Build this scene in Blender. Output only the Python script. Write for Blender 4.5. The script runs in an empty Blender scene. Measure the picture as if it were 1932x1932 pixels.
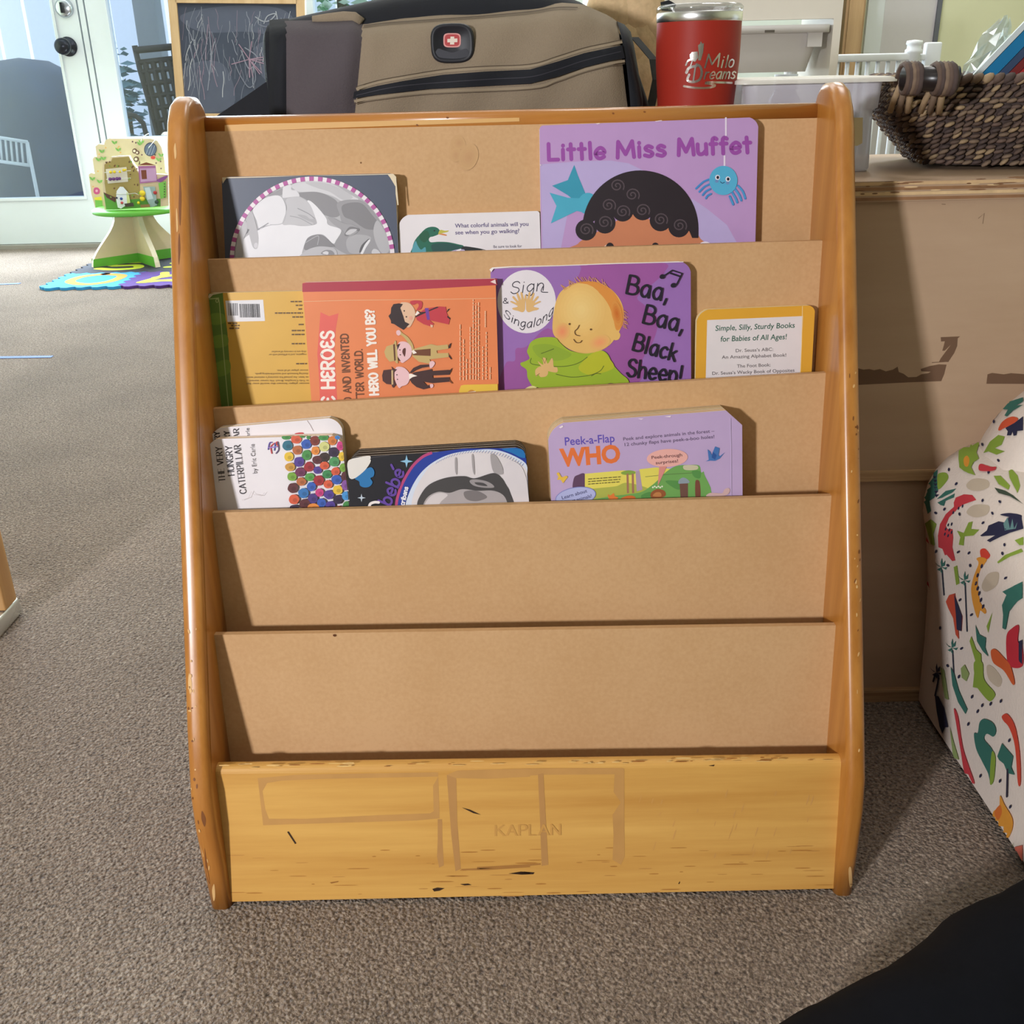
import bpy, bmesh, math, random
from math import sin, cos, tan, pi, radians, sqrt, atan2, hypot
from mathutils import Vector, Matrix
from mathutils.geometry import tessellate_polygon
from mathutils.bvhtree import BVHTree

random.seed(7)
SC = bpy.context.scene
COL = SC.collection

# ------------------------------------------------------------------ camera
F = 1932.0
EYE = Vector((0, 0, .781))
PITCH, ROLL, YAW = radians(23.4), .0225, radians(.05)
cf = Vector((-sin(YAW)*cos(PITCH), cos(YAW)*cos(PITCH), -sin(PITCH)))
_r0 = Vector((cos(YAW), sin(YAW), 0))
_u0 = _r0.cross(cf)
cr_ = _r0*cos(ROLL) - _u0*sin(ROLL)
cu_ = _u0*cos(ROLL) + _r0*sin(ROLL)
cd = bpy.data.cameras.new('camera')
cd.sensor_width = 36
cd.lens = 36
cd.clip_start = .02
cam = bpy.data.objects.new('camera', cd)
COL.objects.link(cam)
mw = Matrix((( cr_.x, cu_.x, -cf.x, EYE.x), (cr_.y, cu_.y, -cf.y, EYE.y), (cr_.z, cu_.z, -cf.z, EYE.z), (0, 0, 0, 1)))
cam.matrix_world = mw
SC.camera = cam

# ------------------------------------------------------------------ world, lights, exposure
w = bpy.data.worlds.new('sky')
SC.world = w
w.use_nodes = True
bg = w.node_tree.nodes['Background']
bg.inputs[0].default_value = (.80, .90, 1, 1)
bg.inputs[1].default_value = 1.7

def area(name, loc, aim, sx, sy, watts, col):
    d = bpy.data.lights.new(name, 'AREA')
    d.shape = 'RECTANGLE'
    d.size, d.size_y = sx, sy
    d.energy = watts
    d.color = col
    o = bpy.data.objects.new(name, d)
    COL.objects.link(o)
    o.location = loc
    o.rotation_euler = (Vector(aim)-Vector(loc)).to_track_quat('-Z', 'Y').to_euler()
    return o

area('lamp_key', (-1.35, -1.2, 1.06), (.0, 1.0, .40), .15, .15, 60, (.95, .96, 1))
area('back_fill_light', (-.3, 3.2, 2.40), (-.3, 3.2, 0), 1.6, 1.2, 18, (1, .98, .97))  # added overhead fill for the back of the room, no fixture there
area('shelf_fill_light', (.7, 1.9, 2.40), (.7, 1.9, 0), .6, .6, 11, (1, .98, .97))  # added fill to brighten the storage frame and tray, not a room lamp
area('corner_fill_light', (1.3, 4.1, 2.40), (1.3, 4.1, 0), .8, .8, 26, (1, .98, .94))  # added fill to lift the dim green wall in the right rear corner
area('front_fill_light', (-.6, -.3, 2.40), (-.6, -.3, 0), .9, .9, 3, (1, .94, .86))  # weak unseen fill added for ambient light in front of the rack
area('door_daylight', (-2.1, 5.20, 1.15), (-2.1, 0, 1.15), 1.7, 1.9, 160, (.73, .87, 1))
area('window_daylight', (-.4, 5.20, 1.5), (-.4, 0, 1.5), 1.2, 1.2, 30, (.84, .93, 1))

vs = SC.view_settings
vs.view_transform = 'Standard'
vs.look = 'None'
vs.exposure = 0
vs.gamma = 1
vs.use_curve_mapping = False
SC.cycles.max_bounces = 8
SC.cycles.transparent_max_bounces = 16

# ------------------------------------------------------------------ photo pixel -> place
def ray(x, y):
    return cf + cr_*((x-966)/F) + cu_*((966-y)/F)
def onY(x, y, Y):
    d = ray(x, y)
    return EYE + d*((Y-EYE.y)/d.y)
def onZ(x, y, Z=0):
    d = ray(x, y)
    return EYE + d*((Z-EYE.z)/d.z)
def onX(x, y, X):
    d = ray(x, y)
    return EYE + d*((X-EYE.x)/d.x)
def crop(x0, y0, k):
    return lambda pts: [(x0+u/k, y0+v/k) for u, v in pts]

# ------------------------------------------------------------------ materials
def lin(c):
    return tuple(((v/255)/12.92 if v/255 <= .04045 else ((v/255+.055)/1.055)**2.4) for v in c)
_mats = {}
def nt(m):
    m.use_nodes = True
    t = m.node_tree
    return t, t.nodes['Principled BSDF']
def mat(c, rough=.55, metal=0, var=.05, scale=40, spec=.4, bump=0):
    """a plain dyed or painted surface with a faint mottle"""
    key = (tuple(c), rough, metal, var, scale, spec, bump)
    if key in _mats:
        return _mats[key]
    m = bpy.data.materials.new('paint')
    t, b = nt(m)
    l = lin(c)
    b.inputs['Roughness'].default_value = rough
    b.inputs['Metallic'].default_value = metal
    b.inputs['Specular IOR Level'].default_value = spec
    m.diffuse_color = (*l, 1)
    if var or bump:
        tc = t.nodes.new('ShaderNodeTexCoord')
        n = t.nodes.new('ShaderNodeTexNoise')
        n.inputs['Scale'].default_value = scale
        n.inputs['Detail'].default_value = 3
        t.links.new(tc.outputs['Object'], n.inputs['Vector'])
        mx = t.nodes.new('ShaderNodeMix')
        mx.data_type = 'RGBA'
        mx.inputs[6].default_value = (*[v*(1-var) for v in l], 1)
        mx.inputs[7].default_value = (*[min(1, v*(1+var)) for v in l], 1)
        t.links.new(n.outputs['Fac'], mx.inputs[0])
        t.links.new(mx.outputs[2], b.inputs['Base Color'])
        if bump:
            bp = t.nodes.new('ShaderNodeBump')
            bp.inputs['Strength'].default_value = bump
            bp.inputs['Distance'].default_value = .002
            t.links.new(n.outputs['Fac'], bp.inputs['Height'])
            t.links.new(bp.outputs[0], b.inputs['Normal'])
    else:
        b.inputs['Base Color'].default_value = (*l, 1)
    _mats[key] = m
    return m
def wood(name, c1, c2, axis='X', scale=14, stretch=14, rough=.38, dark=None, coat=0, blotch=0):
    """grain noise stretched along one axis of the thing"""
    m = bpy.data.materials.new(name)
    t, b = nt(m)
    tc = t.nodes.new('ShaderNodeTexCoord')
    mp = t.nodes.new('ShaderNodeMapping')
    s = [scale*1.0]*3
    s['XYZ'.index(axis)] = scale/stretch
    mp.inputs['Scale'].default_value = s
    t.links.new(tc.outputs['Object'], mp.inputs[0])
    n = t.nodes.new('ShaderNodeTexNoise')
    n.inputs['Scale'].default_value = 3
    n.inputs['Detail'].default_value = 6
    n.inputs['Roughness'].default_value = .62
    t.links.new(mp.outputs[0], n.inputs['Vector'])
    r = t.nodes.new('ShaderNodeValToRGB')
    r.color_ramp.elements[0].position = .32
    r.color_ramp.elements[1].position = .70
    r.color_ramp.elements[0].color = (*lin(c1), 1)
    r.color_ramp.elements[1].color = (*lin(c2), 1)
    if dark:
        e = r.color_ramp.elements.new(.24)
        e.color = (*lin(dark), 1)
    t.links.new(n.outputs['Fac'], r.inputs[0])
    out = r.outputs[0]
    if blotch:
        n2 = t.nodes.new('ShaderNodeTexNoise')
        n2.inputs['Scale'].default_value = 6
        t.links.new(tc.outputs['Object'], n2.inputs['Vector'])
        mx = t.nodes.new('ShaderNodeMix')
        mx.data_type = 'RGBA'
        mx.blend_type = 'MULTIPLY'
        mx.inputs[0].default_value = blotch
        t.links.new(out, mx.inputs[6])
        t.links.new(n2.outputs['Fac'], mx.inputs[7])
        out = mx.outputs[2]
    t.links.new(out, b.inputs['Base Color'])
    b.inputs['Roughness'].default_value = rough
    b.inputs['Coat Weight'].default_value = coat
    b.inputs['Coat Roughness'].default_value = .2
    bp = t.nodes.new('ShaderNodeBump')
    bp.inputs['Strength'].default_value = .12
    bp.inputs['Distance'].default_value = .001
    t.links.new(n.outputs['Fac'], bp.inputs['Height'])
    t.links.new(bp.outputs[0], b.inputs['Normal'])
    return m
def glassy(name, tint=(1, 1, 1), gloss=.08, rough=.02):
    m = bpy.data.materials.new(name)
    m.use_nodes = True
    t = m.node_tree
    t.nodes.clear()
    o = t.nodes.new('ShaderNodeOutputMaterial')
    tr = t.nodes.new('ShaderNodeBsdfTransparent')
    tr.inputs[0].default_value = (*tint, 1)
    g = t.nodes.new('ShaderNodeBsdfGlossy')
    g.inputs['Roughness'].default_value = rough
    mx = t.nodes.new('ShaderNodeMixShader')
    mx.inputs[0].default_value = gloss
    t.links.new(tr.outputs[0], mx.inputs[1])
    t.links.new(g.outputs[0], mx.inputs[2])
    t.links.new(mx.outputs[0], o.inputs[0])
    return m

# ------------------------------------------------------------------ mesh builder
class MB:
    def __init__(s):
        s.v, s.f, s.m, s.sm, s.mats = [], [], [], [], []
    def mi(s, m):
        if m not in s.mats:
            s.mats.append(m)
        return s.mats.index(m)
    def add(s, vs, fs, m, smooth=False):
        b = len(s.v)
        s.v += [Vector(p) for p in vs]
        i = s.mi(m)
        for f in fs:
            s.f.append([b+k for k in f])
            s.m.append(i)
            s.sm.append(smooth)
        return s
    def box(s, lo, hi, m):
        x0, y0, z0 = lo
        x1, y1, z1 = hi
        return s.add([(x0,y0,z0),(x1,y0,z0),(x1,y1,z0),(x0,y1,z0),(x0,y0,z1),(x1,y0,z1),(x1,y1,z1),(x0,y1,z1)],
                     [(3,2,1,0),(4,5,6,7),(0,1,5,4),(1,2,6,5),(2,3,7,6),(3,0,4,7)], m)
    def rbox(s, lo, hi, r, m, seg=3):
        """box with rounded edges"""
        bm = bmesh.new()
        bmesh.ops.create_cube(bm, size=1)
        c = [(a+b)/2 for a, b in zip(lo, hi)]
        for v in bm.verts:
            v.co = Vector([c[k]+v.co[k]*(hi[k]-lo[k]) for k in range(3)])
        bmesh.ops.bevel(bm, geom=bm.edges[:], offset=r, segments=seg, affect='EDGES', profile=.5)
        return s.bm(bm, m, True)
    def bm(s, bm, m, smooth=False):
        bm.verts.index_update()
        s.add([v.co.copy() for v in bm.verts], [[v.index for v in f.verts] for f in bm.faces], m, smooth)
        bm.free()
        return s
    def prism(s, front, back, m, side=None, tri=True):
        """two matching outlines joined into a solid"""
        n = len(front)
        fs = [tuple(t) for t in tessellate_polygon([front])]
        s.add(front, fs, m)
        s.add(back, [t[::-1] for t in fs], side or m)
        s.add(list(front)+list(back), [(k, (k+1) % n, n+(k+1) % n, n+k) for k in range(n)], side or m)
        return s
    def tube(s, pts, r, m, n=8, closed=False, caps=True):
        pts = [Vector(p) for p in pts]
        rs = r if isinstance(r, (list, tuple)) else [r]*len(pts)
        L = len(pts)
        vs = []
        up = Vector((0, 0, 1))
        prev = None
        for k, p in enumerate(pts):
            a = pts[(k-1) % L] if (closed or k) else p
            b = pts[(k+1) % L] if (closed or k < L-1) else p
            t = (b-a).normalized()
            if prev is None:
                x = t.cross(up if abs(t.z) < .95 else Vector((1, 0, 0))).normalized()
            else:
                x = (prev - t*prev.dot(t)).normalized()
            prev = x
            y = t.cross(x)
            vs += [p+(x*cos(2*pi*j/n)+y*sin(2*pi*j/n))*rs[k] for j in range(n)]
        fs = []
        for k in range(L if closed else L-1):
            q = (k+1) % L
            fs += [(k*n+j, k*n+(j+1) % n, q*n+(j+1) % n, q*n+j) for j in range(n)]
        if caps and not closed:
            fs += [tuple(range(n))[::-1], tuple((L-1)*n+j for j in range(n))]
        return s.add(vs, fs, m, True)
    def lathe(s, prof, m, c=(0, 0, 0), n=32, smooth=True):
        vs, fs = [], []
        for r, z in prof:
            vs += [(c[0]+r*cos(2*pi*j/n), c[1]+r*sin(2*pi*j/n), c[2]+z) for j in range(n)]
        for k in range(len(prof)-1):
            fs += [(k*n+j, k*n+(j+1) % n, (k+1)*n+(j+1) % n, (k+1)*n+j) for j in range(n)]
        return s.add(vs, fs, m, smooth)
    def ball(s, c, r, m, sx=1, sy=1, sz=1, u=14, v=8, rot=None):
        vs, fs = [], []
        for i in range(v+1):
            a = pi*i/v
            for j in range(u):
                b = 2*pi*j/u
                p = Vector((r*sx*sin(a)*cos(b), r*sy*sin(a)*sin(b), r*sz*cos(a)))
                if rot:
                    p = rot @ p
                vs.append(Vector(c)+p)
        for i in range(v):
            fs += [(i*u+j, (i+1)*u+j, (i+1)*u+(j+1) % u, i*u+(j+1) % u) for j in range(u)]
        return s.add(vs, fs, m, True)
    def grid(s, rows, m, smooth=True, closed=False):
        nr, nc = len(rows), len(rows[0])
        fs = []
        for i in range(nr-1):
            for j in range(nc if closed else nc-1):
                k = (j+1) % nc
                fs.append((i*nc+j, i*nc+k, (i+1)*nc+k, (i+1)*nc+j))
        return s.add([p for r in rows for p in r], fs, m, smooth)
    def build(s, name, parent=None, origin=None, recalc=False, autosmooth=None, weld=False):
        me = bpy.data.meshes.new(name)
        o = Vector(origin) if origin is not None else Vector((0, 0, 0))
        me.from_pydata([tuple(p-o) for p in s.v], [], s.f)
        for m in s.mats:
            me.materials.append(m)
        me.polygons.foreach_set('material_index', s.m)
        me.polygons.foreach_set('use_smooth', s.sm)
        if recalc or weld:
            bm = bmesh.new()
            bm.from_mesh(me)
            if weld:
                bmesh.ops.remove_doubles(bm, verts=bm.verts[:], dist=1e-5)
            bmesh.ops.recalc_face_normals(bm, faces=bm.faces[:])
            bm.to_mesh(me)
            bm.free()
        me.update()
        ob = bpy.data.objects.new(name, me)
        COL.objects.link(ob)
        ob.location = o
        if parent:
            ob.parent = parent
            if origin is not None:
                ob.location = o - parent.location
            else:
                ob.location = -parent.location
        return ob
    def bvh(s):
        return BVHTree.FromPolygons([tuple(p) for p in s.v], s.f)

def thing(name, label, cat, loc=(0, 0, 0), group=None):
    o = bpy.data.objects.new(name, None)
    o.empty_display_size = .05
    COL.objects.link(o)
    o.location = loc
    return tag(o, label, cat, group)
def tag(o, label, cat, group=None):
    o['label'] = label
    o['category'] = cat
    if group:
        o['group'] = group
    return o
def struct(o):
    o['kind'] = 'structure'
    return o
def centre(mb):
    """base point of a mesh in the making"""
    xs = [p.x for p in mb.v]; ys = [p.y for p in mb.v]; zs = [p.z for p in mb.v]
    return ((min(xs)+max(xs))/2, (min(ys)+max(ys))/2, min(zs))

# ------------------------------------------------------------------ flat drawing on surfaces
def smooth_pts(P, closed=True, n=6):
    P = [Vector((a, b)) for a, b in P]
    L = len(P)
    out = []
    for k in range(L if closed else L-1):
        g = (lambda q: P[q % L]) if closed else (lambda q: P[max(0, min(L-1, q))])
        p0, p1, p2, p3 = g(k-1), g(k), g(k+1), g(k+2)
        for j in range(n):
            t = j/n
            q = .5*((2*p1)+(p2-p0)*t+(2*p0-5*p1+4*p2-p3)*t*t+(3*p1-p0-3*p2+p3)*t**3)
            out.append((q.x, q.y))
    if not closed:
        out.append((P[-1].x, P[-1].y))
    return out
def ell(cx, cy, rx, ry=None, rot=0, n=20, a0=0, a1=2*pi):
    ry = rx if ry is None else ry
    full = abs(a1-a0-2*pi) < 1e-6
    out = []
    for k in range(n if full else n+1):
        a = a0+(a1-a0)*k/n
        x, y = rx*cos(a), ry*sin(a)
        out.append((cx+x*cos(rot)-y*sin(rot), cy+x*sin(rot)+y*cos(rot)))
    return out

class Art:
    def soft(s, f, x, y, rx, ry, c0, c1, n=6, rot=0):
        """an airbrushed spot: c0 at its rim, c1 in its middle"""
        for k in range(n):
            t = k/(n-1)
            s.poly(f(ell(x, y, rx*(1-.82*t), ry*(1-.82*t), rot, 24)), tuple(round(a+(b-a)*t) for a, b in zip(c0, c1)))
    """draws coloured shapes, given in photo pixels, on to a surface of a mesh in the making"""
    def __init__(s, mb, surf, cut=None, rough=.45, step=.00002, var=.06):
        s.mb, s.surf, s.cut, s.rough, s.step, s.lay, s.var = mb, surf, cut, rough, step, 1, var
    def tris(s, tl, c, lay=None):
        L = s.lay if lay is None else lay
        m = c if isinstance(c, bpy.types.Material) else mat(c, s.rough, var=s.var)
        if s.cut:
            st, out = list(tl), []
            while st:
                t = st.pop()
                e = max(range(3), key=lambda k: hypot(t[k][0]-t[(k+1) % 3][0], t[k][1]-t[(k+1) % 3][1]))
                a, b, d = t[e], t[(e+1) % 3], t[(e+2) % 3]
                if hypot(a[0]-b[0], a[1]-b[1]) > s.cut:
                    q = ((a[0]+b[0])/2, (a[1]+b[1])/2)
                    st += [(a, q, d), (q, b, d)]
                else:
                    out.append(t)
            tl = out
        idx, vs, fs = {}, [], []
        def g(p):
            k = (round(p[0], 3), round(p[1], 3))
            if k not in idx:
                q = s.surf(p[0], p[1], L*s.step)
                if q is None:
                    idx[k] = None
                else:
                    idx[k] = len(vs)
                    vs.append(q)
            return idx[k]
        for t in tl:
            f = [g(p) for p in t]
            if None in f or len(set(f)) < 3:
                continue
            n = (vs[f[1]]-vs[f[0]]).cross(vs[f[2]]-vs[f[0]])
            if n.dot(EYE-vs[f[0]]) < 0:
                f = f[::-1]
            fs.append(f)
        if fs:
            s.mb.add(vs, fs, m, bool(s.cut))
    def poly(s, P, c, sm=False, lay=None):
        if sm:
            P = smooth_pts(P)
        tl = [tuple((P[i][0], P[i][1]) for i in t) for t in tessellate_polygon([[Vector((a, b, 0)) for a, b in P]])]
        s.tris(tl, c, lay)
        s.lay += 1
    def line(s, P, wd, c, sm=False, closed=False, nib=None, lay=None, cap=True):
        """pen stroke; nib=(thin) makes horizontal runs thinner"""
        if sm:
            P = smooth_pts(P, closed, 5)
        s.tris(stroke(P, wd, closed, nib, cap), c, lay)
        s.lay += 1
    def text(s, tx, p0, p1, h, c, bold=0, shear=0, lay=None):
        """type set along the base line p0 -> p1, capital height h"""
        tl, wdt = type2d(tx, bold, shear)
        dx, dy = p1[0]-p0[0], p1[1]-p0[1]
        L = hypot(dx, dy)
        ux, uy = dx/L, dy/L
        k = L/wdt
        hv = h/.73
        s.tris([tuple((p0[0]+ux*a*k+uy*b*hv, p0[1]+uy*a*k-ux*b*hv) for a, b in t) for t in tl], c, lay)
        s.lay += 1
    def pen(s, tx, p0, p1, h, wd, c, nib=None, serif=0, slant=0, lay=None, bow=0):
        """hand lettering along p0 -> p1"""
        dx, dy = p1[0]-p0[0], p1[1]-p0[1]
        L = hypot(dx, dy)
        ux, uy = dx/L, dy/L
        adv, items = 0, []
        for ch in tx:
            gw, st = GLYPH.get(ch, (.4, []))
            items.append((adv, st))
            adv += gw+.24
        adv -= .24
        k = L/(adv*1.0)
        tl = []
        for a, st in items:
            for smf, P in st:
                Q = [((a+x)*k+slant*y*h, y*h) for x, y in P]
                if smf:
                    Q = smooth_pts(Q, False, 5)
                if len(Q) == 1:
                    Q = [Q[0], (Q[0][0]+.01, Q[0][1])]
                tl.append(stroke(Q, wd, False, nib, not serif))
                if serif and not smf:
                    for e in (Q[0], Q[-1]):
                        tl.append(stroke([(e[0]-serif, e[1]), (e[0]+serif, e[1])], wd*.3, False, None, False))
        def mp(q):
            b = q[1]+bow*(4*(q[0]/L)*(1-q[0]/L))
            return (p0[0]+ux*q[0]+uy*b, p0[1]+uy*q[0]-ux*b)
        L0 = s.lay if lay is None else lay
        for i, g in enumerate(tl):
            s.tris([tuple(mp(q) for q in t) for t in g], c, L0+.3*i)
        s.lay += 1+.3*len(tl)
    def dashes(s, p0, p1, h, c, wl=6):
        """a line of print too small to read"""
        dx, dy = p1[0]-p0[0], p1[1]-p0[1]
        L = hypot(dx, dy)
        a = 0
        while a < L-1:
            b = min(L, a+random.uniform(.5, 1.6)*wl)
            s.tris(stroke([(p0[0]+dx*a/L, p0[1]+dy*a/L), (p0[0]+dx*b/L, p0[1]+dy*b/L)], h, False, None, False), c)
            a = b+wl*.28
        s.lay += 1

def stroke(P, wd, closed=False, nib=None, cap=True):
    L = len(P)
    if L < 2:
        return []
    N = []
    for k in range(L):
        a = P[(k-1) % L] if (closed or k) else P[k]
        b = P[(k+1) % L] if (closed or k < L-1) else P[k]
        dx, dy = b[0]-a[0], b[1]-a[1]
        l = hypot(dx, dy) or 1
        t = (dx/l, dy/l)
        wv = wd/2
        if nib:
            wv *= nib+(1-nib)*abs(t[1])
        if closed or 0 < k < L-1:
            q = P[(k+1) % L]
            l2 = hypot(q[0]-P[k][0], q[1]-P[k][1]) or 1
            cs = abs((q[0]-P[k][0])/l2*t[0]+(q[1]-P[k][1])/l2*t[1])
            wv /= max(.6, cs)
        N.append((-t[1]*wv, t[0]*wv))
    out = []
    for k in range(L if closed else L-1):
        q = (k+1) % L
        a, b = (P[k][0]+N[k][0], P[k][1]+N[k][1]), (P[k][0]-N[k][0], P[k][1]-N[k][1])
        c, d = (P[q][0]+N[q][0], P[q][1]+N[q][1]), (P[q][0]-N[q][0], P[q][1]-N[q][1])
        out += [(a, b, d), (a, d, c)]
    if cap and not closed:
        for p, q in ((P[0], P[1]), (P[-1], P[-2])):
            a = atan2(p[1]-q[1], p[0]-q[0])
            e = ell(p[0], p[1], wd/2, n=6, a0=a-pi/2, a1=a+pi/2)
            out += [(e[0], e[j], e[j+1]) for j in range(1, 6)]
    return out

_type = {}
def type2d(tx, bold=0, shear=0):
    key = (tx, bold, shear)
    if key not in _type:
        cu = bpy.data.curves.new('t', 'FONT')
        cu.body = tx
        cu.resolution_u = 3
        cu.offset = bold
        cu.shear = shear
        ob = bpy.data.objects.new('t', cu)
        COL.objects.link(ob)
        dg = bpy.context.evaluated_depsgraph_get()
        ev = ob.evaluated_get(dg)
        me = ev.to_mesh()
        me.calc_loop_triangles()
        v = [(q.co.x, q.co.y) for q in me.vertices]
        x0 = min(q[0] for q in v)
        x1 = max(q[0] for q in v)
        _type[key] = ([tuple((v[i][0]-x0, v[i][1]) for i in t.vertices) for t in me.loop_triangles], x1-x0)
        ev.to_mesh_clear()
        bpy.data.objects.remove(ob)
        bpy.data.curves.remove(cu)
    return _type[key]

# single-stroke alphabet: width, strokes (curved?, points)
GLYPH = {
 ' ': (.35, []),
 'Ɛ': (.55, [(1,[(.52,.86),(.36,1),(.12,.95),(.04,.76),(.16,.57),(.4,.53)]),(1,[(.4,.53),(.14,.48),(.0,.28),(.1,.05),(.34,0),(.55,.15)])]),
 'A': (.75, [(0,[(0,0),(.38,1)]),(0,[(.38,1),(.75,0)]),(0,[(.14,.33),(.62,.33)])]),
 'B': (.62, [(0,[(0,0),(0,1)]),(1,[(0,1),(.35,1),(.54,.88),(.54,.66),(.35,.54),(0,.53)]),(1,[(0,.53),(.4,.52),(.62,.4),(.62,.14),(.4,0),(0,0)])]),
 'C': (.7, [(1,[(.7,.8),(.55,.97),(.35,1),(.1,.82),(0,.5),(.1,.18),(.35,0),(.55,.03),(.7,.2)])]),
 'D': (.68, [(0,[(0,0),(0,1)]),(1,[(0,1),(.35,.99),(.62,.8),(.68,.5),(.62,.2),(.35,.01),(0,0)])]),
 'E': (.55, [(0,[(0,0),(0,1)]),(0,[(0,1),(.55,1)]),(0,[(0,.52),(.45,.52)]),(0,[(0,0),(.55,0)])]),
 'e': (.5, [(1,[(.02,.32),(.48,.34),(.46,.54),(.28,.66),(.08,.52),(0,.3),(.1,.06),(.28,0),(.48,.1)])]),
 'F': (.55, [(0,[(0,0),(0,1)]),(0,[(0,1),(.55,1)]),(0,[(0,.52),(.45,.52)])]),
 'G': (.72, [(1,[(.7,.82),(.55,.97),(.35,1),(.1,.82),(0,.5),(.1,.18),(.35,0),(.58,.05),(.7,.2)]),(0,[(.7,.0),(.7,.42)]),(0,[(.7,.42),(.45,.42)])]),
 'H': (.68, [(0,[(0,0),(0,1)]),(0,[(.68,0),(.68,1)]),(0,[(0,.5),(.68,.5)])]),
 'I': (.08, [(0,[(.04,0),(.04,1)])]),
 'K': (.66, [(0,[(0,0),(0,1)]),(0,[(.62,1),(.02,.45)]),(0,[(.2,.6),(.66,0)])]),
 'L': (.52, [(0,[(0,0),(0,1)]),(0,[(0,0),(.52,0)])]),
 'M': (.85, [(0,[(0,0),(.06,1)]),(0,[(.06,1),(.42,.2)]),(0,[(.42,.2),(.78,1)]),(0,[(.78,1),(.85,0)])]),
 'N': (.68, [(0,[(0,0),(0,1)]),(0,[(0,1),(.68,0)]),(0,[(.68,0),(.68,1)])]),
 'O': (.78, [(1,[(.39,1),(.12,.85),(0,.5),(.12,.15),(.39,0),(.66,.15),(.78,.5),(.66,.85),(.39,1)])]),
 'P': (.58, [(0,[(0,0),(0,1)]),(1,[(0,1),(.35,1),(.56,.88),(.56,.62),(.35,.48),(0,.48)])]),
 'R': (.64, [(0,[(0,0),(0,1)]),(1,[(0,1),(.35,1),(.56,.88),(.56,.64),(.35,.5),(0,.5)]),(0,[(.25,.5),(.64,0)])]),
 'S': (.58, [(1,[(.56,.84),(.42,.98),(.2,.98),(.05,.82),(.1,.62),(.3,.52),(.5,.42),(.58,.22),(.45,.03),(.2,0),(0,.16)])]),
 'T': (.66, [(0,[(.33,0),(.33,1)]),(0,[(0,1),(.66,1)])]),
 'U': (.66, [(1,[(0,1),(0,.4),(.08,.1),(.33,0),(.58,.1),(.66,.4),(.66,1)])]),
 'V': (.72, [(0,[(0,1),(.36,0)]),(0,[(.36,0),(.72,1)])]),
 'W': (1.0, [(0,[(0,1),(.25,0)]),(0,[(.25,0),(.5,.8)]),(0,[(.5,.8),(.75,0)]),(0,[(.75,0),(1,1)])]),
 'Y': (.7, [(0,[(0,1),(.35,.48)]),(0,[(.7,1),(.35,.48)]),(0,[(.35,.48),(.35,0)])]),
 'Z': (.6, [(0,[(0,1),(.6,1)]),(0,[(.6,1),(0,0)]),(0,[(0,0),(.6,0)])]),
 'a': (.52, [(1,[(.48,.55),(.3,.66),(.08,.52),(0,.28),(.1,.05),(.28,0),(.44,.18),(.49,.45)]),(0,[(.49,.64),(.52,0)])]),
 'b': (.5, [(0,[(0,1),(0,0)]),(1,[(0,.35),(.15,.6),(.35,.62),(.5,.42),(.46,.12),(.25,0),(0,.08)])]),
 'c': (.44, [(1,[(.44,.56),(.25,.66),(.05,.5),(0,.28),(.1,.05),(.28,0),(.44,.1)])]),
 'g': (.5, [(1,[(.46,.55),(.28,.66),(.06,.5),(.02,.28),(.12,.08),(.3,.06),(.46,.3)]),(1,[(.47,.64),(.5,.1),(.42,-.25),(.22,-.34),(.02,-.22)])]),
 'h': (.48, [(0,[(0,1),(0,0)]),(1,[(0,.36),(.15,.6),(.34,.62),(.46,.45),(.48,0)])]),
 'i': (.08, [(0,[(.04,.62),(.04,0)]),(0,[(.05,.86),(.05,.88)])]),
 'k': (.46, [(0,[(0,1),(0,0)]),(0,[(.4,.6),(.02,.28)]),(0,[(.14,.38),(.46,0)])]),
 'l': (.1, [(0,[(.04,1),(.06,0)])]),
 'm': (.72, [(0,[(0,.64),(0,0)]),(1,[(0,.4),(.12,.6),(.26,.6),(.34,.4),(.35,0)]),(1,[(.35,.4),(.46,.6),(.62,.6),(.7,.4),(.72,0)])]),
 'n': (.46, [(0,[(0,.64),(0,0)]),(1,[(0,.38),(.14,.6),(.32,.62),(.44,.44),(.46,0)])]),
 'o': (.5, [(1,[(.25,.65),(.06,.54),(0,.32),(.06,.1),(.25,0),(.44,.1),(.5,.32),(.44,.54),(.25,.65)])]),
 'p': (.5, [(0,[(0,.64),(0,-.36)]),(1,[(0,.38),(.15,.6),(.35,.62),(.5,.42),(.46,.12),(.25,0),(0,.1)])]),
 'r': (.34, [(0,[(0,.64),(0,0)]),(1,[(0,.36),(.12,.58),(.34,.62)])]),
 's': (.4, [(1,[(.38,.56),(.2,.65),(.05,.54),(.1,.4),(.3,.3),(.4,.14),(.25,0),(0,.08)])]),
 'u': (.48, [(1,[(0,.64),(0,.2),(.1,.02),(.28,.04),(.46,.24)]),(0,[(.47,.64),(.48,0)])]),
 'f': (.34, [(1,[(.36,.92),(.24,1),(.13,.88),(.13,.5)]),(0,[(.13,.55),(.13,0)]),(0,[(0,.62),(.34,.62)])]),
 't': (.36, [(0,[(.16,.95),(.18,0)]),(0,[(0,.62),(.36,.62)])]),
 ',': (.14, [(0,[(.1,.12),(.02,-.2)])]),
 '.': (.1, [(0,[(.04,.03),(.05,.03)])]),
 '!': (.1, [(0,[(.08,1),(.05,.3)]),(0,[(.04,.04),(.05,.04)])]),
 '?': (.5, [(1,[(0,.8),(.1,.97),(.3,1),(.48,.85),(.42,.62),(.24,.48),(.22,.28)]),(0,[(.22,.03),(.23,.03)])]),
 '&': (.6, [(1,[(.6,.3),(.4,.02),(.15,0),(0,.2),(.12,.45),(.4,.7),(.35,.95),(.18,.92),(.15,.72),(.35,.3),(.6,0)])]),
 "'": (.1, [(0,[(.06,1.05),(.03,.85)])]),
}

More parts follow.
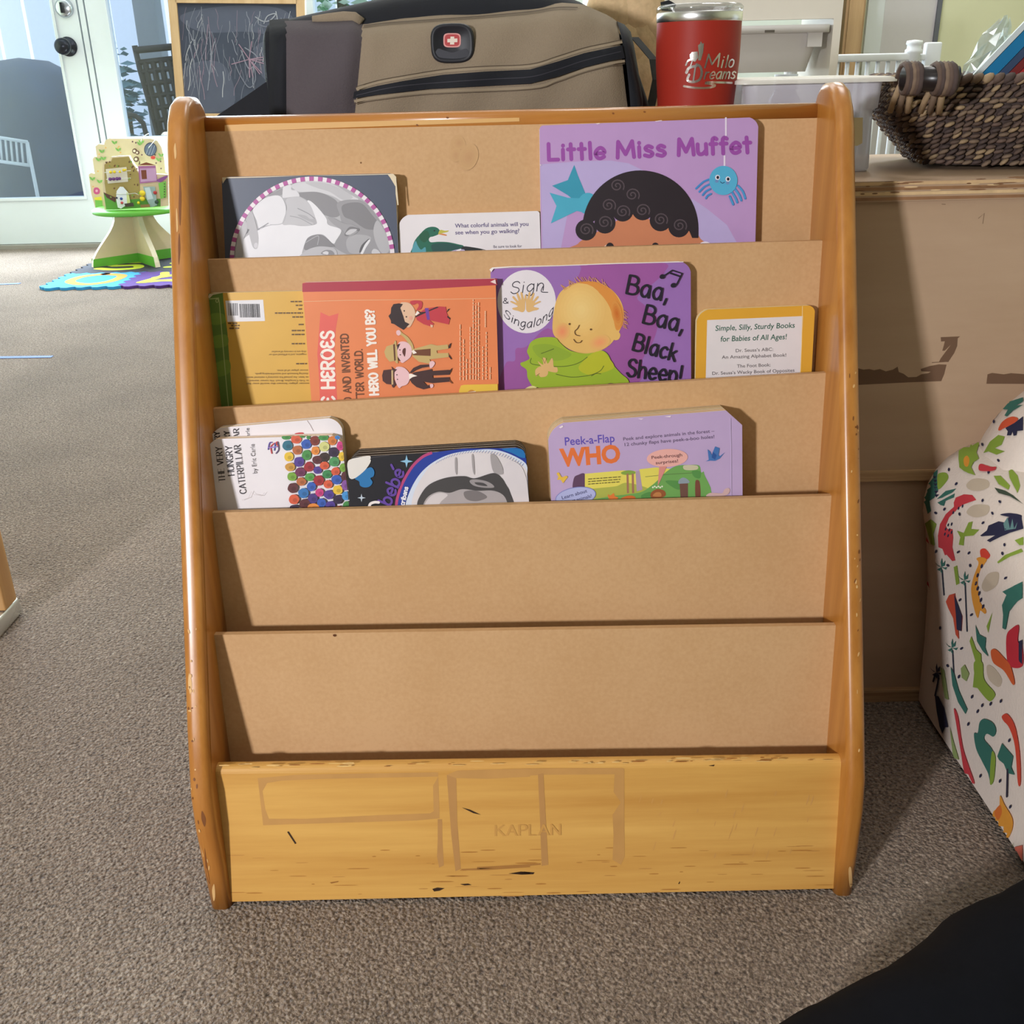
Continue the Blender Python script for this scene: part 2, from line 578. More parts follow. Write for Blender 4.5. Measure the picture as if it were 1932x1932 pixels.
# ================================================================== the room
XL, XR, YB, YF, ZC = -3.2, 2.45, 5.3, -6.0, 2.5

def carpet_mat():
    m = bpy.data.materials.new('carpet')
    t, b = nt(m)
    tc = t.nodes.new('ShaderNodeTexCoord')
    n = t.nodes.new('ShaderNodeTexNoise')
    n.inputs['Scale'].default_value = 240
    n.inputs['Detail'].default_value = 3.5
    n.inputs['Roughness'].default_value = .6
    n.inputs['Distortion'].default_value = .6
    v = t.nodes.new('ShaderNodeTexVoronoi')
    v.inputs['Scale'].default_value = 260
    big = t.nodes.new('ShaderNodeTexNoise')
    big.inputs['Scale'].default_value = 3.5
    big.inputs['Detail'].default_value = 4
    for q in (n, v, big):
        t.links.new(tc.outputs['Object'], q.inputs['Vector'])
    r = t.nodes.new('ShaderNodeValToRGB')
    for pos, c in ((.30, (66, 51, 41)), (.42, (117, 98, 83)), (.54, (153, 133, 115)), (.70, (190, 172, 155))):
        e = r.color_ramp.elements.new(pos)
        e.color = (*lin(c), 1)
    r.color_ramp.elements.remove(r.color_ramp.elements[0])
    r.color_ramp.elements.remove(r.color_ramp.elements[-1])
    t.links.new(n.outputs['Fac'], r.inputs[0])
    mx = t.nodes.new('ShaderNodeMix')
    mx.data_type = 'RGBA'
    mx.blend_type = 'MULTIPLY'
    mx.inputs[0].default_value = .55
    rb = t.nodes.new('ShaderNodeValToRGB')
    rb.color_ramp.elements[0].position = .3
    rb.color_ramp.elements[0].color = (.62, .60, .58, 1)
    rb.color_ramp.elements[1].position = .6
    rb.color_ramp.elements[1].color = (1, 1, 1, 1)
    t.links.new(big.outputs['Fac'], rb.inputs[0])
    t.links.new(r.outputs[0], mx.inputs[6])
    t.links.new(rb.outputs[0], mx.inputs[7])
    t.links.new(mx.outputs[2], b.inputs['Base Color'])
    b.inputs['Roughness'].default_value = .95
    b.inputs['Specular IOR Level'].default_value = .1
    b.inputs['Sheen Weight'].default_value = .24
    b.inputs['Sheen Roughness'].default_value = .6
    ad = t.nodes.new('ShaderNodeMath')
    ad.operation = 'SUBTRACT'
    t.links.new(n.outputs['Fac'], ad.inputs[0])
    t.links.new(v.outputs['Distance'], ad.inputs[1])
    bp = t.nodes.new('ShaderNodeBump')
    bp.inputs['Strength'].default_value = .9
    bp.inputs['Distance'].default_value = .006
    t.links.new(ad.outputs[0], bp.inputs['Height'])
    t.links.new(bp.outputs[0], b.inputs['Normal'])
    return m

struct(MB().box((XL, YF, -.05), (XR, YB+.06, 0), carpet_mat()).build('floor'))
GREEN = mat((212, 214, 182), .8, var=.03, scale=8)
WHITE = mat((212, 219, 224), .45, var=.02, scale=12)
struct(MB().box((XL, YF, ZC), (XR, YB, ZC+.08), mat((228, 226, 220), .9, var=.02)).build('ceiling'))
struct(MB().box((XL-.1, YF, -.05), (XL, YB, ZC), GREEN).build('wall_left'))
struct(MB().box((XR, YF, -.05), (XR+.1, YB, ZC), GREEN).build('wall_right'))
struct(MB().box((XL-.1, YF-.1, -.05), (XR+.1, YF, ZC), GREEN).build('wall_front'))

# french doors in the back wall
xr = onY(172, 180, YB).x                 # where the two leaves meet
LW = .93
dl, dr = xr-LW, xr+LW+.04
win0, win1, wz0, wz1 = onY(578, 20, YB).x, onY(800, 20, YB).x, .80, 2.05
wb = MB()
for lo, hi in (((XL-.1, -.05), (dl-.06, ZC)), ((dl-.06, 2.12), (win0, ZC)), ((dr+.06, -.05), (win0, 2.12)),
               ((win0, -.05), (win1, wz0)), ((win0, wz1), (win1, ZC)), ((win1, -.05), (XR+.1, ZC))):
    wb.box((lo[0], YB, lo[1]), (hi[0], YB+.12, hi[1]), GREEN)
struct(wb.build('wall_back'))
tr = MB()
tr.box((dl-.06, YB-.02, 0), (dl, YB+.1, 2.12), WHITE).box((dr, YB-.02, 0), (dr+.06, YB+.1, 2.12), WHITE)
tr.box((dl, YB-.02, 2.06), (dr, YB+.1, 2.12), WHITE)
tr.box((xr+.008, YB+.005, 0), (xr+.032, YB+.06, 2.06), WHITE)
tr.box((dl, YB-.03, 0), (dr, YB+.1, .018), mat((150, 145, 138), .4))
struct(tr.build('trim_1'))
GLASS = glassy('door_glass', (.90, .95, 1), .10)
def leaf(n, x0, x1, gx0, gx1, gz0, gz1=1.95):
    y0, y1 = YB+.005, YB+.05
    z0 = onY(90, 466, YB).z
    z0 = max(.02, z0)
    m = MB()
    m.box((x0, y0, z0), (gx0, y1, 2.055), WHITE).box((gx1, y0, z0), (x1, y1, 2.055), WHITE)
    m.box((gx0, y0, z0), (gx1, y1, gz0), WHITE).box((gx0, y0, gz1), (gx1, y1, 2.055), WHITE)
    for a, b in (((gx0-.012, gz0-.012), (gx0, gz1)), ((gx1, gz0-.012), (gx1+.012, gz1)), ((gx0, gz0-.012), (gx1, gz0))):
        m.box((a[0], y0-.008, a[1]), (b[0], y0, b[1]), WHITE)
    d = struct(m.build(n))
    g = MB().box((gx0, y0+.02, gz0), (gx1, y0+.026, gz1), GLASS).build('glass_pane', d)
    return d
gzl = onY(80, 373, YB).z
gxr = onY(126, 185, YB).x
d1 = leaf('door_1', dl, xr, dl+.12, gxr, gzl)
sx0 = onY(221, 140, YB).x
d2 = leaf('door_2', xr+.04, dr, sx0, dr-.12, onY(240, 258, YB).z)
k1 = onY(128, 88, YB)
k2 = onY(121, 15, YB)
DK = mat((42, 44, 52), .25, metal=.6)
SILV = mat((190, 196, 204), .22, metal=.9)
kn = MB()
Ry = Matrix.Rotation(pi/2, 3, 'X')
def turned(mb, prof, c, m, n=24):
    """turned shape whose axis points into the room (-Y)"""
    vs, fs = [], []
    for r, z in prof:
        vs += [(c.x+r*cos(2*pi*j/n), c.y-z, c.z+r*sin(2*pi*j/n)) for j in range(n)]
    for k in range(len(prof)-1):
        fs += [(k*n+j, k*n+(j+1) % n, (k+1)*n+(j+1) % n, (k+1)*n+j) for j in range(n)]
    mb.add(vs, fs, m, True)
k1.y = k2.y = YB+.005
turned(kn, [(0, .0), (.043, 0), (.043, .006), (.036, .012), (.016, .016), (.015, .04), (.03, .05), (.037, .062), (.035, .078), (.02, .088), (0, .09)], k1, DK)
kn.build('door_knob', d1)
kn = MB()
turned(kn, [(0, 0), (.042, 0), (.042, .006), (.034, .018), (.03, .02), (0, .021)], k2, SILV)
kn.box((k2.x-.006, k2.y-.04, k2.z-.022), (k2.x+.006, k2.y-.02, k2.z+.022), DK)
kn.build('deadbolt', d1)

# window on the back wall, seen between the easel and the bag
wf = MB()
for lo, hi in (((win0, wz0), (win0+.035, wz1)), ((win1-.05, wz0), (win1, wz1)), ((win0+.035, wz0), (win1-.05, wz0+.05)), ((win0+.035, wz1-.05), (win1-.05, wz1))):
    wf.box((lo[0], YB-.015, lo[1]), (hi[0], YB+.1, hi[1]), WHITE)
wo = struct(wf.build('window_1'))
MB().box((win0+.03, YB+.04, wz0+.04), (win1-.04, YB+.046, wz1-.04), GLASS).build('glass_pane', wo)

# closed grey door with white casing further right
gx0, gx1 = onY(1663, 40, YB).x, onY(1762, 40, YB).x
tr = MB()
cx0 = onY(1632, 40, YB).x
tr.box((cx0, YB-.025, 0), (gx0, YB, 2.05), WHITE).box((gx1, YB-.025, 0), (gx1+.02, YB, 2.05), mat((96, 100, 110), .5)).box((cx0, YB-.025, 2.05), (gx1+.02, YB, 2.1), WHITE)
struct(tr.build('trim_2'))
struct(MB().box((gx0, YB-.012, .02), (gx1, YB, 2.05), mat((196, 194, 198), .5, var=.02)).build('door_3'))
bs = MB()
bs.box((dr+.06, YB-.015, 0), (cx0, YB, .09), WHITE).box((gx1+.02, YB-.015, 0), (XR, YB, .09), WHITE)
struct(bs.build('baseboard_back'))

# patio outside the glass
struct(MB().box((-6.5, YB+.12, -.12), (4, 14, -.06), mat((214, 218, 224), .9, var=.1, scale=3)).build('ground'))

# ================================================================== the display rack
RX, HW, TS = .007, .3345, .019
VAR = wood('honey_varnish', (164, 102, 38), (190, 128, 58), 'Z', 16, 16, .33, coat=.35)
VARX = wood('honey_varnish_across', (170, 106, 42), (196, 132, 62), 'X', 16, 16, .33, coat=.35)
PLY = wood('front_plywood', (196, 140, 66), (222, 172, 92), 'X', 11, 18, .36, dark=(184, 126, 56), coat=.25)
def mdf_mat():
    m = bpy.data.materials.new('hardboard')
    t, b = nt(m)
    tc = t.nodes.new('ShaderNodeTexCoord')
    n = t.nodes.new('ShaderNodeTexNoise')
    n.inputs['Scale'].default_value = 260
    n.inputs['Detail'].default_value = 2
    n2 = t.nodes.new('ShaderNodeTexNoise')
    n2.inputs['Scale'].default_value = 9
    n2.inputs['Detail'].default_value = 5
    t.links.new(tc.outputs['Object'], n.inputs['Vector'])
    t.links.new(tc.outputs['Object'], n2.inputs['Vector'])
    ad = t.nodes.new('ShaderNodeMath')
    t.links.new(n.outputs['Fac'], ad.inputs[0])
    t.links.new(n2.outputs['Fac'], ad.inputs[1])
    r = t.nodes.new('ShaderNodeValToRGB')
    r.color_ramp.elements[0].position = .7
    r.color_ramp.elements[0].color = (*lin((194, 152, 107)), 1)
    r.color_ramp.elements[1].position = 1.3
    r.color_ramp.elements[1].color = (*lin((202, 161, 117)), 1)
    hf = t.nodes.new('ShaderNodeMath')
    hf.operation = 'MULTIPLY'
    hf.inputs[1].default_value = .5
    t.links.new(ad.outputs[0], hf.inputs[0])
    r.color_ramp.elements[0].position = .38
    r.color_ramp.elements[1].position = .62
    t.links.new(hf.outputs[0], r.inputs[0])
    t.links.new(r.outputs[0], b.inputs['Base Color'])
    b.inputs['Roughness'].default_value = .6
    b.inputs['Specular IOR Level'].default_value = .25
    return m
MDF = mdf_mat()
rack = thing('book_display_rack', 'honey coloured wooden book display rack with sloping brown tiers standing on the carpet', 'bookrack', (RX, 1.0, 0))

def shear(v):
    if v.x < -.2:
        v.x += .009*max(0, 1-v.z/.35)
def side(x0, x1, sgn):
    prof = [(.800, 0), (.800, .05), (.8005, .10), (.806, .138), (.83, .197), (1.040, .703), (1.047, .722), (1.058, .742), (1.073, .757), (1.092, .7625), (1.115, .7615), (1.128, .753), (1.137, .738), (1.140, .715), (1.140, 0)]
    bm = bmesh.new()
    a = [bm.verts.new((x0, y, z)) for y, z in prof]
    b = [bm.verts.new((x1, y, z)) for y, z in prof]
    n = len(prof)
    bm.faces.new(a)
    bm.faces.new(b[::-1])
    for k in range(n):
        bm.faces.new((a[k], b[k], b[(k+1) % n], a[(k+1) % n]))
    bmesh.ops.recalc_face_normals(bm, faces=bm.faces[:])
    ed = [e for e in bm.edges if abs(e.verts[0].co.x-e.verts[1].co.x) < 1e-6 and not (e.verts[0].co.z < 1e-6 and e.verts[1].co.z < 1e-6)]
    bmesh.ops.bevel(bm, geom=ed, offset=.0075, segments=4, affect='EDGES', profile=.5, clamp_overlap=True)
    m = MB().bm(bm, VAR, True)
    return m
SPL = []
for x0, x1, sg in ((-.3265, -.3055, 1), (.3195, .3385, -1)):
    mb = side(x0, x1, sg)
    for v in mb.v:
        shear(v)
    # worn pale nicks and dark scuffs along the front edge
    bv = mb.bvh()
    rnd = random.Random(3 if sg > 0 else 5)
    def srf(px, py, d, bv=bv):
        h = bv.ray_cast(EYE, ray(px, py).normalized())
        return None if h[0] is None else h[0] - ray(px, py).normalized()*max(d, .0003)
    A = Art(mb, srf, cut=6, rough=.6)
    pale, scuff = mat((214, 170, 112), .6), mat((120, 70, 30), .6)
    if sg > 0:
        for c, P in ((pale, [(331,270),(333,292),(330,300),(328,280)]), (pale, [(334,395),(336,430),(333,436),(332,400)]), (scuff, [(339,330),(342,370),(340,425),(337,400),(338,350)]),
                     (scuff, [(338,440),(340,470),(337,500),(336,460)]), (pale, [(357,1270),(362,1290),(359,1310),(355,1290)]), (pale, [(371,1565),(377,1590),(384,1615),(379,1618),(372,1590)]),
                     (pale, [(385,1640),(392,1668),(390,1690),(386,1670)]), (scuff, [(381,1530),(388,1545),(386,1560),(380,1545)]), (scuff, [(386,1600),(392,1640),(396,1668),(389,1650)]), (pale, [(404,1668),(406,1690),(403,1700),(400,1680)])):
            A.poly(P, c, True)
        for k in range(34):
            y = rnd.uniform(1180, 1700)
            x = 357+(max(0, y-1540)*.22)+rnd.uniform(-2, 16)
            A.poly(ell(x, y, rnd.uniform(.8, 2), rnd.uniform(1.5, 5), rnd.uniform(-.4, .1), 7), pale if rnd.random() < .6 else scuff)
    else:
        for k in range(46):
            y = rnd.uniform(700, 1680)
            x = 1606+(y-700)*.022-max(0, y-1560)*.11+rnd.uniform(-4, 14)
            A.poly(ell(x, y, rnd.uniform(.8, 2), rnd.uniform(1.5, 5), rnd.uniform(-.1, .4), 7), pale if rnd.random() < .62 else scuff)
        A.poly([(1601,1640),(1606,1638),(1608,1668),(1603,1672)], pale, True)
    mb.build('side_panel', rack)

LEAN = .12
SL = {'rail': (1.118, .741, .743), 's2': (1.058, .6095, .6150), 's3': (1.002, .4695, .4925), 's4': (.945, .3785, .3820), 's5': (.890, .2695, .2650), 'f': (.830, .1525, .1470)}
NF = Vector((0, -1, LEAN)).normalized()
def faceY(k, z):
    Y, a, b = SL[k]
    return Y - LEAN*((a+b)/2 - z)
def board(k, zb, th, m, hw=.3155, zt=None):
    Y, zl, zr = SL[k]
    fr, bk = [], []
    for x, z in ((RX-hw, zb), (RX+hw, zb), (RX+hw, zr), (RX-hw, zl)):
        fr.append(Vector((x, faceY(k, z), z)))
        bk.append(Vector((x, faceY(k, z)+th, z)))
    for v in fr+bk:
        shear(v)
    return MB().prism(fr, bk, m)
for k, zb in (('s2', .35), ('s3', .235), ('s4', .13), ('s5', .02)):
    mb = board(k, zb, .006, MDF)
    if k == 's5':
        A = Art(mb, lambda x, y, d: onX(x, y, 0) if 0 else (lambda p: p)(onY(x, y, faceY('s5', .262)-.0006)), rough=.9)
        A.poly(ell(631, 1199, 3.2, 2.2, .3, 9), (92, 52, 26))
    mb.build('divider_panel', rack, recalc=False)
# hardboard back and the moulded rail across its top
bk = MB()
hw = .3155
zt = .7285
fr = [Vector((x, faceY('rail', z), z)) for x, z in ((RX-hw, .03), (RX+hw, .03), (RX+hw, zt), (RX-hw, zt))]
bk.prism(fr, [p+Vector((0, .006, 0)) for p in fr], MDF)
A = Art(bk, lambda x, y, d: (lambda r_, o_: EYE+r_*((o_-EYE).dot(NF)/r_.dot(NF)))(ray(x, y), Vector((0, faceY('rail', .69), .69))+NF*(.0001+d)), rough=.8, step=.00003)
A.poly(ell(681, 307, 1.8, 1.8, 0, 8), (120, 80, 46))
for x, y, rx, ry, q in ((864,280,16,26,0), (866,270,12,12,.4), (860,292,10,14,.2), (884,296,18,26,.3)):
    A.soft(lambda P: P, x, y, rx, ry, (197, 156, 111), (190, 147, 104), 5, q)
bk.build('back_panel', rack)
bm = bmesh.new()
bmesh.ops.create_cube(bm, size=1)
for v in bm.verts:
    v.co = Vector((RX+v.co.x*2*hw, 1.129+v.co.y*.024, .733+v.co.z*.019))
bmesh.ops.bevel(bm, geom=[e for e in bm.edges if abs(e.verts[0].co.x-e.verts[1].co.x) > .1 and e.verts[0].co.z > .735], offset=.007, segments=4, affect='EDGES', profile=.5)
ra = MB().bm(bm, VARX, True)
A = Art(ra, lambda x, y, d: onY(x, y, 1.1166-d), rough=.5)
A.poly([(424,236),(470,234),(980,222),(980,229),(470,247),(424,252)], mat((216, 168, 104), .5))  # sunlit sheen of the rail, put into the colour as a paler strip
A.lay += 1
for x, y in ((844, 222), (1157, 214), (1216, 211), (787, 236)):
    A.poly(ell(x, y, 2.4, 1.8, .4, 8), (128, 74, 28))
ra.build('top_rail', rack)

# front plywood panel with tape ghosts and the stamped name
Y, zl, zr = SL['f']
bm = bmesh.new()
cs = []
for x, z in ((RX-hw, .004), (RX+hw, .004), (RX+hw, zr), (RX-hw, zl)):
    cs.append((x, faceY('f', z) - (.006 if z < .1 else 0), z))
a = [bm.verts.new(c) for c in cs]
b = [bm.verts.new((c[0], c[1]+.015, c[2])) for c in cs]
bm.faces.new(a); bm.faces.new(b[::-1])
for k in range(4):
    bm.faces.new((a[k], a[(k+1) % 4], b[(k+1) % 4], b[k]))
bmesh.ops.recalc_face_normals(bm, faces=bm.faces[:])
bmesh.ops.bevel(bm, geom=[e for e in bm.edges if abs(e.verts[0].co.x-e.verts[1].co.x) > .1 and e.verts[0].co.z > .1], offset=.006, segments=4, affect='EDGES', profile=.5)
fp = MB().bm(bm, PLY, True)
fp.sm = [False]*len(fp.sm)
for v in fp.v:
    shear(v)
P0, P1 = Vector(cs[0]), Vector(cs[3])
nF = (P1-P0).cross(Vector((1, 0, 0))).normalized()
if nF.y > 0:
    nF = -nF
def fsurf(x, y, d):
    dd = ray(x, y)
    t = (P0+nF*d-EYE).dot(nF)/dd.dot(nF)
    return EYE+dd*t
A = Art(fp, fsurf, rough=.5, step=.00003, var=.12)
tape, tape2, dk = (192, 142, 80), (182, 133, 77), (54, 34, 20)
c3 = crop(340, 1380, 2.927)
c4 = crop(900, 1380, 2.542)
A.poly(c3([(428,258),(640,240),(800,236),(1425,226),(1424,250),(1380,250),(800,262),(560,272),(480,285),(455,330),(470,430),(490,482),(700,482),(1100,462),(1380,452),(1400,440),(1398,380),(1396,300),(1425,250),(1432,480),(1300,492),(700,510),(458,518)]), tape, lay=1)
A.poly(c3([(1422,485),(1446,485),(1448,600),(1456,740),(1430,752),(1418,690),(1422,600)]), tape2, lay=1)
A.poly(c3([(1472,240),(1524,256),(1530,500),(1550,760),(1520,772),(1496,560)]), tape2, lay=2)
A.poly(c3([(1472,240),(1530,216),(1932,204),(1932,250),(1700,262),(1524,258)]), tape, lay=3)
A.poly(c4([(0,184),(318,177),(700,175),(704,205),(318,208),(0,226)]), tape, lay=2)
A.poly(c4([(292,205),(318,200),(330,420),(342,640),(310,645),(302,420)]), tape2, lay=4)
A.poly(c4([(660,205),(706,176),(706,400),(708,600),(690,640),(650,615),(655,500),(650,400),(690,340),(655,290)]), tape, lay=4)
A.poly(c3([(1550,760),(1700,752),(1932,742),(1932,750),(1700,766),(1560,768)]), (168, 116, 58), lay=5)
A.poly(c4([(0,650),(150,642),(305,632),(305,640),(150,654),(0,662)]), (168, 116, 58), lay=5)
A.pen('KAPLAN', c4([(90,500)])[0], c4([(398,496)])[0], 19.5, 4.2, (198, 146, 76), nib=.45, serif=2.2, lay=6)
for P in ([(590,555),(600,552),(642,618),(634,622)], [(1392,870),(1420,862),(1460,866),(1432,880),(1402,884)], [(1815,786),(1900,774),(1932,778),(1932,786),(1880,788)], [(1555,420),(1600,432),(1660,460),(1620,452)],
          [(1545,843),(1590,840),(1610,848),(1570,851)], [(826,834),(875,826),(872,832),(835,840)], [(1222,928),(1240,932),(1236,937),(1225,936)]):
    A.poly(c3(P), dk if P[0][0] != 826 else (150, 98, 44), lay=7)
A.poly(c4([(150,682),(210,672),(276,676),(270,685),(215,687)]), dk, lay=7)
A.poly(c4([(1110,164),(1140,160),(1135,167)]), dk, lay=7)
A.poly(c4([(965,730),(972,718),(974,724),(969,733)]), dk, lay=7)
rnd = random.Random(11)
for k in range(70):
    x, y = rnd.uniform(440, 1560), rnd.uniform(1600, 1690)
    A.poly(ell(x, y-.011*(x-1000), rnd.uniform(3, 26), rnd.uniform(.5, 1.3), -.012, 8), rnd.choice([(180, 124, 58), (172, 116, 52), (188, 134, 68)]), lay=3)
for k in range(26):
    x, y = rnd.uniform(1200, 1560), rnd.uniform(1480, 1620)
    A.poly(ell(x, y, rnd.uniform(.7, 1.6), rnd.uniform(4, 11), .3, 8), (202, 150, 84), lay=3)
for k in range(60):
    x = rnd.uniform(410, 1585)
    y = 1447-(x-410)*.0125+rnd.uniform(-6, 3)
    A.poly(ell(x, y, rnd.uniform(3, 16), rnd.uniform(.5, 1.6), -.012, 8), rnd.choice([(222, 180, 112), (150, 92, 38), (214, 168, 96)]), lay=3)
fp.build('front_panel', rack)
# ledges the books stand on
FLOORZ = {1: .500, 2: .365, 3: .262}
for z, a, b in ((.500, 's2', 'rail'), (.365, 's3', 's2'), (.262, 's4', 's3'), (.145, 's5', 's4'), (.045, 'f', 's5')):
    ya = faceY(a, z)+(.0065 if a != 'f' else .016)
    MB().box((RX-hw, ya, z-.008), (RX+hw, faceY(b, z)-.0005, z), MDF).build('shelf_ledge', rack)

# ================================================================== books
ROW = {1: 'rail', 2: 's2', 3: 's3'}
GRP = 'board books in the display rack'
def book(label, row, base, t, q, radii, cover, edge, draw, zb=None, back=None, name='board_book', cover_th=.0016, inset=.0, pages=None, chamfer=0, layers=None):
    """q: photo corners top-left, top-right, right and left where the tier hides it"""
    key = ROW[row]
    Y, a, b = SL[key]
    S0 = Vector((0, Y, (a+b)/2))
    o = S0 + NF*(base+t+.0006)
    def on(x, y, d=0):
        dd = ray(x, y)
        return EYE + dd*(((o+NF*d)-EYE).dot(NF)/dd.dot(NF))
    zb = FLOORZ[row]+.0005 if zb is None else zb
    TL, TR, RB, LB = [on(*p) for p in q]
    def ext(A, B):
        return A+(B-A)*((zb-A.z)/(B.z-A.z))
    LB, RB = ext(TL, LB), ext(TR, RB)
    def arc(P, A, B, r, n=7):
        if r <= 0:
            return [P]
        u, v = (A-P).normalized(), (B-P).normalized()
        a0, b0 = P+u*r, P+v*r
        if chamfer and P is TR:
            return [a0, b0]
        return [(a0*(1-s)*(1-s)+P*2*s*(1-s)*.55+b0*s*s+(a0+b0)/2*2*s*(1-s)*.45) for s in [k/n for k in range(n+1)]]
    loop = [LB] + arc(TL, LB, TR, radii[0]) + arc(TR, TL, RB, radii[1]) + [RB]
    ctr = (TL+TR+RB+LB)/4
    def sh(L, d, ins=0):
        return [p+NF*d+(ctr-p)*(ins/(ctr-p).length) for p in L]
    root = thing(name, label, 'book', ((LB+RB)/2 - NF*t/2), GRP)
    cv = MB()
    cv.prism(sh(loop, 0), sh(loop, -cover_th), mat(cover, .42, var=.06, scale=30), mat(edge, .7))
    if draw:
        draw(Art(cv, on, step=.00002))
    cv.build('front_cover', root)
    pg = MB()
    pl = mat(edge, .8, var=.12, scale=200)
    n = pages or 6
    d0, d1 = -cover_th-.0002, -(t-cover_th)+.0002
    if layers:
        tot, acc = sum(q_[0] for q_ in layers), 0
        for fr_, col in layers:
            pg.prism(sh(loop, d0+(d1-d0)*acc/tot), sh(loop, d0+(d1-d0)*(acc+fr_*.97)/tot), mat(col, .7))
            acc += fr_
        n = 0
    for k in range(n):
        e0 = d0+(d1-d0)*k/n
        e1 = d0+(d1-d0)*(k+.86)/n
        pg.prism(sh(loop, e0, inset+.0004*(k % 2)), sh(loop, e1, inset+.0004*(k % 2)), pl)
    pg.build('page_block', root)
    bk = MB()
    bk.prism(sh(loop, -(t-cover_th)), sh(loop, -t), mat(back or cover, .5), mat(edge, .7))
    bk.build('back_cover', root)
    return root, on

# -- upper tier ------------------------------------------------------
def draw_photo_book(A):
    c = crop(390, 300, 4.83)
    cx, cy, R = 962, 912, 732
    def disc(P, g, sm=True, lay=None):
        P = smooth_pts(P) if sm else P
        Q = []
        for x, y in P:
            r = hypot(x-cx, y-cy)
            if r > R-8:
                x, y = cx+(x-cx)*(R-8)/r, cy+(y-cy)*(R-8)/r
            Q.append((x, y))
        A.poly(c(Q), (g, g-3, g), lay=lay)
    disc(ell(cx, cy, R-10, R-10, 0, 60, pi, 2*pi)+[(cx+R-12, cy+60), (cx-R+12, cy+60)], 176, False)
    disc([(770,240),(860,200),(1000,190),(1150,230),(1320,330),(1380,370),(1250,390),(1150,340),(1000,300),(850,300),(790,270)], 206)
    disc([(900,215),(1050,215),(1200,260),(1330,345),(1250,375),(1120,300),(1000,262)], 188)
    disc([(830,310),(1000,300),(1130,345),(1195,400),(1225,490),(1180,530),(1100,520),(1000,470),(920,380),(850,340)], 138)
    disc([(1195,395),(1400,375),(1520,480),(1620,640),(1670,800),(1660,900),(1400,910),(1280,870),(1160,800),(1150,730),(1230,640),(1215,520)], 152)
    disc([(1240,420),(1400,400),(1500,500),(1580,620),(1460,640),(1330,560),(1250,520)], 128)
    disc([(1560,560),(1640,700),(1665,830),(1600,860),(1540,760),(1520,640)], 178)
    disc([(1270,760),(1310,700),(1420,690),(1500,720),(1440,800),(1400,860),(1300,850)], 170)
    disc([(1400,850),(1420,790),(1470,740),(1490,745),(1450,810),(1420,868)], 226)
    disc([(1390,845),(1412,785),(1465,735),(1480,730),(1440,780),(1405,850)], 92)
    disc([(1505,860),(1520,820),(1560,830),(1580,868)], 200)
    disc([(560,330),(640,290),(690,270),(690,320),(620,340)], 150)
    disc([(690,330),(700,240),(740,225),(770,240),(775,280),(820,290),(845,340),(780,345),(700,355)], 216)
    disc([(420,470),(470,400),(560,345),(660,335),(710,400),(722,490),(695,580),(600,600),(530,610),(480,640),(455,560)], 224)
    disc([(330,740),(400,680),(480,645),(560,610),(700,590),(860,610),(980,600),(1000,560),(920,400),(940,380),(1010,440),(1090,540),(1110,600),(1225,645),(1180,740),(1150,770),(1060,690),(960,700),(900,760),(870,850),(840,930),(330,930),(315,820)], 228)
    disc([(690,590),(730,460),(720,380),(760,350),(850,345),(930,400),(975,490),(985,540),(940,545),(900,515),(830,510),(920,560),(970,580),(960,605),(860,605),(760,600)], 192)
    A.line(c([(830,450),(930,500),(980,540)]), 1.6, (150, 148, 152), True)
    A.line(c([(760,520),(850,540),(960,600)]), 1.4, (160, 158, 162), True)
    A.line(c([(720,400),(722,490),(690,585),(580,600)]), 1.2, (176, 174, 178), True)
    A.line(c([(470,640),(520,610),(560,585)]), 1.8, (150, 148, 154), True)
    disc([(360,500),(410,480),(440,560),(470,700),(465,800),(440,820),(415,790),(390,700),(365,600)], 182)
    A.poly(c(ell(448, 788, 18, 26, .1, 12)), (206, 202, 206))
    disc([(335,700),(380,660),(385,640),(345,650)], 110)
    disc([(262,830),(300,640),(350,560),(370,640),(335,740),(325,900),(268,905)], 188)
    disc([(890,790),(920,720),(990,690),(1060,700),(1140,770),(1160,800),(1000,810),(900,830)], 132)
    disc([(840,925),(900,840),(1000,800),(1100,800),(1170,820),(1190,870),(1180,925)], 186)
    disc([(1040,860),(1080,830),(1140,835),(1165,870),(1120,885),(1080,875)], 140)
    disc([(1055,858),(1085,840),(1110,850),(1100,872)], 214)
    disc([(1100,530),(1160,540),(1260,590),(1330,600),(1390,640),(1340,690),(1280,700),(1240,650),(1150,590)], 158)
    disc([(1255,690),(1300,620),(1380,630),(1385,655),(1330,660),(1290,700)], 120)
    disc([(1265,680),(1310,640),(1370,645),(1300,690)], 196)
    A.line(c([(905,760),(1015,700),(1010,780)]), 1.6, (168, 166, 170), True)
    A.line(c(ell(cx, cy, R, R, 0, 60, pi-.05, 2*pi+.05)), 8.2, (230, 220, 224), cap=False)
    n = 29
    for k in range(n):
        a = pi-.02+(pi+.04)*(k+.15)/n
        A.line(c(ell(cx, cy, R, R, 0, 3, a, a+.055)), 8.2, (176, 82, 150), cap=False, lay=A.lay)
    A.poly(c([(145,225),(180,175),(500,168),(900,152),(1300,150),(1650,142),(1672,170),(1720,250),(1722,320),(1738,420),(1748,420),(1725,160),(1700,135),(140,168)]), (222, 204, 172))
book('dark blue board book with a black and white baby photograph in a striped circle', 1, 0, .016, [(418,334),(745,327),(752,480),(425,489)], (.005, .005), (76, 82, 100), (226, 210, 180), draw_photo_book)

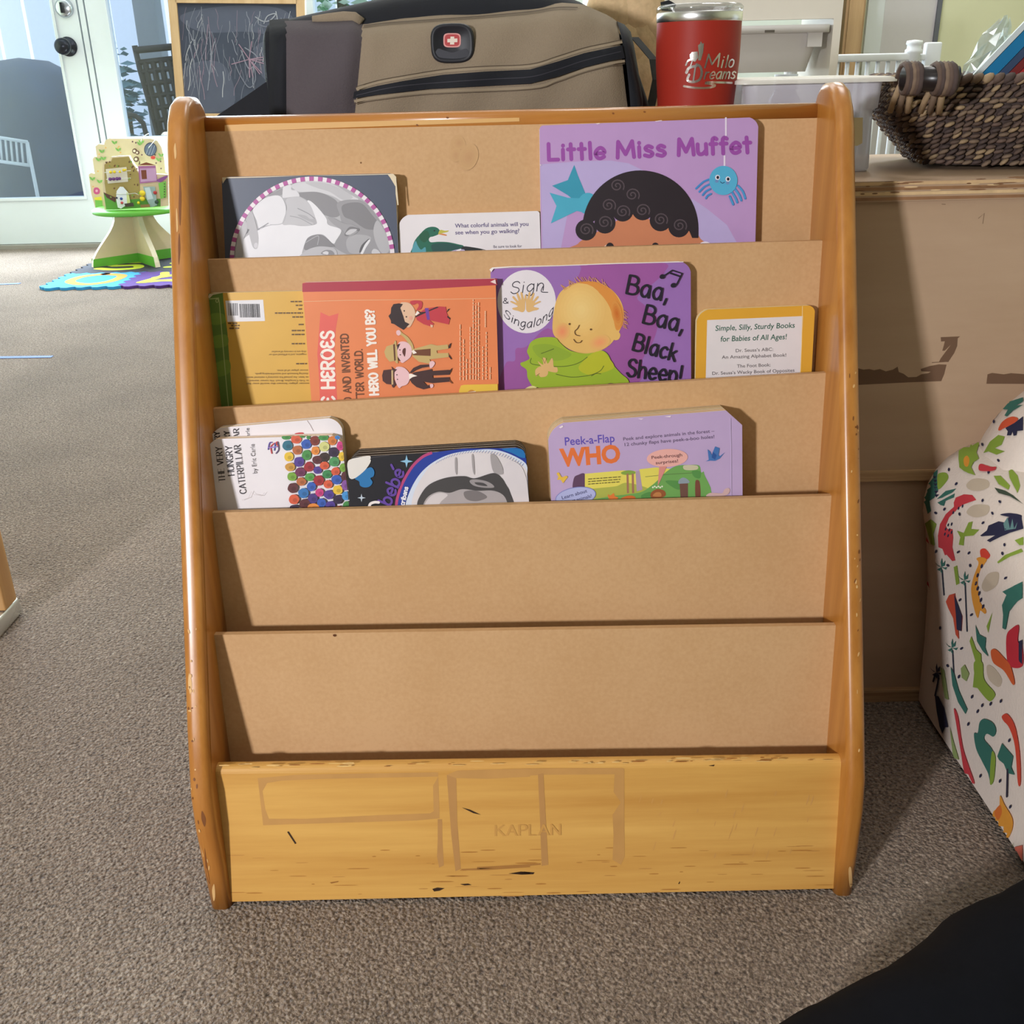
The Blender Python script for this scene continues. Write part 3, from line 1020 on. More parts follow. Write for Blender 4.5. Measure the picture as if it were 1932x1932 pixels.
def draw_duck(A):
    c = crop(740, 370, 6.44)
    g, k = (22, 98, 76), (30, 34, 34)
    A.poly(c([(248,720),(248,620),(275,540),(330,470),(400,400),(460,375),(520,375),(560,395),(582,430),(560,465),(500,490),(460,500),(445,530),(470,560),(560,555),(680,560),(800,585),(870,610),(860,700),(600,720)]), g, True)
    A.poly(c([(250,690),(252,610),(285,545),(310,600),(350,650),(400,620),(410,680),(400,705)]), (78, 150, 162), True)
    A.poly(c([(330,480),(400,420),(440,440),(450,500),(400,560),(350,540)]), (20, 84, 56), True)
    A.poly(c([(480,590),(650,570),(800,600),(860,630),(700,660),(520,690)]), (28, 74, 68), True)
    A.poly(c([(860,612),(980,622),(1080,640),(1145,662),(1060,672),(1000,672),(880,690),(840,665)]), k, True)
    A.poly(c([(1060,672),(1100,655),(1140,662),(1110,680)]), (206, 196, 192), True)
    A.poly(c([(690,680),(760,655),(830,645),(880,655),(860,690),(720,700)]), (176, 160, 196), True)
    A.poly(c([(780,660),(830,640),(835,655),(790,680)]), (230, 224, 228), True)
    A.poly(c([(560,465),(582,412),(640,420),(685,418),(670,435),(610,450)]), (188, 178, 66), True)
    A.poly(c([(565,462),(610,455),(660,470),(655,482),(600,472)]), (208, 130, 70), True)
    A.poly(c(ell(512, 420, 11, 9, 0, 10)), (16, 30, 26))
    v = (104, 92, 132)
    A.text('What colorful animals will you', c([(762,384)])[0], c([(1655,360)])[0], 8, v, .012)
    A.text('see when you go walking?', c([(766,466)])[0], c([(1545,444)])[0], 8, v, .012)
    A.text('Be sure to look for', c([(1230,630)])[0], c([(1575,622)])[0], 5.4, (110, 104, 120), .006)
book('small white board book with a green duck, standing between two larger books', 1, 0, .012, [(752,406),(1018,398),(1020,474),(754,480)], (.010, .0025), (226, 218, 220), (232, 214, 190), draw_duck)

def draw_girl(A):
    c = crop(1000, 210, 4.2)
    A.poly(c([(82,420),(400,396),(640,390),(780,412),(900,470),(760,600),(500,700),(300,800),(240,1110),(100,1110)]), (182, 164, 208), False)
    A.poly(c([(1280,690),(1400,770),(1560,900),(1650,1060),(1300,1080)]), (182, 164, 208))
    for tx, a, b in (('Little', (150,385), (590,372)), ('Miss', (694,368), (1070,352)), ('Muffet', (1178,348), (1748,326))):
        A.pen(tx, c([a])[0], c([b])[0], 30, 7.4, (150, 74, 158))
    A.line(c([(1552,48),(1552,195)]), 3.2, (226, 212, 228), cap=False)
    A.line(c([(1541,350),(1541,436)]), 3.2, (226, 212, 228), cap=False)
    t1, t2 = (56, 146, 172), (74, 164, 190)
    A.poly(c([(350,425),(380,510),(438,650),(400,690),(330,690),(300,665),(175,590),(300,545),(318,500)]), t1)
    A.poly(c([(155,645),(300,685),(420,690),(420,800),(370,790),(165,888),(210,750)]), t2)
    A.poly(c(ell(455, 730, 75, 85, .2, 24)), t2)
    A.poly(c([(360,1110),(380,1050),(430,1010),(560,940),(720,850),(820,810),(1000,880),(1150,930),(1290,950),(1350,1010),(1375,1110)]), (198, 124, 88), True)
    h = (40, 30, 36)
    dome = ell(875, 930, 460, 462, 0, 40, pi, 2*pi)
    A.poly(c(dome+[(1335,1004),(1285,1004),(1262,950),(1180,930),(1040,870),(960,830),(890,850),(820,815),(740,860),(640,830),(520,860),(425,930)]), h)
    for x, y, r in ((444,940,84), (594,885,84), (734,790,84), (892,780,84), (1034,865,86), (1180,915,84)):
        A.poly(c(ell(x, y, r, r, 0, 24)), h)
    for x, y in ((690,590), (810,662), (622,745), (735,795), (892,785), (1034,858), (1185,905), (592,880), (444,938)):
        sp = [(x+(8+50*k/26)*cos(k*.42+2.2), y+(8+50*k/26)*sin(k*.42+2.2)*.95) for k in range(27)]
        A.line(c(sp), 2.2, (84, 70, 76))
    for x in (625, 985):
        A.poly(c(ell(x, 1092, 44, 40, 0, 20)), (236, 200, 176))
        A.poly(c(ell(x+8, 1092, 36, 52, 0, 20)), (38, 28, 32))
    A.poly(c(ell(1388, 1080, 58, 48, 0, 20)), (232, 222, 232))
    b, b2 = (84, 170, 206), (66, 134, 196)
    for k in range(4):
        A.line(c([(1420-4+k*6, 540+k*38), (1370+k*12, 562+k*36), (1316+k*26, 612+k*26)]), 3.6, b2, True)
        x0, y0 = 1648-k*22, 590+k*28
        A.line(c([(x0, y0), (x0+38-k*6, y0+45), (1706-k*32, 690+k*16)]), 4.2, b2, True)
        A.line(c([(x0+4, y0+6), (x0+38-k*6, y0+48), (1704-k*32, 684+k*16)]), 1.2, b, True)
    A.poly(c(ell(1532, 548, 112, 116, 0, 30)), b)
    for x in (1486, 1568):
        A.poly(c(ell(x, 524+(x-1486)*.16, 19, 21, 0, 16)), (226, 222, 232))
        A.poly(c(ell(x+2, 524+(x-1486)*.16, 11, 13, 0, 12)), (28, 26, 44))
    A.poly(c(ell(1480, 554, 14, 12, 0, 12)), (108, 140, 186))
    A.poly(c(ell(1566, 568, 14, 12, 0, 12)), (108, 140, 186))
    A.line(c([(1508,558),(1524,569),(1542,562)]), 1.2, (36, 60, 96), True)
    for P in ([(75,418),(92,425),(82,432)], [(520,97),(545,93),(560,97),(535,103)], [(990,78),(1040,70),(1050,76),(1000,82)]):
        A.poly(c(P), (226, 206, 214))
book('large lilac board book with a curly haired child and a blue spider', 1, 0, .014, [(1018,237),(1431,221),(1425,460),(1021,472)], (.003, .009), (184, 146, 194), (222, 206, 196), draw_girl)

# -- second tier -----------------------------------------------------
def draw_yellow(A):
    c = crop(380, 510, 5.084)
    A.poly(c([(60,250),(70,225),(205,212),(212,300),(250,600),(275,960),(305,1330),(160,1330),(140,1100),(100,700)]), (96, 128, 54))
    for P in ([(95,420),(210,420),(225,500),(105,520)], [(110,640),(240,620),(248,720),(120,740)], [(130,900),(260,860),(270,980),(140,1020)]):
        A.poly(c(P), (118, 148, 60), True)
    A.line(c([(70,275),(165,268),(172,310),(205,700),(240,1100),(262,1330)]), 1.6, (170, 184, 120))
    A.line(c(ell(150, 292, 12, 16)), 1.4, (170, 184, 120), closed=True)
    A.poly(c([(230,292),(592,282),(610,486),(250,494)]), (222, 218, 220))
    k = (66, 64, 68)
    rnd = random.Random(4)
    def bars(x0, x1, y0, y1, sl):
        x = x0
        while x < x1:
            wv = rnd.choice([3, 4, 6, 9])
            A.poly(c([(x, y0), (x+wv, y0), (x+wv+sl, y1), (x+sl, y1)]), k, lay=A.lay)
            x += wv+rnd.choice([4, 5, 7])
    bars(254, 345, 315, 434, 5)
    bars(362, 548, 322, 452, 8)
    ink = (98, 70, 30)
    for x0, x1, y in ((855,960,300), (905,965,336), (930,965,372), (705,970,410), (872,972,448), (932,978,520), (866,985,578), (866,985,616), (866,990,704), (908,1010,896), (256,350,508), (285,362,530), (268,366,556)):
        A.dashes(c([(x0, y)])[0], c([(x1, y-1)])[0], 2.6, ink, 7)
    # print that stands upside down: set from right to left
    for tx, x0, x1, y in (('soccer player of all time.', 722,1020,952), ('dazzling footwork and record-breaking goals,', 512,1022,984), ('as later, he joined his country’s national team,', 424,1024,1018),
                          ('in Três Corações, Brazil. His career started', 460,1026,1050), ('soccer player known the world over for', 430,1030,1078), ('magazine, and is affiliated with or', 645,1004,800), ('they are in memory of another', 668,1000,772)):
        A.text(tx, c([(x1, y)])[0], c([(x0, y+2)])[0], 3.4, ink, .004)
    A.poly(c([(62,262),(75,228),(210,210),(215,214),(110,236),(78,268)]), (206, 192, 160))
book('yellow paperback with a green spine and barcode, standing upside down at the left end', 2, 0, .010, [(392,553),(610,548),(624,768),(412,768)], (.004, .001), (212, 164, 66), (214, 200, 170), draw_yellow, name='paperback_book')

def draw_heroes(A):
    c = crop(680, 510, 6.9)
    e = crop(380, 510, 5.084)
    A.poly(e([(968,125),(1010,118),(1932,95),(2835,80),(2838,142),(1932,190),(968,208)]), (170, 50, 66))
    A.line(e([(975,300),(1400,288),(1932,282),(2400,276),(2820,268)]), .8, (224, 176, 132))
    A.poly(e([(1142,402),(1225,440),(1316,412),(1290,560),(1275,800),(1290,1000),(1306,1300),(1140,1330),(1130,1060),(1112,800),(1130,560)]), (222, 96, 84))
    W = (240, 226, 214)
    A.pen('Ɛ HƐROƐS', e([(1275,1275)])[0], e([(1265,590)])[0], 23, 5, W)
    br = (110, 62, 30)
    A.pen('D AND INVƐNTƐD', e([(1440,1260)])[0], e([(1405,612)])[0], 14, 2.6, br)
    A.pen('TTƐR WORLD.', e([(1560,1255)])[0], e([(1540,758)])[0], 14, 2.6, br)
    A.pen('HƐRO WILL YOU BƐ?', e([(1698,1190)])[0], e([(1655,380)])[0], 16, 4, W)
    A.pen('F', e([(1690,1275)])[0], e([(1690,1240)])[0], 14, 3.4, W)
    skin, pink, red, bk, tan_ = (222, 180, 148), (228, 184, 186), (190, 56, 66), (50, 32, 32), (194, 164, 104)
    # child in a red robe
    A.poly(c([(520,440),(560,415),(640,430),(700,500),(715,580),(690,660),(640,740),(580,720),(540,600)]), skin, True)
    A.poly(c([(430,440),(500,430),(555,440),(520,490),(560,600),(580,670),(640,700),(600,740),(560,775),(500,740),(440,700),(400,690),(395,650),(365,595),(395,560),(400,490)]), bk)
    A.poly(c([(645,410),(700,392),(780,398),(808,430),(790,500),(730,520),(760,460),(740,430),(680,450)]), red, True)
    A.poly(c([(715,600),(760,560),(840,500),(1020,470),(1110,475),(1125,560),(1165,640),(1150,705),(900,650),(960,700),(905,728),(820,700),(740,650)]), red)
    A.poly(c([(705,515),(790,545),(840,540),(1000,472),(1020,482),(880,540),(720,612),(712,600),(780,560)]), bk)
    A.poly(c([(838,492),(885,490),(905,640),(868,648)]), (112, 60, 148))
    A.poly(c([(712,580),(740,525),(770,556),(725,590)]), W)
    A.poly(c([(910,705),(945,715),(940,745),(915,740)]), skin)
    A.poly(c([(1120,550),(1140,505),(1168,498),(1140,530)]), bk)
    A.poly(c([(1130,590),(1172,625),(1165,640),(1130,610)]), bk)
    for x, y in ((570,528), (598,605)):
        A.poly(c(ell(x, y, 10, 10, 0, 8)), bk)
    A.poly(c(ell(655, 620, 22, 26, 0, 12)), (226, 160, 136))
    # man in a tan hat waving
    A.poly(c([(470,800),(510,780),(545,815),(620,870),(680,960),(690,1030),(640,1010),(610,930),(540,850),(480,840)]), tan_, True)
    A.poly(c([(470,790),(505,780),(525,820),(500,850),(470,830)]), pink, True)
    A.poly(c([(480,980),(520,930),(600,935),(655,990),(670,1060),(650,1130),(590,1180),(540,1205),(500,1150),(470,1060)]), pink, True)
    A.poly(c([(490,960),(520,955),(500,1000),(480,1040),(478,980)]), bk)
    A.poly(c([(490,1130),(525,1180),(500,1180)]), bk)
    A.poly(c([(340,990),(430,960),(450,915),(465,920),(480,1060),(490,1210),(470,1212),(445,1180),(380,1190),(330,1130),(310,1060)]), tan_)
    A.poly(c([(425,965),(450,960),(460,1170),(440,1182)]), (100, 58, 34))
    A.poly(c([(545,1060),(560,1020),(590,1020),(580,1120),(560,1100)]), (90, 44, 36), True)
    A.poly(c([(670,1030),(920,960),(1000,980),(1140,965),(1145,1020),(990,1045),(1000,1080),(1145,1075),(1150,1130),(980,1150),(900,1160),(920,1200),(890,1215),(760,1190),(680,1120)]), tan_)
    A.poly(c([(690,1040),(915,1020),(915,1115),(680,1105)]), (110, 62, 36))
    A.poly(c([(668,1055),(690,1035),(735,1075),(690,1090)]), W)
    A.poly(c([(1145,1010),(1160,960),(1185,945),(1165,1015)]), bk)
    A.poly(c([(1150,1090),(1190,1150),(1180,1162),(1155,1130)]), bk)
    # man in a bowler hat
    A.poly(c([(445,1330),(470,1260),(560,1265),(630,1330),(645,1400),(610,1480),(540,1510),(500,1530),(450,1430)]), pink, True)
    A.poly(c([(300,1300),(385,1290),(415,1290),(400,1250),(430,1280),(480,1290),(440,1330),(430,1420),(470,1480),(430,1530),(415,1520),(405,1488),(340,1480),(290,1440),(282,1370)]), (74, 40, 38))
    A.poly(c([(402,1300),(425,1300),(428,1485),(405,1490)]), (196, 166, 120))
    A.poly(c([(640,1420),(690,1330),(930,1285),(935,1310),(1150,1295),(1160,1360),(940,1370),(945,1400),(1160,1390),(1170,1450),(940,1470),(820,1450),(870,1500),(905,1490),(905,1530),(820,1550),(730,1520),(670,1470)]), (66, 38, 36))
    A.poly(c([(640,1330),(690,1270),(780,1230),(895,1225),(900,1255),(800,1270),(720,1300),(660,1340)]), (66, 38, 36))
    A.poly(c([(632,1350),(660,1345),(740,1375),(680,1390),(635,1420)]), W)
    A.poly(c([(900,1200),(940,1180),(970,1210),(940,1260),(905,1270)]), pink, True)
    A.poly(c([(905,1485),(945,1485),(945,1520),(915,1530)]), pink, True)
    A.poly(c([(1150,1300),(1170,1295),(1198,1265),(1180,1320),(1155,1360)]), bk)
    A.poly(c([(1160,1420),(1205,1470),(1190,1475),(1160,1450)]), (120, 66, 36))
    for x, y in ((475,1360), (482,1420), (512,1035), (518,1100)):
        A.poly(c(ell(x, y, 8, 8, 0, 8)), bk)
    A.poly(c([(695,1680),(740,1640),(800,1625),(805,1690),(720,1700)]), (74, 96, 160), True)
    A.poly(c([(800,1640),(930,1630),(935,1690),(810,1690)]), (150, 44, 40))
    # imprint lines
    for x, y0, y1 in ((1300,1430,690), (1345,1430,880), (1385,1425,1150), (1430,1420,730), (1470,1420,380), (1505,1425,430), (1540,1425,410), (1595,1425,980), (1640,1420,800), (1690,1420,1240)):
        A.dashes(c([(x-2, y0)])[0], c([(x-2, y1)])[0], 1.8, (236, 190, 152), 7)
    A.dashes(c([(1625,740)])[0], c([(1625,530)])[0], 2.2, (236, 190, 152), 2)
    A.poly(c([(1285,1720),(1285,1560),(1310,1500),(1350,1490),(1786,1480),(1792,1720)]), (226, 184, 66))
    A.poly(c(ell(1448, 1625, 62, 70, 0, 24)), (196, 130, 50))
    A.poly(c([(1395,1585),(1500,1572),(1506,1700),(1405,1700)]), (232, 222, 214))
    A.line(c([(1425,1610),(1478,1595),(1430,1680),(1480,1670)]), 2, (80, 60, 40))
    A.dashes(c([(1560,1650)])[0], c([(1750,1640)])[0], 3, (196, 150, 50), 6)
    A.poly(c([(1690,150),(1755,118),(1768,180),(1740,170)]), (232, 204, 200))
book('orange paperback with a crimson spine edge and printed little figures, turned sideways', 2, .0106, .012, [(570,533),(935,526),(941,742),(588,763)], (.002, .001), (224, 128, 78), (216, 190, 180), draw_heroes, name='paperback_book')

def draw_baby(A):
    c = crop(900, 480, 4.493)
    m, l = (152, 84, 150), (152, 112, 178)
    A.poly(c([(915,92),(1560,70),(1590,150),(1500,240),(1360,360),(1420,430),(1530,540),(1500,720),(1400,900),(1420,1010),(1250,1150),(700,1150),(640,700),(870,160)]), m, True)
    A.poly(c([(240,930),(320,900),(330,800),(420,780),(640,640),(900,1160),(230,1180)]), m, True)
    A.poly(c(ell(420, 400, 248, 268, 0, 44)), (224, 214, 218))
    ink = (58, 52, 62)
    A.pen('Sign', c([(285,335)])[0], c([(560,305)])[0], 22, 1.8, ink, slant=.25)
    A.line(c([(560,270),(545,315),(600,322)]), 1.6, ink, True)
    A.pen('&', c([(222,415)])[0], c([(264,415)])[0], 10, 1.4, ink)
    A.pen('Singalong', c([(228,520)])[0], c([(640,505)])[0], 16, 1.6, ink, slant=.25, bow=-24)
    sk = (216, 172, 112)
    for sx, ox in ((1, 352), (-1, 470)):
        def mm(P):
            return c([(ox+sx*(x-352), y) for x, y in P])
        A.poly(mm([(310,470),(300,455),(345,440),(285,405),(292,395),(335,410),(300,365),(312,355),(350,395),(335,335),(348,330),(375,385),(368,325),(384,325),(398,380),(405,345),(412,350),(408,420),(405,470),(385,490),(345,478)]), sk, True)
    A.poly(c([(640,640),(655,460),(700,330),(790,260),(900,230),(1020,235),(1130,290),(1210,380),(1245,490),(1230,600),(1150,740),(1060,810),(950,840),(860,835),(760,790),(680,720)]), (222, 176, 100), True)
    A.poly(c([(860,238),(960,228),(1060,248),(1160,320),(1225,430),(1245,520),(1228,610),(1180,640),(1150,520),(1110,420),(1040,330),(950,270)]), (214, 138, 60), True)
    A.poly(c([(1150,660),(1190,650),(1215,680),(1200,720),(1160,722)]), (222, 176, 100), True)
    A.soft(c, 880, 470, 205, 225, (224, 179, 104), (232, 196, 124), 7)
    A.soft(c, 722, 655, 66, 78, (223, 170, 100), (226, 138, 92), 7, .3)
    A.soft(c, 1040, 745, 92, 62, (223, 172, 100), (230, 150, 98), 7, -.3)
    A.soft(c, 1185, 500, 44, 110, (212, 140, 64), (196, 104, 36), 5, -.2)
    rnd = random.Random(8)
    for k in range(30):
        a = -2.3+k*.046
        x, y = 945+300*cos(a), 530+300*sin(a)
        A.line(c([(x, y), (x+rnd.uniform(-50, 10), y-rnd.uniform(15, 50))]), .9, (214, 150, 100), cap=False)
    for k in range(14):
        y = 470+k*11
        A.line(c([(1235, y), (1270+rnd.uniform(-10, 18), y+rnd.uniform(0, 40))]), .9, (214, 150, 100), cap=False)
    dk = (92, 58, 34)
    A.poly(c(ell(783, 590, 8, 9, 0, 10)), dk)
    A.poly(c(ell(964, 636, 8, 8, 0, 10)), dk)
    A.line(c([(866,600),(850,630),(828,652),(836,680),(870,690)]), 1.3, dk, True)
    A.line(c([(818,720),(840,746),(870,748),(888,730)]), 1.3, dk, True)
    g, g2 = (150, 172, 44), (178, 178, 40)
    A.poly(c([(430,800),(460,740),(540,705),(660,705),(700,745),(780,810),(900,840),(1000,830),(1060,815),(1110,850),(1150,930),(1220,1010),(1278,1060),(1270,1100),(1100,1100),(800,1140),(540,1165),(480,1130),(430,1050),(420,980),(375,945),(370,920),(410,905),(445,880),(425,830)]), g, True)
    A.poly(c([(860,960),(960,850),(1060,820),(1120,880),(1160,960),(1040,1010),(940,1020)]), g2, True)
    A.poly(c([(470,780),(600,760),(720,800),(800,850),(700,900),(540,880)]), (138, 162, 46), True)
    for P in ([(460,880),(470,930),(680,950),(800,940),(880,910),(935,870)], [(670,1015),(800,1040),(950,1025),(1040,990),(1075,945)], [(545,840),(600,820),(650,800)], [(970,1030),(1010,1010),(1050,1012)]):
        A.line(c(P), 1.3, (84, 100, 30), True)
    A.poly(c([(515,905),(560,935),(555,880),(580,880),(600,925),(632,880),(645,900),(650,950),(680,960),(675,1000),(590,985),(545,950)]), sk, True)
    A.poly(c([(500,1035),(495,980),(540,950),(600,985),(590,1030),(540,1040),(520,1020)]), sk, True)
    A.line(c([(555,880),(575,925),(590,880)]), .8, dk)
    A.line(c([(500,1030),(530,1010)]), .8, dk)
    A.poly(c([(385,1175),(420,1130),(480,1115),(550,1160),(540,1185)]), (222, 206, 140), True)
    A.poly(c(ell(512, 1140, 14, 14, 0, 12)), (74, 48, 40))
    A.poly(c([(1095,1120),(1110,1095),(1150,1092),(1190,1115),(1140,1130)]), (98, 76, 66), True)
    bk = (30, 24, 38)
    for tx, p0, p1, h in (('Baa,', (1265,328), (1605,398), 34), ('Baa,', (1405,578), (1735,660), 34), ('Black', (1318,808), (1672,904), 31), ('Sheep!', (1268,1030), (1720,1090), 32)):
        A.pen(tx, c([p0])[0], c([p1])[0], h, 4.4, bk)
    A.line(c([(1572,190),(1655,135),(1738,162),(1690,258)]), 2.6, bk)
    A.line(c([(1640,160),(1722,188)]), 3, bk)
    A.poly(c(ell(1570, 188, 24, 20, -.4, 14)), bk)
    A.poly(c(ell(1664, 262, 24, 20, -.4, 14)), bk)
    A.poly(c([(105,128),(130,110),(300,100),(700,92),(1200,72),(1750,60),(1750,66),(1200,80),(700,98),(300,108),(140,122),(120,150)]), (230, 220, 214))
book('purple board book with a smiling baby in green and a white round badge', 2, 0, .0125, [(925,507),(1303,493),(1304,719),(936,742)], (.004, .010), (150, 106, 172), (228, 216, 206), draw_baby)

def draw_seuss(A):
    c = crop(1290, 550, 6.9)
    A.poly(c([(305,372),(1552,320),(1515,1130),(285,1200)]), (222, 212, 212))
    A.line(c([(1545,190),(1543,322),(1534,700),(1515,1120)]), 1.2, (234, 206, 150), cap=False)
    gn = (46, 92, 74)
    A.text('Simple, Silly, Sturdy Books', c([(412,512)])[0], c([(1448,470)])[0], 10.5, gn, .011, .15)
    A.text('for Babies of All Ages!', c([(482,652)])[0], c([(1345,620)])[0], 10.5, gn, .011, .15)
    k = (98, 90, 90)
    for tx, p0, p1 in (("Dr. Seuss’s ABC:", (678,790), (1165,772)), ('An Amazing Alphabet Book!', (496,876), (1335,846)), ('The Foot Book:', (694,992), (1130,974)), ('Dr. Seuss’s Wacky Book of Opposites', (372,1086), (1442,1044))):
        A.text(tx, c([p0])[0], c([p1])[0], 6.4, k, .008)
book('small yellow board book with a white text panel, at the right end of its tier', 2, 0, .011, [(1315,585),(1538,576),(1531,708),(1312,722)], (.011, .006), (218, 160, 52), (226, 204, 160), draw_seuss)

# -- third tier ------------------------------------------------------
def draw_spots_back(A):
    c = crop(380, 770, 6.0375)
    k = (54, 46, 52)
    for tx, x0, x1, y0 in (('VERY', 205, 155, 620), ('HUNGRY', 322, 262, 820), ('CATERPILLAR', 432, 375, 1120)):
        pass
    A.pen('RY', c([(215,348)])[0], c([(205,268)])[0], 10.5, 2.5, k, nib=.3, serif=1.1)
    A.pen('RY', c([(325,345)])[0], c([(318,262)])[0], 10.5, 2.5, k, nib=.3, serif=1.1)
    A.pen('AR', c([(432,340)])[0], c([(426,235)])[0], 10.5, 2.5, k, nib=.3, serif=1.1)
    A.text('arle', c([(552,322)])[0], c([(545,225)])[0], 8, (70, 64, 70))
    A.line(c([(1205,142),(1245,200),(1275,260)]), .8, (160, 140, 140))
    A.poly(c([(1060,292),(1110,278),(1160,280),(1158,300)]), (190, 60, 66), True)
book('white board book half hidden behind its twin with the same dark titles', 3, 0, .012, [(394,809),(643,787),(660,957),(414,964)], (.012, .012), (228, 220, 222), (226, 206, 178), draw_spots_back)

def draw_spots(A):
    c = crop(380, 770, 6.0375)
    k = (50, 44, 50)
    for tx, p0, p1 in (('THE VERY', (272,832), (232,440)), ('HUNGRY', (375,762), (342,430)), ('CATERPILLAR', (512,968), (440,418))):
        A.pen(tx, c([p0])[0], c([p1])[0], 12, 2.0, k, nib=.3, serif=1.0)
    A.text('by Eric Carle', c([(632,742)])[0], c([(600,408)])[0], 8.6, (66, 60, 66), -.004)
    for P, q in (([(760,470),(775,400),(800,390)], (90, 70, 150)), ([(800,515),(790,440),(830,400)], (190, 60, 70)), ([(830,480),(840,400)], (60, 90, 160)), ([(850,515),(880,470),(870,390)], (90, 70, 110)), ([(870,430),(850,400),(862,385)], (190, 60, 60)), ([(770,450),(860,440)], (150, 120, 190))):
        A.line(c(P), 2.2, q, True)
    spots = [(965,330,50,30,1),(1080,355,60,50,2),(1150,318,30,22,1),(1218,330,22,25,1),(1195,412,58,56,3),(1290,372,54,54,4),(1390,335,58,36,1),(1490,372,50,52,5),(1550,335,30,22,6),(980,428,60,58,7),(1092,480,54,54,8),(1398,440,58,56,9),(1580,430,40,54,10),
             (995,555,52,54,11),(1198,535,54,58,1),(1298,485,46,50,12),(1502,502,58,58,13),(1600,550,40,52,11),(1112,612,60,58,14),(1398,560,56,54,15),(1315,590,54,48,16),(1010,670,58,48,17),(1225,668,58,56,18),(1322,708,48,44,14),(1400,655,52,46,2),(1512,612,60,56,19),(1612,678,40,50,20),
             (1125,730,58,54,21),(1030,780,54,50,20),(1232,785,54,46,22),(1430,755,54,48,23),(1528,722,48,48,2),(1335,825,58,60,18),(1540,815,60,54,3),(1630,780,40,54,16),(1138,838,54,48,8),(1442,868,52,48,2),(1040,910,58,58,16),(1252,895,52,54,3),(1640,880,46,58,24),(1552,932,56,54,11),
             (1162,968,60,58,25),(1345,962,48,48,10),(1452,985,58,52,14),(1648,1000,48,52,26),(1055,1040,58,58,2),(1268,1030,58,58,27),(1555,1042,54,52,13),(1178,1088,60,54,16),(1368,1080,50,54,3),(1470,1105,56,46,14),(1660,1110,50,50,1),(1060,1130,56,28,13),(1275,1130,66,44,12),(1565,1140,40,26,2)]
    pal = {1:(76,140,74),2:(212,92,62),3:(58,92,174),4:(128,58,48),5:(204,118,56),6:(64,124,190),7:(50,108,128),8:(182,104,62),9:(206,204,130),10:(196,62,122),11:(226,186,60),12:(226,138,62),13:(56,42,66),14:(84,62,140),15:(62,46,44),16:(94,48,52),17:(200,146,62),18:(158,46,54),19:(80,146,90),20:(120,164,62),21:(112,50,84),22:(86,152,74),23:(62,132,80),24:(136,84,156),25:(54,112,172),26:(72,146,206),27:(76,58,122)}
    rnd = random.Random(5)
    for x, y, rx, ry, q in spots:
        P = [(x+rx*cos(a)*rnd.uniform(.94, 1.05), y+ry*sin(a)*rnd.uniform(.94, 1.05)) for a in [2*pi*j/11 for j in range(11)]]
        P = [(min(px, 1598+max(0, py-330)*.105), max(py, 316-.008*(px-900)+2)) for px, py in P]
        A.poly(c(P), pal[q], True)
        d = tuple(max(0, int(v*.86)) for v in pal[q])
        A.poly(c([(min(x+rx*.2+rx*.45*cos(a), 1596+max(0, y-330)*.1), y+ry*.15+ry*.4*sin(a)) for a in [2*pi*j/8 for j in range(8)]]), d, True, lay=A.lay)
    A.line(c([(460,1050),(540,1020),(570,950),(600,985),(690,1000),(720,960)]), .5, (196, 182, 184))
book('white board book with rows of coloured paint spots, leaning in front of its twin', 3, .0126, .012, [(388,829),(642,821),(662,957),(405,964)], (.012, .009), (230, 222, 224), (230, 206, 178), draw_spots)

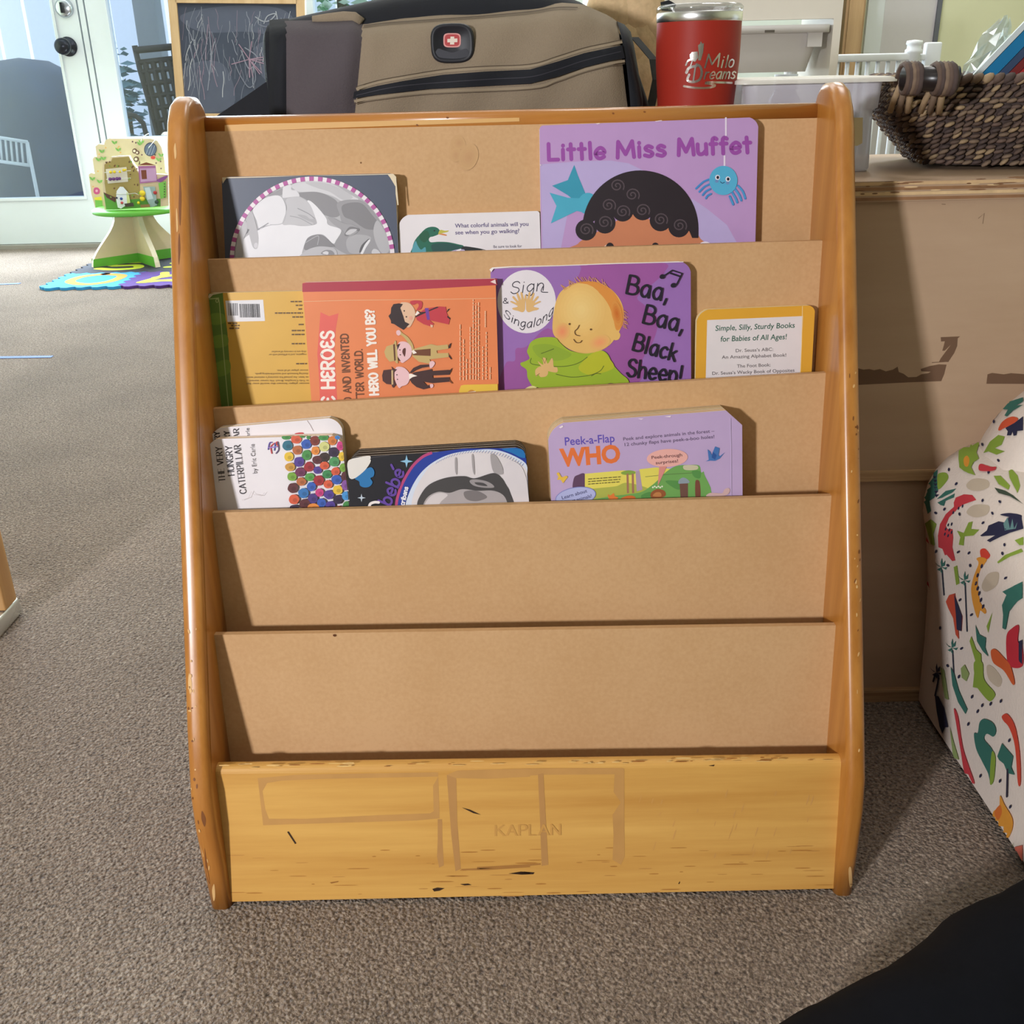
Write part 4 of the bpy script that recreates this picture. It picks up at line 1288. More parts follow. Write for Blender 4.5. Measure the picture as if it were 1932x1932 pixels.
def draw_bebe(A):
    c = crop(640, 800, 5.084)
    A.poly(c([(880,275),(1200,235),(1560,232),(1700,225),(1770,250),(1792,330),(1797,400),(1826,800),(1836,960),(540,960),(540,800),(570,640),(640,480),(740,360)]), (34, 58, 148))
    A.line(c([(545,800),(560,700),(610,560),(700,410),(800,315),(890,275)]), 5.2, (178, 66, 116), True, cap=False)
    A.poly(c([(632,960),(632,800),(660,690),(720,560),(800,450),(920,355),(1080,285),(1300,250),(1480,245),(1640,290),(1790,380),(1803,500),(1814,640),(1826,800),(1834,960)]), (206, 212, 226), True)
    A.poly(c([(1000,330),(1100,285),(1300,265),(1500,265),(1640,310),(1786,425),(1803,520),(1814,650),(1824,800),(1832,960),(690,960),(690,800),(720,650),(800,500),(880,400)]), (216, 206, 206), True)
    for k in range(46):
        a = 4.1+k*.040
        x, y = 1330+690*cos(a), 860+595*sin(a)
        if x > 1775:
            continue
        A.line(c([(x-8, y+10), (x+12, y-14)]), .8, (120, 132, 172), cap=False, lay=A.lay)
    for P in ([(1450,300),(1500,300),(1560,400),(1570,480),(1480,460)], [(1110,330),(1130,340),(1130,480),(1112,450)], [(1270,300),(1290,310),(1300,480),(1280,440)]):
        A.poly(c(P), (160, 152, 152), True)
    A.poly(c([(745,800),(760,720),(830,610),(920,550),(1050,510),(1200,500),(1300,520),(1480,470),(1560,520),(1610,600),(1680,700),(1690,800),(1690,960),(745,960)]), (70, 66, 66), True)
    A.poly(c([(800,800),(850,700),(950,650),(1060,660),(1180,625),(1330,640),(1480,640),(1580,690),(1620,800),(1620,960),(800,960)]), (168, 158, 158), True)
    A.poly(c([(820,790),(870,700),(960,660),(1040,680),(980,740),(930,800)]), (206, 196, 196), True)
    A.poly(c([(1200,650),(1320,640),(1420,700),(1320,740),(1220,720)]), (120, 112, 112), True)
    A.poly(c([(1250,550),(1290,530),(1400,545),(1470,580),(1480,610),(1380,610),(1290,590)]), (150, 142, 142), True)
    A.poly(c([(1300,560),(1380,565),(1420,595),(1330,585)]), (74, 70, 70), True)
    A.poly(c([(1580,420),(1640,350),(1740,400),(1794,520),(1812,660),(1824,800),(1832,960),(1690,960),(1690,800),(1640,650),(1590,520)]), (212, 202, 204), True)
    A.pen('bebe', c([(490,782)])[0], c([(625,462)])[0], 24, 4.4, (96, 64, 150))
    A.line(c([(500,392),(520,432)]), 4.4, (96, 64, 150))
    A.pen('cribens', c([(622,780)])[0], c([(660,610)])[0], 8, 2.2, (226, 222, 232))
    def star(x, y, r, col):
        A.poly(c([(x+(r if k % 2 == 0 else r*.28)*cos(k*pi/4), y+(r if k % 2 == 0 else r*.28)*sin(k*pi/4)) for k in range(8)]), col)
    star(646, 358, 62, (140, 186, 214))
    star(214, 708, 40, (186, 196, 208))
    bl = (36, 112, 168)
    A.poly(c([(150,520),(210,460),(300,415),(335,450),(330,500),(300,520),(320,560),(290,600),(240,608),(200,590),(190,550)]), bl, True)
    A.poly(c([(80,370),(120,335),(280,305),(302,330),(295,375),(240,450),(150,520),(100,518),(82,440)]), (222, 214, 206), True)
    A.line(c([(300,340),(330,320),(480,300)]), 1.6, (60, 56, 60), True)
    A.line(c([(285,800),(300,765),(340,750),(378,752)]), 5, (226, 216, 214), True)
    A.poly(c([(1560,240),(1700,232),(1765,255),(1785,320),(1740,320),(1660,280)]), (30, 108, 172), True)
book('black board book with thick pages and a sleeping baby inside a blue ring', 3, 0, .036, [(653,863),(992,844),(999,948),(660,954)], (.010, .010), (30, 28, 34), (60, 56, 58), draw_bebe, layers=[(.08, (226,216,204)), (.9, (24,22,25)), (.1, (226,216,204)), (.8, (24,22,25)), (.1, (222,212,200)), (.6, (24,22,25)), (.08, (216,206,190)), (.3, (24,22,25))])

def draw_forest(A):
    c = crop(1010, 750, 4.6)
    A.text('Peek-a-Flap', c([(258,416)])[0], c([(690,385)])[0], 16, (92, 74, 168), .012)
    A.text('WHO', c([(216,596)])[0], c([(742,556)])[0], 33, (222, 112, 56), .045)
    k = (92, 74, 100)
    A.text('Peek and explore animals in the forest –', c([(764,374)])[0], c([(1555,302)])[0], 6.4, k, .012)
    A.text('12 chunky flaps have peek-a-boo holes!', c([(776,422)])[0], c([(1555,352)])[0], 6.4, k, .012)
    y_, g_ = (222, 206, 92), (110, 160, 84)
    A.poly(c([(330,800),(335,700),(370,672),(430,665),(430,800)]), (96, 66, 92), True)
    A.poly(c([(430,662),(760,632),(900,640),(905,622),(1050,606),(1180,620),(1180,905),(430,905)]), y_)
    A.poly(c([(460,860),(480,800),(560,785),(700,770),(800,740),(1000,800),(1000,890),(460,900)]), (170, 172, 76), True)
    A.poly(c([(745,650),(800,632),(860,640),(866,660),(820,672),(760,668)]), (130, 158, 66), True)
    for x in (800, 845):
        A.line(c([(x, 660), (x+4, 830)]), 4, (160, 110, 86), cap=False)
    A.poly(c([(870,640),(905,636),(930,800),(880,815)]), (172, 148, 168))
    A.poly(c([(500,905),(640,860),(800,840),(920,820),(1000,770),(1060,720),(1130,650),(1220,595),(1330,585),(1420,590),(1440,650),(1465,660),(1455,900)]), g_, True)
    for P in ([(1130,730),(1200,720),(1300,740),(1240,800)], [(1360,640),(1430,640),(1430,700),(1380,690)], [(920,850),(1000,820),(1010,880),(940,890)]):
        A.poly(c(P), (86, 140, 72), True)
    A.line(c([(955,688),(1140,668),(1360,654)]), .8, (84, 100, 60))
    A.poly(c([(1245,720),(1280,695),(1320,710),(1335,740),(1250,750)]), (140, 150, 160), True)
    A.poly(c([(1252,748),(1325,745),(1325,868),(1260,872)]), (110, 76, 66))
    A.poly(c([(1388,740),(1404,715),(1428,740),(1432,868),(1392,872)]), (120, 70, 56), True)
    A.poly(c([(1290,590),(1400,590),(1402,625),(1300,628)]), (196, 186, 156), True)
    A.poly(c([(1000,860),(1010,820),(1060,795),(1120,810),(1130,850),(1080,875),(1030,878)]), (148, 84, 48), True)
    A.poly(c([(1020,855),(1045,825),(1085,825),(1090,858)]), (188, 124, 72), True)
    A.poly(c([(630,840),(650,850),(680,830),(690,855),(720,870),(690,890),(640,880)]), (222, 120, 56), True)
    A.poly(c([(745,880),(790,855),(840,852),(870,870),(850,890)]), (206, 106, 48), True)
    for k2 in range(6):
        A.poly(c(ell(1020+k2*16, 780-8*(k2 % 2), 8, 8, 0, 8)), (222, 226, 196))
    for i in range(3):
        A.dashes(c([(458, 708+i*22)])[0], c([(745-i*8, 688+i*22)])[0], 1.5, (92, 84, 44), 6)
    A.poly(c(ell(1145, 525, 178, 78, -.06, 36)), (228, 168, 158))
    A.poly(c([(1075,600),(1142,596),(1062,770)]), (214, 138, 128))
    A.text('Peek-through', c([(1010,534)])[0], c([(1275,510)])[0], 6.2, (96, 56, 60), .012)
    A.text('surprises!', c([(1046,580)])[0], c([(1240,562)])[0], 6.2, (96, 56, 60), .012)
    A.poly(c(ell(350, 860, 178, 82, -.17, 36)), (124, 126, 186))
    A.poly(c(ell(350, 860, 172, 76, -.17, 36)), (174, 176, 216))
    A.text('Learn about', c([(234,884)])[0], c([(452,822)])[0], 6.6, (70, 66, 110), .012)
    A.text('forest animals!', c([(252,930)])[0], c([(492,866)])[0], 6.6, (70, 66, 110), .012)
    A.poly(c([(1478,555),(1505,540),(1495,450),(1520,470),(1530,500),(1560,425),(1600,440),(1590,500),(1600,510),(1645,475),(1600,530),(1560,550),(1520,548)]), (70, 112, 172))
    A.poly(c([(1530,520),(1540,470),(1575,500),(1560,540)]), (48, 84, 148))
    A.poly(c([(185,660),(205,652),(230,690),(262,680),(282,690),(262,715),(240,742),(220,715),(190,712),(200,690)]), (224, 180, 70), True)
    A.poly(c([(1485,858),(1510,830),(1560,828),(1620,830),(1640,800),(1670,785),(1690,800),(1680,830),(1650,850),(1600,858)]), (206, 170, 168), True)
    A.line(c([(1694,180),(1700,500),(1702,860)]), 1, (200, 180, 214), cap=False)
    for P in ([(205,258),(235,243),(246,252),(220,268)], [(890,184),(940,182),(920,192)], [(1120,166),(1180,158),(1170,172)]):
        A.poly(c(P), (232, 214, 220))
book('lilac board book with orange title letters and a forest scene', 3, 0, .030, [(1033,800),(1400,772),(1401,936),(1040,946)], (.016, .016), (186, 160, 196), (222, 200, 160), draw_forest, chamfer=1, layers=[(.3, (222,198,160)), (.12, (196,110,80)), (.5, (226,204,170)), (.06, (96,70,50)), (.5, (220,200,164)), (.06, (140,104,74)), (.5, (214,190,150)), (.06, (110,80,56)), (.3, (206,184,140))])

# ================================================================== plywood cabinet behind the rack
CY = 1.146
ZT = onY(1680, 341, CY).z
PLYW = wood('pale_plywood', (174, 144, 117), (187, 158, 131), 'X', 4, 5, .5)
PLYD = wood('pale_plywood_upright', (172, 142, 115), (186, 156, 130), 'Z', 5, 7, .5)
EDGE = wood('plywood_edge', (150, 112, 76), (214, 180, 138), 'X', 60, 60, .6, dark=(120, 84, 54))
cab = thing('plywood_cabinet', 'low pale plywood cabinet with torn brown tape marks standing behind the book rack', 'cabinet', (.46, CY+.17, 0))
CX0, CX1, CD = -.27, 1.30, .34
zl1 = onY(1680, 887, CY).z
zl0 = onY(1680, 906, CY).z
m = MB().box((CX0, CY-.004, ZT-.021), (CX1, CY+CD, ZT), PLYW)
A = Art(m, lambda x, y, d: onY(x, y, CY-.0046-d), rough=.6)
for k, (y, cc) in enumerate(((344, (206, 172, 130)), (351, (150, 110, 76)), (358, (214, 182, 138)), (367, (146, 106, 74)))):
    zz = ZT-.001-.0052*k
    m.box((CX0, CY-.0044, zz-.0032), (CX1, CY-.0039, zz), mat(cc, .6, var=.3, scale=60))
rnd = random.Random(2)
for k in range(30):
    x = rnd.uniform(1600, 1930)
    y = rnd.uniform(345, 368)-(x-1600)*.034
    A.poly(ell(x, y, rnd.uniform(4, 22), rnd.uniform(.6, 1.6), -.03, 8), rnd.choice([(120, 84, 58), (218, 186, 142), (134, 96, 66)]), lay=2)
m.build('top_panel', cab)
m = MB().box((CX0+.005, CY, zl1), (CX1-.005, CY+.012, ZT-.021), PLYW)
A = Art(m, lambda x, y, d: onY(x, y, CY-d), rough=.7)
c = crop(1560, 330, 4.492)
tp = (110, 82, 62)
A.poly(c([(100,1640),(270,1640),(310,1650),(360,1645),(400,1655),(450,1645),(500,1665),(560,1650),(600,1625),(610,1670),(650,1685),(690,1715),(760,1712),(800,1690),(860,1680),(880,1668),(800,1665),(795,1645),(870,1620),(950,1605),(1015,1608),(995,1690),(970,1748),(700,1758),(270,1780),(100,1786)]), tp)
A.poly(c([(965,1375),(1130,1368),(1110,1385),(1105,1450),(1080,1510),(1030,1585),(950,1585),(965,1555),(1050,1440),(1000,1490),(978,1490),(990,1450),(1000,1410),(968,1412)]), tp)
A.poly(c([(890,1588),(1000,1580),(1000,1586),(890,1594)]), tp)
A.poly(c([(1362,1690),(1400,1678),(1500,1690),(1560,1680),(1700,1690),(1900,1690),(1900,1772),(1352,1770)]), tp)
A.line(c([(1285,368),(1335,325),(1322,412)]), 1.2, (126, 100, 78))
A.line(c([(975,248),(1005,250)]), 1.0, (110, 84, 64))
A.line(c([(235,335),(242,352)]), 1.4, (80, 58, 44))
m.build('upper_panel', cab)
MB().box((CX0, CY-.003, zl0), (CX1, CY+CD, zl1), EDGE).build('middle_shelf', cab)
MB().box((CX0+.005, CY+.004, .012), (CX1-.005, CY+.016, zl0), PLYW).build('lower_panel', cab)
MB().box((CX0, CY-.003, 0), (CX1, CY+CD, .018), EDGE).build('bottom_panel', cab)
for x in (CX0, CX1-.016):
    MB().box((x, CY+.0165, .018), (x+.016, CY+CD, zl0), PLYD).box((x, CY+.0165, zl1), (x+.016, CY+CD, ZT-.021), PLYD).build('side_panel', cab)
MB().box((CX0+.016, CY+CD-.012, .018), (CX1-.016, CY+CD, zl0), PLYD).box((CX0+.016, CY+CD-.012, zl1), (CX1-.016, CY+CD, ZT-.021), PLYD).build('back_panel', cab)

# ================================================================== messenger bag
bag = thing('duffel_bag', 'tan and black canvas bag with grey strip and red cross badge behind the rack', 'bag', (-.08, 1.33, ZT))
BLK = mat((17, 19, 27), .8, var=.25, scale=60, bump=.3)
TAN = mat((140, 124, 104), .9, var=.08, scale=700, bump=.35)
TAN2 = mat((150, 134, 112), .9, var=.08, scale=700)
GRY = mat((82, 74, 78), .9, var=.1, scale=500, bump=.3)
SEAM = mat((88, 74, 60), .9)
ST = [(505,60),(520,44),(560,36),(650,16),(760,-8),(900,-28),(1020,-22),(1090,6),(1150,40),(1188,105),(1212,180),(1222,212)]
rows = []
for k, (px, py) in enumerate(ST):
    p = onY(px, py, 1.33)
    h = max(.03, (p.z-ZT)/2)
    hd = .085*(1 if 0 < k < len(ST)-1 else .55)*(1 if k < len(ST)-3 else .85)
    rows.append([Vector((p.x, 1.335+hd*(abs(cos(a))**.55)*(1 if cos(a) > 0 else -1), ZT+.001+h+h*(abs(sin(a))**.6)*(1 if sin(a) > 0 else -1))) for a in [2*pi*j/28 for j in range(28)]])
bb = MB().grid(rows, BLK, closed=True)
for r in (rows[0], rows[-1]):
    bb.add(r, [tuple(range(len(r)))], BLK)
bb.build('body', bag, recalc=True)
TOP = [(505,40),(540,37),(600,36),(665,32),(684,44),(760,30),(850,24),(930,20),(1000,14),(1060,5),(1100,8),(1150,30),(1166,42),(1186,60),(1200,110),(1215,195)]
def top_at(x):
    for (a, p), (b, q) in zip(TOP, TOP[1:]):
        if x <= b:
            return p+(q-p)*(x-a)/(b-a)
    return TOP[-1][1]
def bagS(x, y, d=0):
    v = (y-top_at(x))/(250-top_at(x))
    u = (x-505)/710
    Y = 1.236 + .022*abs(2*u-1)**5 + .03*max(0, 1-v/.16)**2 - .012*sin(pi*max(0, min(1, v))) + .0015*sin(x*.05+y*.03)
    return onY(x, y, Y-d)
def quilt(nm, xs, left, right, topd, bot, m, d0, d1):
    """padded panel on the front of the bag between two edges"""
    mb = MB()
    fr, bk = [], []
    nv = 16
    for j in range(nv+1):
        v = j/nv
        r1, r2 = [], []
        for i in range(xs+1):
            u = i/xs
            xa = left(v)+(right(v)-left(v))*u
            t = top_at(xa)+topd
            y = t+(bot-t)*v
            e = min(1, min(u, 1-u)*xs/2, (v*nv)/2)
            r1.append(bagS(xa, y, d0+(d1-d0)*e))
            r2.append(bagS(xa, y, d0-.004))
        fr.append(r1); bk.append(r2)
    mb.grid(fr, m).grid([r[::-1] for r in bk], m)
    for a, b in ((fr[0], bk[0]), (fr[-1], bk[-1]), ([r[0] for r in fr], [r[0] for r in bk]), ([r[-1] for r in fr], [r[-1] for r in bk])):
        mb.grid([a, b], m)
    return mb
quilt('edge_binding', 6, lambda v: 508, lambda v: 545-v*2, -2, 250, BLK, 0, .004).build('edge_binding', bag)
q = quilt('side_strip', 14, lambda v: 537+v*4, lambda v: 686-v*20, 2, 250, GRY, .001, .006)
q.build('grey_strip', bag)
q = quilt('front_panel', 46, lambda v: 682-v*18, lambda v: 1166+v*24, 0, 250, TAN, 0, .006)
A = Art(q, lambda x, y, d: bagS(x, y, .0068+d), cut=14, rough=.9, step=.0001)
A.line([(686,49),(720,44),(800,38),(900,31),(1000,22),(1050,14),(1090,14)], 2.2, SEAM, True, cap=False)
A.line([(672,168),(712,156),(760,147),(836,135),(914,129),(1000,125),(1052,110),(1103,94),(1155,83),(1174,79)], 5, TAN2, True, cap=False)
A.line([(668,191),(712,184),(810,173),(1000,165),(1052,150),(1103,132),(1155,119),(1179,115)], 5, TAN2, True, cap=False)
A.line([(671,164),(712,152),(760,143),(836,131),(914,125),(1000,121),(1052,106),(1103,90),(1155,79),(1174,75)], 1.4, SEAM, True, cap=False)
A.line([(668,196),(712,189),(810,178),(1000,169),(1052,155),(1103,137),(1155,124),(1179,120)], 1.4, SEAM, True, cap=False)
q.build('front_panel', bag)
# folded tan top edge above the grey strip
mb = MB()
mb.tube([bagS(x, top_at(x)+1, .004) for x in (590, 620, 650, 668, 682)], [.004, .006, .007, .007, .006], TAN, 10)
mb.build('folded_edge', bag)
zp = MB()
A = Art(zp, lambda x, y, d: bagS(x, y, .0085+d), cut=14, rough=.7, step=.0003)
A.poly([(668,173),(712,162),(759,153),(836,141),(914,135),(1000,131),(1052,116),(1103,100),(1155,89),(1174,85),(1179,110),(1155,114),(1103,127),(1052,145),(1000,158),(810,168),(712,179),(666,186)], BLK)
A.line([(672,180),(760,162),(914,150),(1000,145),(1052,131),(1103,114),(1172,97)], 1.5, (52, 50, 58), True, cap=False)
z = zp.build('zipper', bag)
pl = MB()
p0, p1 = bagS(693, 176, .014), bagS(692, 195, .014)
pl.rbox((p0.x-.009, p0.y-.003, p1.z+.004), (p0.x+.009, p0.y+.003, p0.z+.006), .0025, mat((30, 30, 34), .4))
for k, (x, y, r) in enumerate(((691,193,.0062), (692,202,.005), (690,211,.0055))):
    ce = bagS(x, y, .014)
    pl.tube([ce+Vector((r*cos(a), .001*k, r*1.1*sin(a))) for a in [2*pi*j/12 for j in range(12)]], .0014, mat((70, 62, 54), .4, metal=.5), 6, closed=True)
pl.build('zipper_pull', z)
em = MB()
ce = bagS(854, 82, .006)
n = 32
prof = [(1.0, 0), (1.0, .003), (.95, .0055), (.86, .006), (.80, .0045), (.0, .0045)]
rows = []
for s_, h in prof:
    rows.append([Vector((ce.x+s_*.0236*(abs(cos(a))**.6)*(1 if cos(a) > 0 else -1), ce.y-h-.001, ce.z+s_*.0198*(abs(sin(a))**.6)*(1 if sin(a) > 0 else -1))) for a in [2*pi*j/n for j in range(n)]])
em.grid(rows, mat((34, 34, 40), .5), closed=True)
A = Art(em, lambda x, y, d: onY(x, y, ce.y-.0058-d), rough=.5)
def sq(cx, cy, w_, h_):
    return [(cx+w_*(abs(cos(a))**.5)*(1 if cos(a) > 0 else -1), cy+h_*(abs(sin(a))**.5)*(1 if sin(a) > 0 else -1)) for a in [2*pi*j/28 for j in range(28)]]
A.poly([(826,92),(838,95),(853,99),(868,95),(880,92),(884,104),(868,110),(838,110),(822,104)], (52, 52, 60), True)
A.poly(sq(853, 76, 16.5, 13.5), (216, 150, 146))
A.poly(sq(853, 76, 14, 11.3), (178, 62, 64))
for P in ([(850,69),(857,69),(857,84),(849,84)], [(844,73.5),(863,72.5),(863,79.5),(844,80)]):
    A.poly(P, (226, 210, 196))
em.build('cross_badge', bag)
rt = MB()
a_ = [(1164,40),(1178,46),(1190,60),(1197,90),(1204,130),(1214,190),(1220,235)]
b_ = [(1166,44),(1172,70),(1178,100),(1182,125),(1186,160),(1189,195),(1191,235)]
rt.grid([[bagS(min(x, 1213), y, .006) for x, y in b_], [bagS(min((x+u)/2, 1213), (y+v)/2, .010) for (x, y), (u, v) in zip(a_, b_)], [bagS(min(x, 1213), y, .004) for x, y in a_], [bagS(min(x, 1213), y, -.02) for x, y in a_]], BLK)
rt.build('end_binding', bag)
# black end flap and carrying strap
fl = MB()
fr = [onY(x, y, 1.27) for x, y in ((398,226),(420,211),(460,184),(514,146),(520,190),(520,238),(398,238))]
fl.prism(fr, [p+Vector((.01, .09, 0)) for p in fr], BLK)
fl.build('end_flap', bag)
sp = MB()
pts = [(1196,70),(1215,92),(1232,112),(1238,150),(1232,178),(1226,206)]
l1 = [onY(x-6, y, 1.315) for x, y in pts]
l2 = [onY(x+9, y, 1.335) for x, y in pts]
sp.prism(l1+l2[::-1], [p+Vector((0, .006, 0)) for p in l1+l2[::-1]], BLK)
sp.build('strap', bag)

# plush throw and a buckle behind the bag
pb = MB()
FUR = mat((206, 176, 136), .95, var=.3, scale=90, bump=1)
rnd = random.Random(12)
cc = onY(1196, 60, 1.50)
for k in range(9):
    x, y, r = ((1160,30,.05),(1200,25,.05),(1228,60,.045),(1205,80,.05),(1222,120,.05),(1240,160,.055),(1200,150,.06),(1170,100,.06),(1225,190,.05))[k]
    pb.ball(onY(x, y, 1.52), r*.8, FUR, 1, .8, 1.1, 18, 12)
o = pb.build('plush_throw')
tag(o, 'tan fluffy throw bunched up between the canvas bag and the red tumbler', 'blanket')
bu = MB()
BKP = mat((34, 36, 42), .35)
for P, d in (([(1208,0),(1222,-4),(1226,8),(1240,6),(1246,14),(1234,22),(1218,18)], .02), ([(1240,6),(1262,0),(1276,8),(1270,20),(1246,20)], .02)):
    fr = [onY(x, y, 1.50) for x, y in P]
    bu.prism(fr, [p+Vector((0, d, 0)) for p in fr], BKP)
o = bu.build('buckle')
tag(o, 'black plastic strap buckle lying on the tan throw above the tumbler', 'buckle')

# ================================================================== red tumbler
TY = 1.262
tc = onY(1315, 130, TY)
rt_ = (onY(1394, 40, TY).x-onY(1236, 40, TY).x)/2
rb_ = rt_*.80
zr_ = onY(1315, 24, TY).z
zb2 = onY(1315, 42, TY).z
tum = thing('tumbler', 'red insulated tumbler with silver rim and silver lettering standing behind the rack rail', 'tumbler', (tc.x, TY, ZT))
RED = mat((156, 44, 32), .5, var=.03, spec=.2)
STEEL = mat((222, 220, 218), .28, metal=1, var=0)
H = zr_-ZT
def rr(z):
    return rb_+(rt_-rb_)*min(1, (z-ZT)/(H*.72)) if z < ZT+H*.72 else rt_
tb = MB()
prof = [(0, .001), (rb_-.006, .001), (rb_-.002, .003)]
prof += [(rr(ZT+H*k/14), H*k/14) for k in range(1, 14) if ZT+H*k/14 < zb2-.002]+[(rt_, zb2-ZT)]
tb.lathe(prof, RED, (tc.x, TY, ZT), 64)
bv = tb.bvh()
def tsurf(x, y, d):
    r_ = ray(x, y).normalized()
    h = bv.ray_cast(EYE, r_)
    return None if h[0] is None else h[0]-r_*(.0004+d)
A = Art(tb, tsurf, cut=5, rough=.2, step=.00002)
SLV = mat((206, 196, 190), .2, metal=.9, var=0)
c = crop(1000, 0, 3.864)
A.poly(c([(1225,330),(1240,318),(1245,300),(1255,318),(1268,315),(1262,380),(1245,440),(1225,440),(1230,390)]), SLV)
A.poly(c([(1165,400),(1180,380),(1222,375),(1226,420),(1205,450),(1170,440)]), SLV)
A.line(c([(1136,475),(1150,445),(1170,435)]), 3, SLV, True)
A.line(c([(1185,440),(1170,480)]), 2.2, SLV)
A.line(c([(1215,470),(1240,485),(1252,530),(1235,580),(1190,598),(1148,585),(1160,545)]), 4.6, SLV, True)
A.line(c([(1140,530),(1160,495),(1215,480)]), 5, SLV, True)
A.line(c([(1205,490),(1190,590)]), 3, SLV)
A.pen('M', c([(1275,492)])[0], c([(1370,485)])[0], 24, 3, SLV, slant=.3)
A.pen('il', c([(1392,492)])[0], c([(1430,490)])[0], 22, 2.6, SLV, slant=.3)
A.pen('o', c([(1445,490)])[0], c([(1478,488)])[0], 22, 2.6, SLV, slant=.3)
A.pen('reams', c([(1270,575)])[0], c([(1488,572)])[0], 20, 2.6, SLV, slant=.3)
A.line(c([(1122,628),(1200,640),(1300,640),(1350,622),(1280,605),(1330,600),(1470,604)]), 4, SLV, True)
tb.build('cup_body', tum)
MB().lathe([(rt_, zb2-ZT), (rt_+.0006, zb2-ZT+.001), (rt_+.0006, H-.001), (rt_, H), (rt_-.003, H), (rt_-.004, H-.02)], STEEL, (tc.x, TY, ZT), 64).build('steel_rim', tum)
LID = glassy('clear_plastic', (.84, .85, .86), .18, .05)
MB().lathe([(0, H+.001), (rt_-.014, H+.001), (rt_-.010, H+.007), (rt_-.002, H+.008), (rt_+.001, H+.005), (rt_+.001, H+.001), (rt_-.005, H+.0005)], LID, (tc.x, TY, ZT), 48).build('lid', tum)

# ================================================================== clear storage box and jar behind it
BX = thing('storage_box', 'white translucent plastic box with lid and a cream tape label, beside the basket', 'box', (onY(1540, 320, 1.27).x, 1.32, ZT))
MILK = glassy('milky_plastic', (.90, .90, .93), .10, .3)
def milky(name, c, a):
    m = bpy.data.materials.new(name)
    t, b = nt(m)
    b.inputs['Base Color'].default_value = (*lin(c), 1)
    b.inputs['Roughness'].default_value = .35
    b.inputs['Alpha'].default_value = a
    return m
MK = milky('frosted_plastic', (208, 204, 214), .72)
y0, y1 = 1.235, 1.40
zt_ = onY(1600, 156, y0).z
xa, xb = onY(1409, 165, y0).x, onY(1671, 160, y0).x
xa2, xb2 = onY(1434, 320, y0+.01).x, onY(1643, 320, y0+.01).x
zs = onY(1640, 204, y0).z
mb = MB()
def ring(x0, x1, ya, yb, z, r=.014):
    out = []
    for cx, cy, a0 in ((x1-r, yb-r, 0), (x0+r, yb-r, pi/2), (x0+r, ya+r, pi), (x1-r, ya+r, 1.5*pi)):
        out += [Vector((cx+r*cos(a0+pi/2*k/4), cy+r*sin(a0+pi/2*k/4), z)) for k in range(5)]
    return out
mb.grid([ring(xa2, xb2, y0+.012, y1-.012, ZT+.001), ring(xa2-.001, xb2+.001, y0+.010, y1-.010, ZT+.004), ring(xa+.006, xb-.006, y0+.004, y1-.004, zs-.002), ring(xa+.002, xb-.002, y0, y1, zs), ring(xa, xb, y0, y1, zt_)], MK, closed=True)
mb.add(ring(xa2, xb2, y0+.012, y1-.012, ZT+.001), [tuple(range(20))[::-1]], MK)
mb.build('tub', BX)
ly0 = y0-.012
lz0, lz1 = zt_+.0005, onY(1600, 149, ly0).z
mb = MB()
x0_, x1_ = onY(1392, 155, ly0).x, onY(1700, 150, ly0).x
mb.grid([ring(x0_, x1_, ly0, y1+.012, lz0), ring(x0_, x1_, ly0, y1+.012, lz1), ring(x0_+.006, x1_-.006, ly0+.006, y1+.006, lz1+.002)], milky('lid_plastic', (226, 220, 210), .85), closed=True)
r_ = ring(x0_+.006, x1_-.006, ly0+.006, y1+.006, lz1+.002)
mb.add(r_, [tuple(range(20))], milky('lid_plastic', (226, 220, 210), .85))
mb.build('lid', BX)
mb = MB()
P = [onY(x, y, y0+.0005) for x, y in ((1600,222),(1628,222),(1627,270),(1618,275),(1600,276))]
mb.prism(P, [p+Vector((0, .0006, 0)) for p in P], mat((208, 190, 150), .8))
mb.build('tape_label', BX)
j = MB()
jp = onY(1483, 150, 1.44)
jr = .020
jz = onY(1483, 140, 1.44).z
j.lathe([(0, .001), (jr, .001), (jr, jz-ZT-.03), (jr*.7, jz-ZT-.02), (jr*.7, jz-ZT-.018)], mat((170, 186, 196), .3), (jp.x, 1.44, ZT), 28)
jo = thing('jar', 'pale blue jar with a white cap standing behind the translucent box', 'jar', (jp.x, 1.44, ZT))
j.build('jar_body', jo)
MB().lathe([(jr*.75, jz-ZT-.019), (jr*.75, jz-ZT), (0, jz-ZT)], WHITE, (jp.x, 1.44, ZT), 28).build('cap', jo)

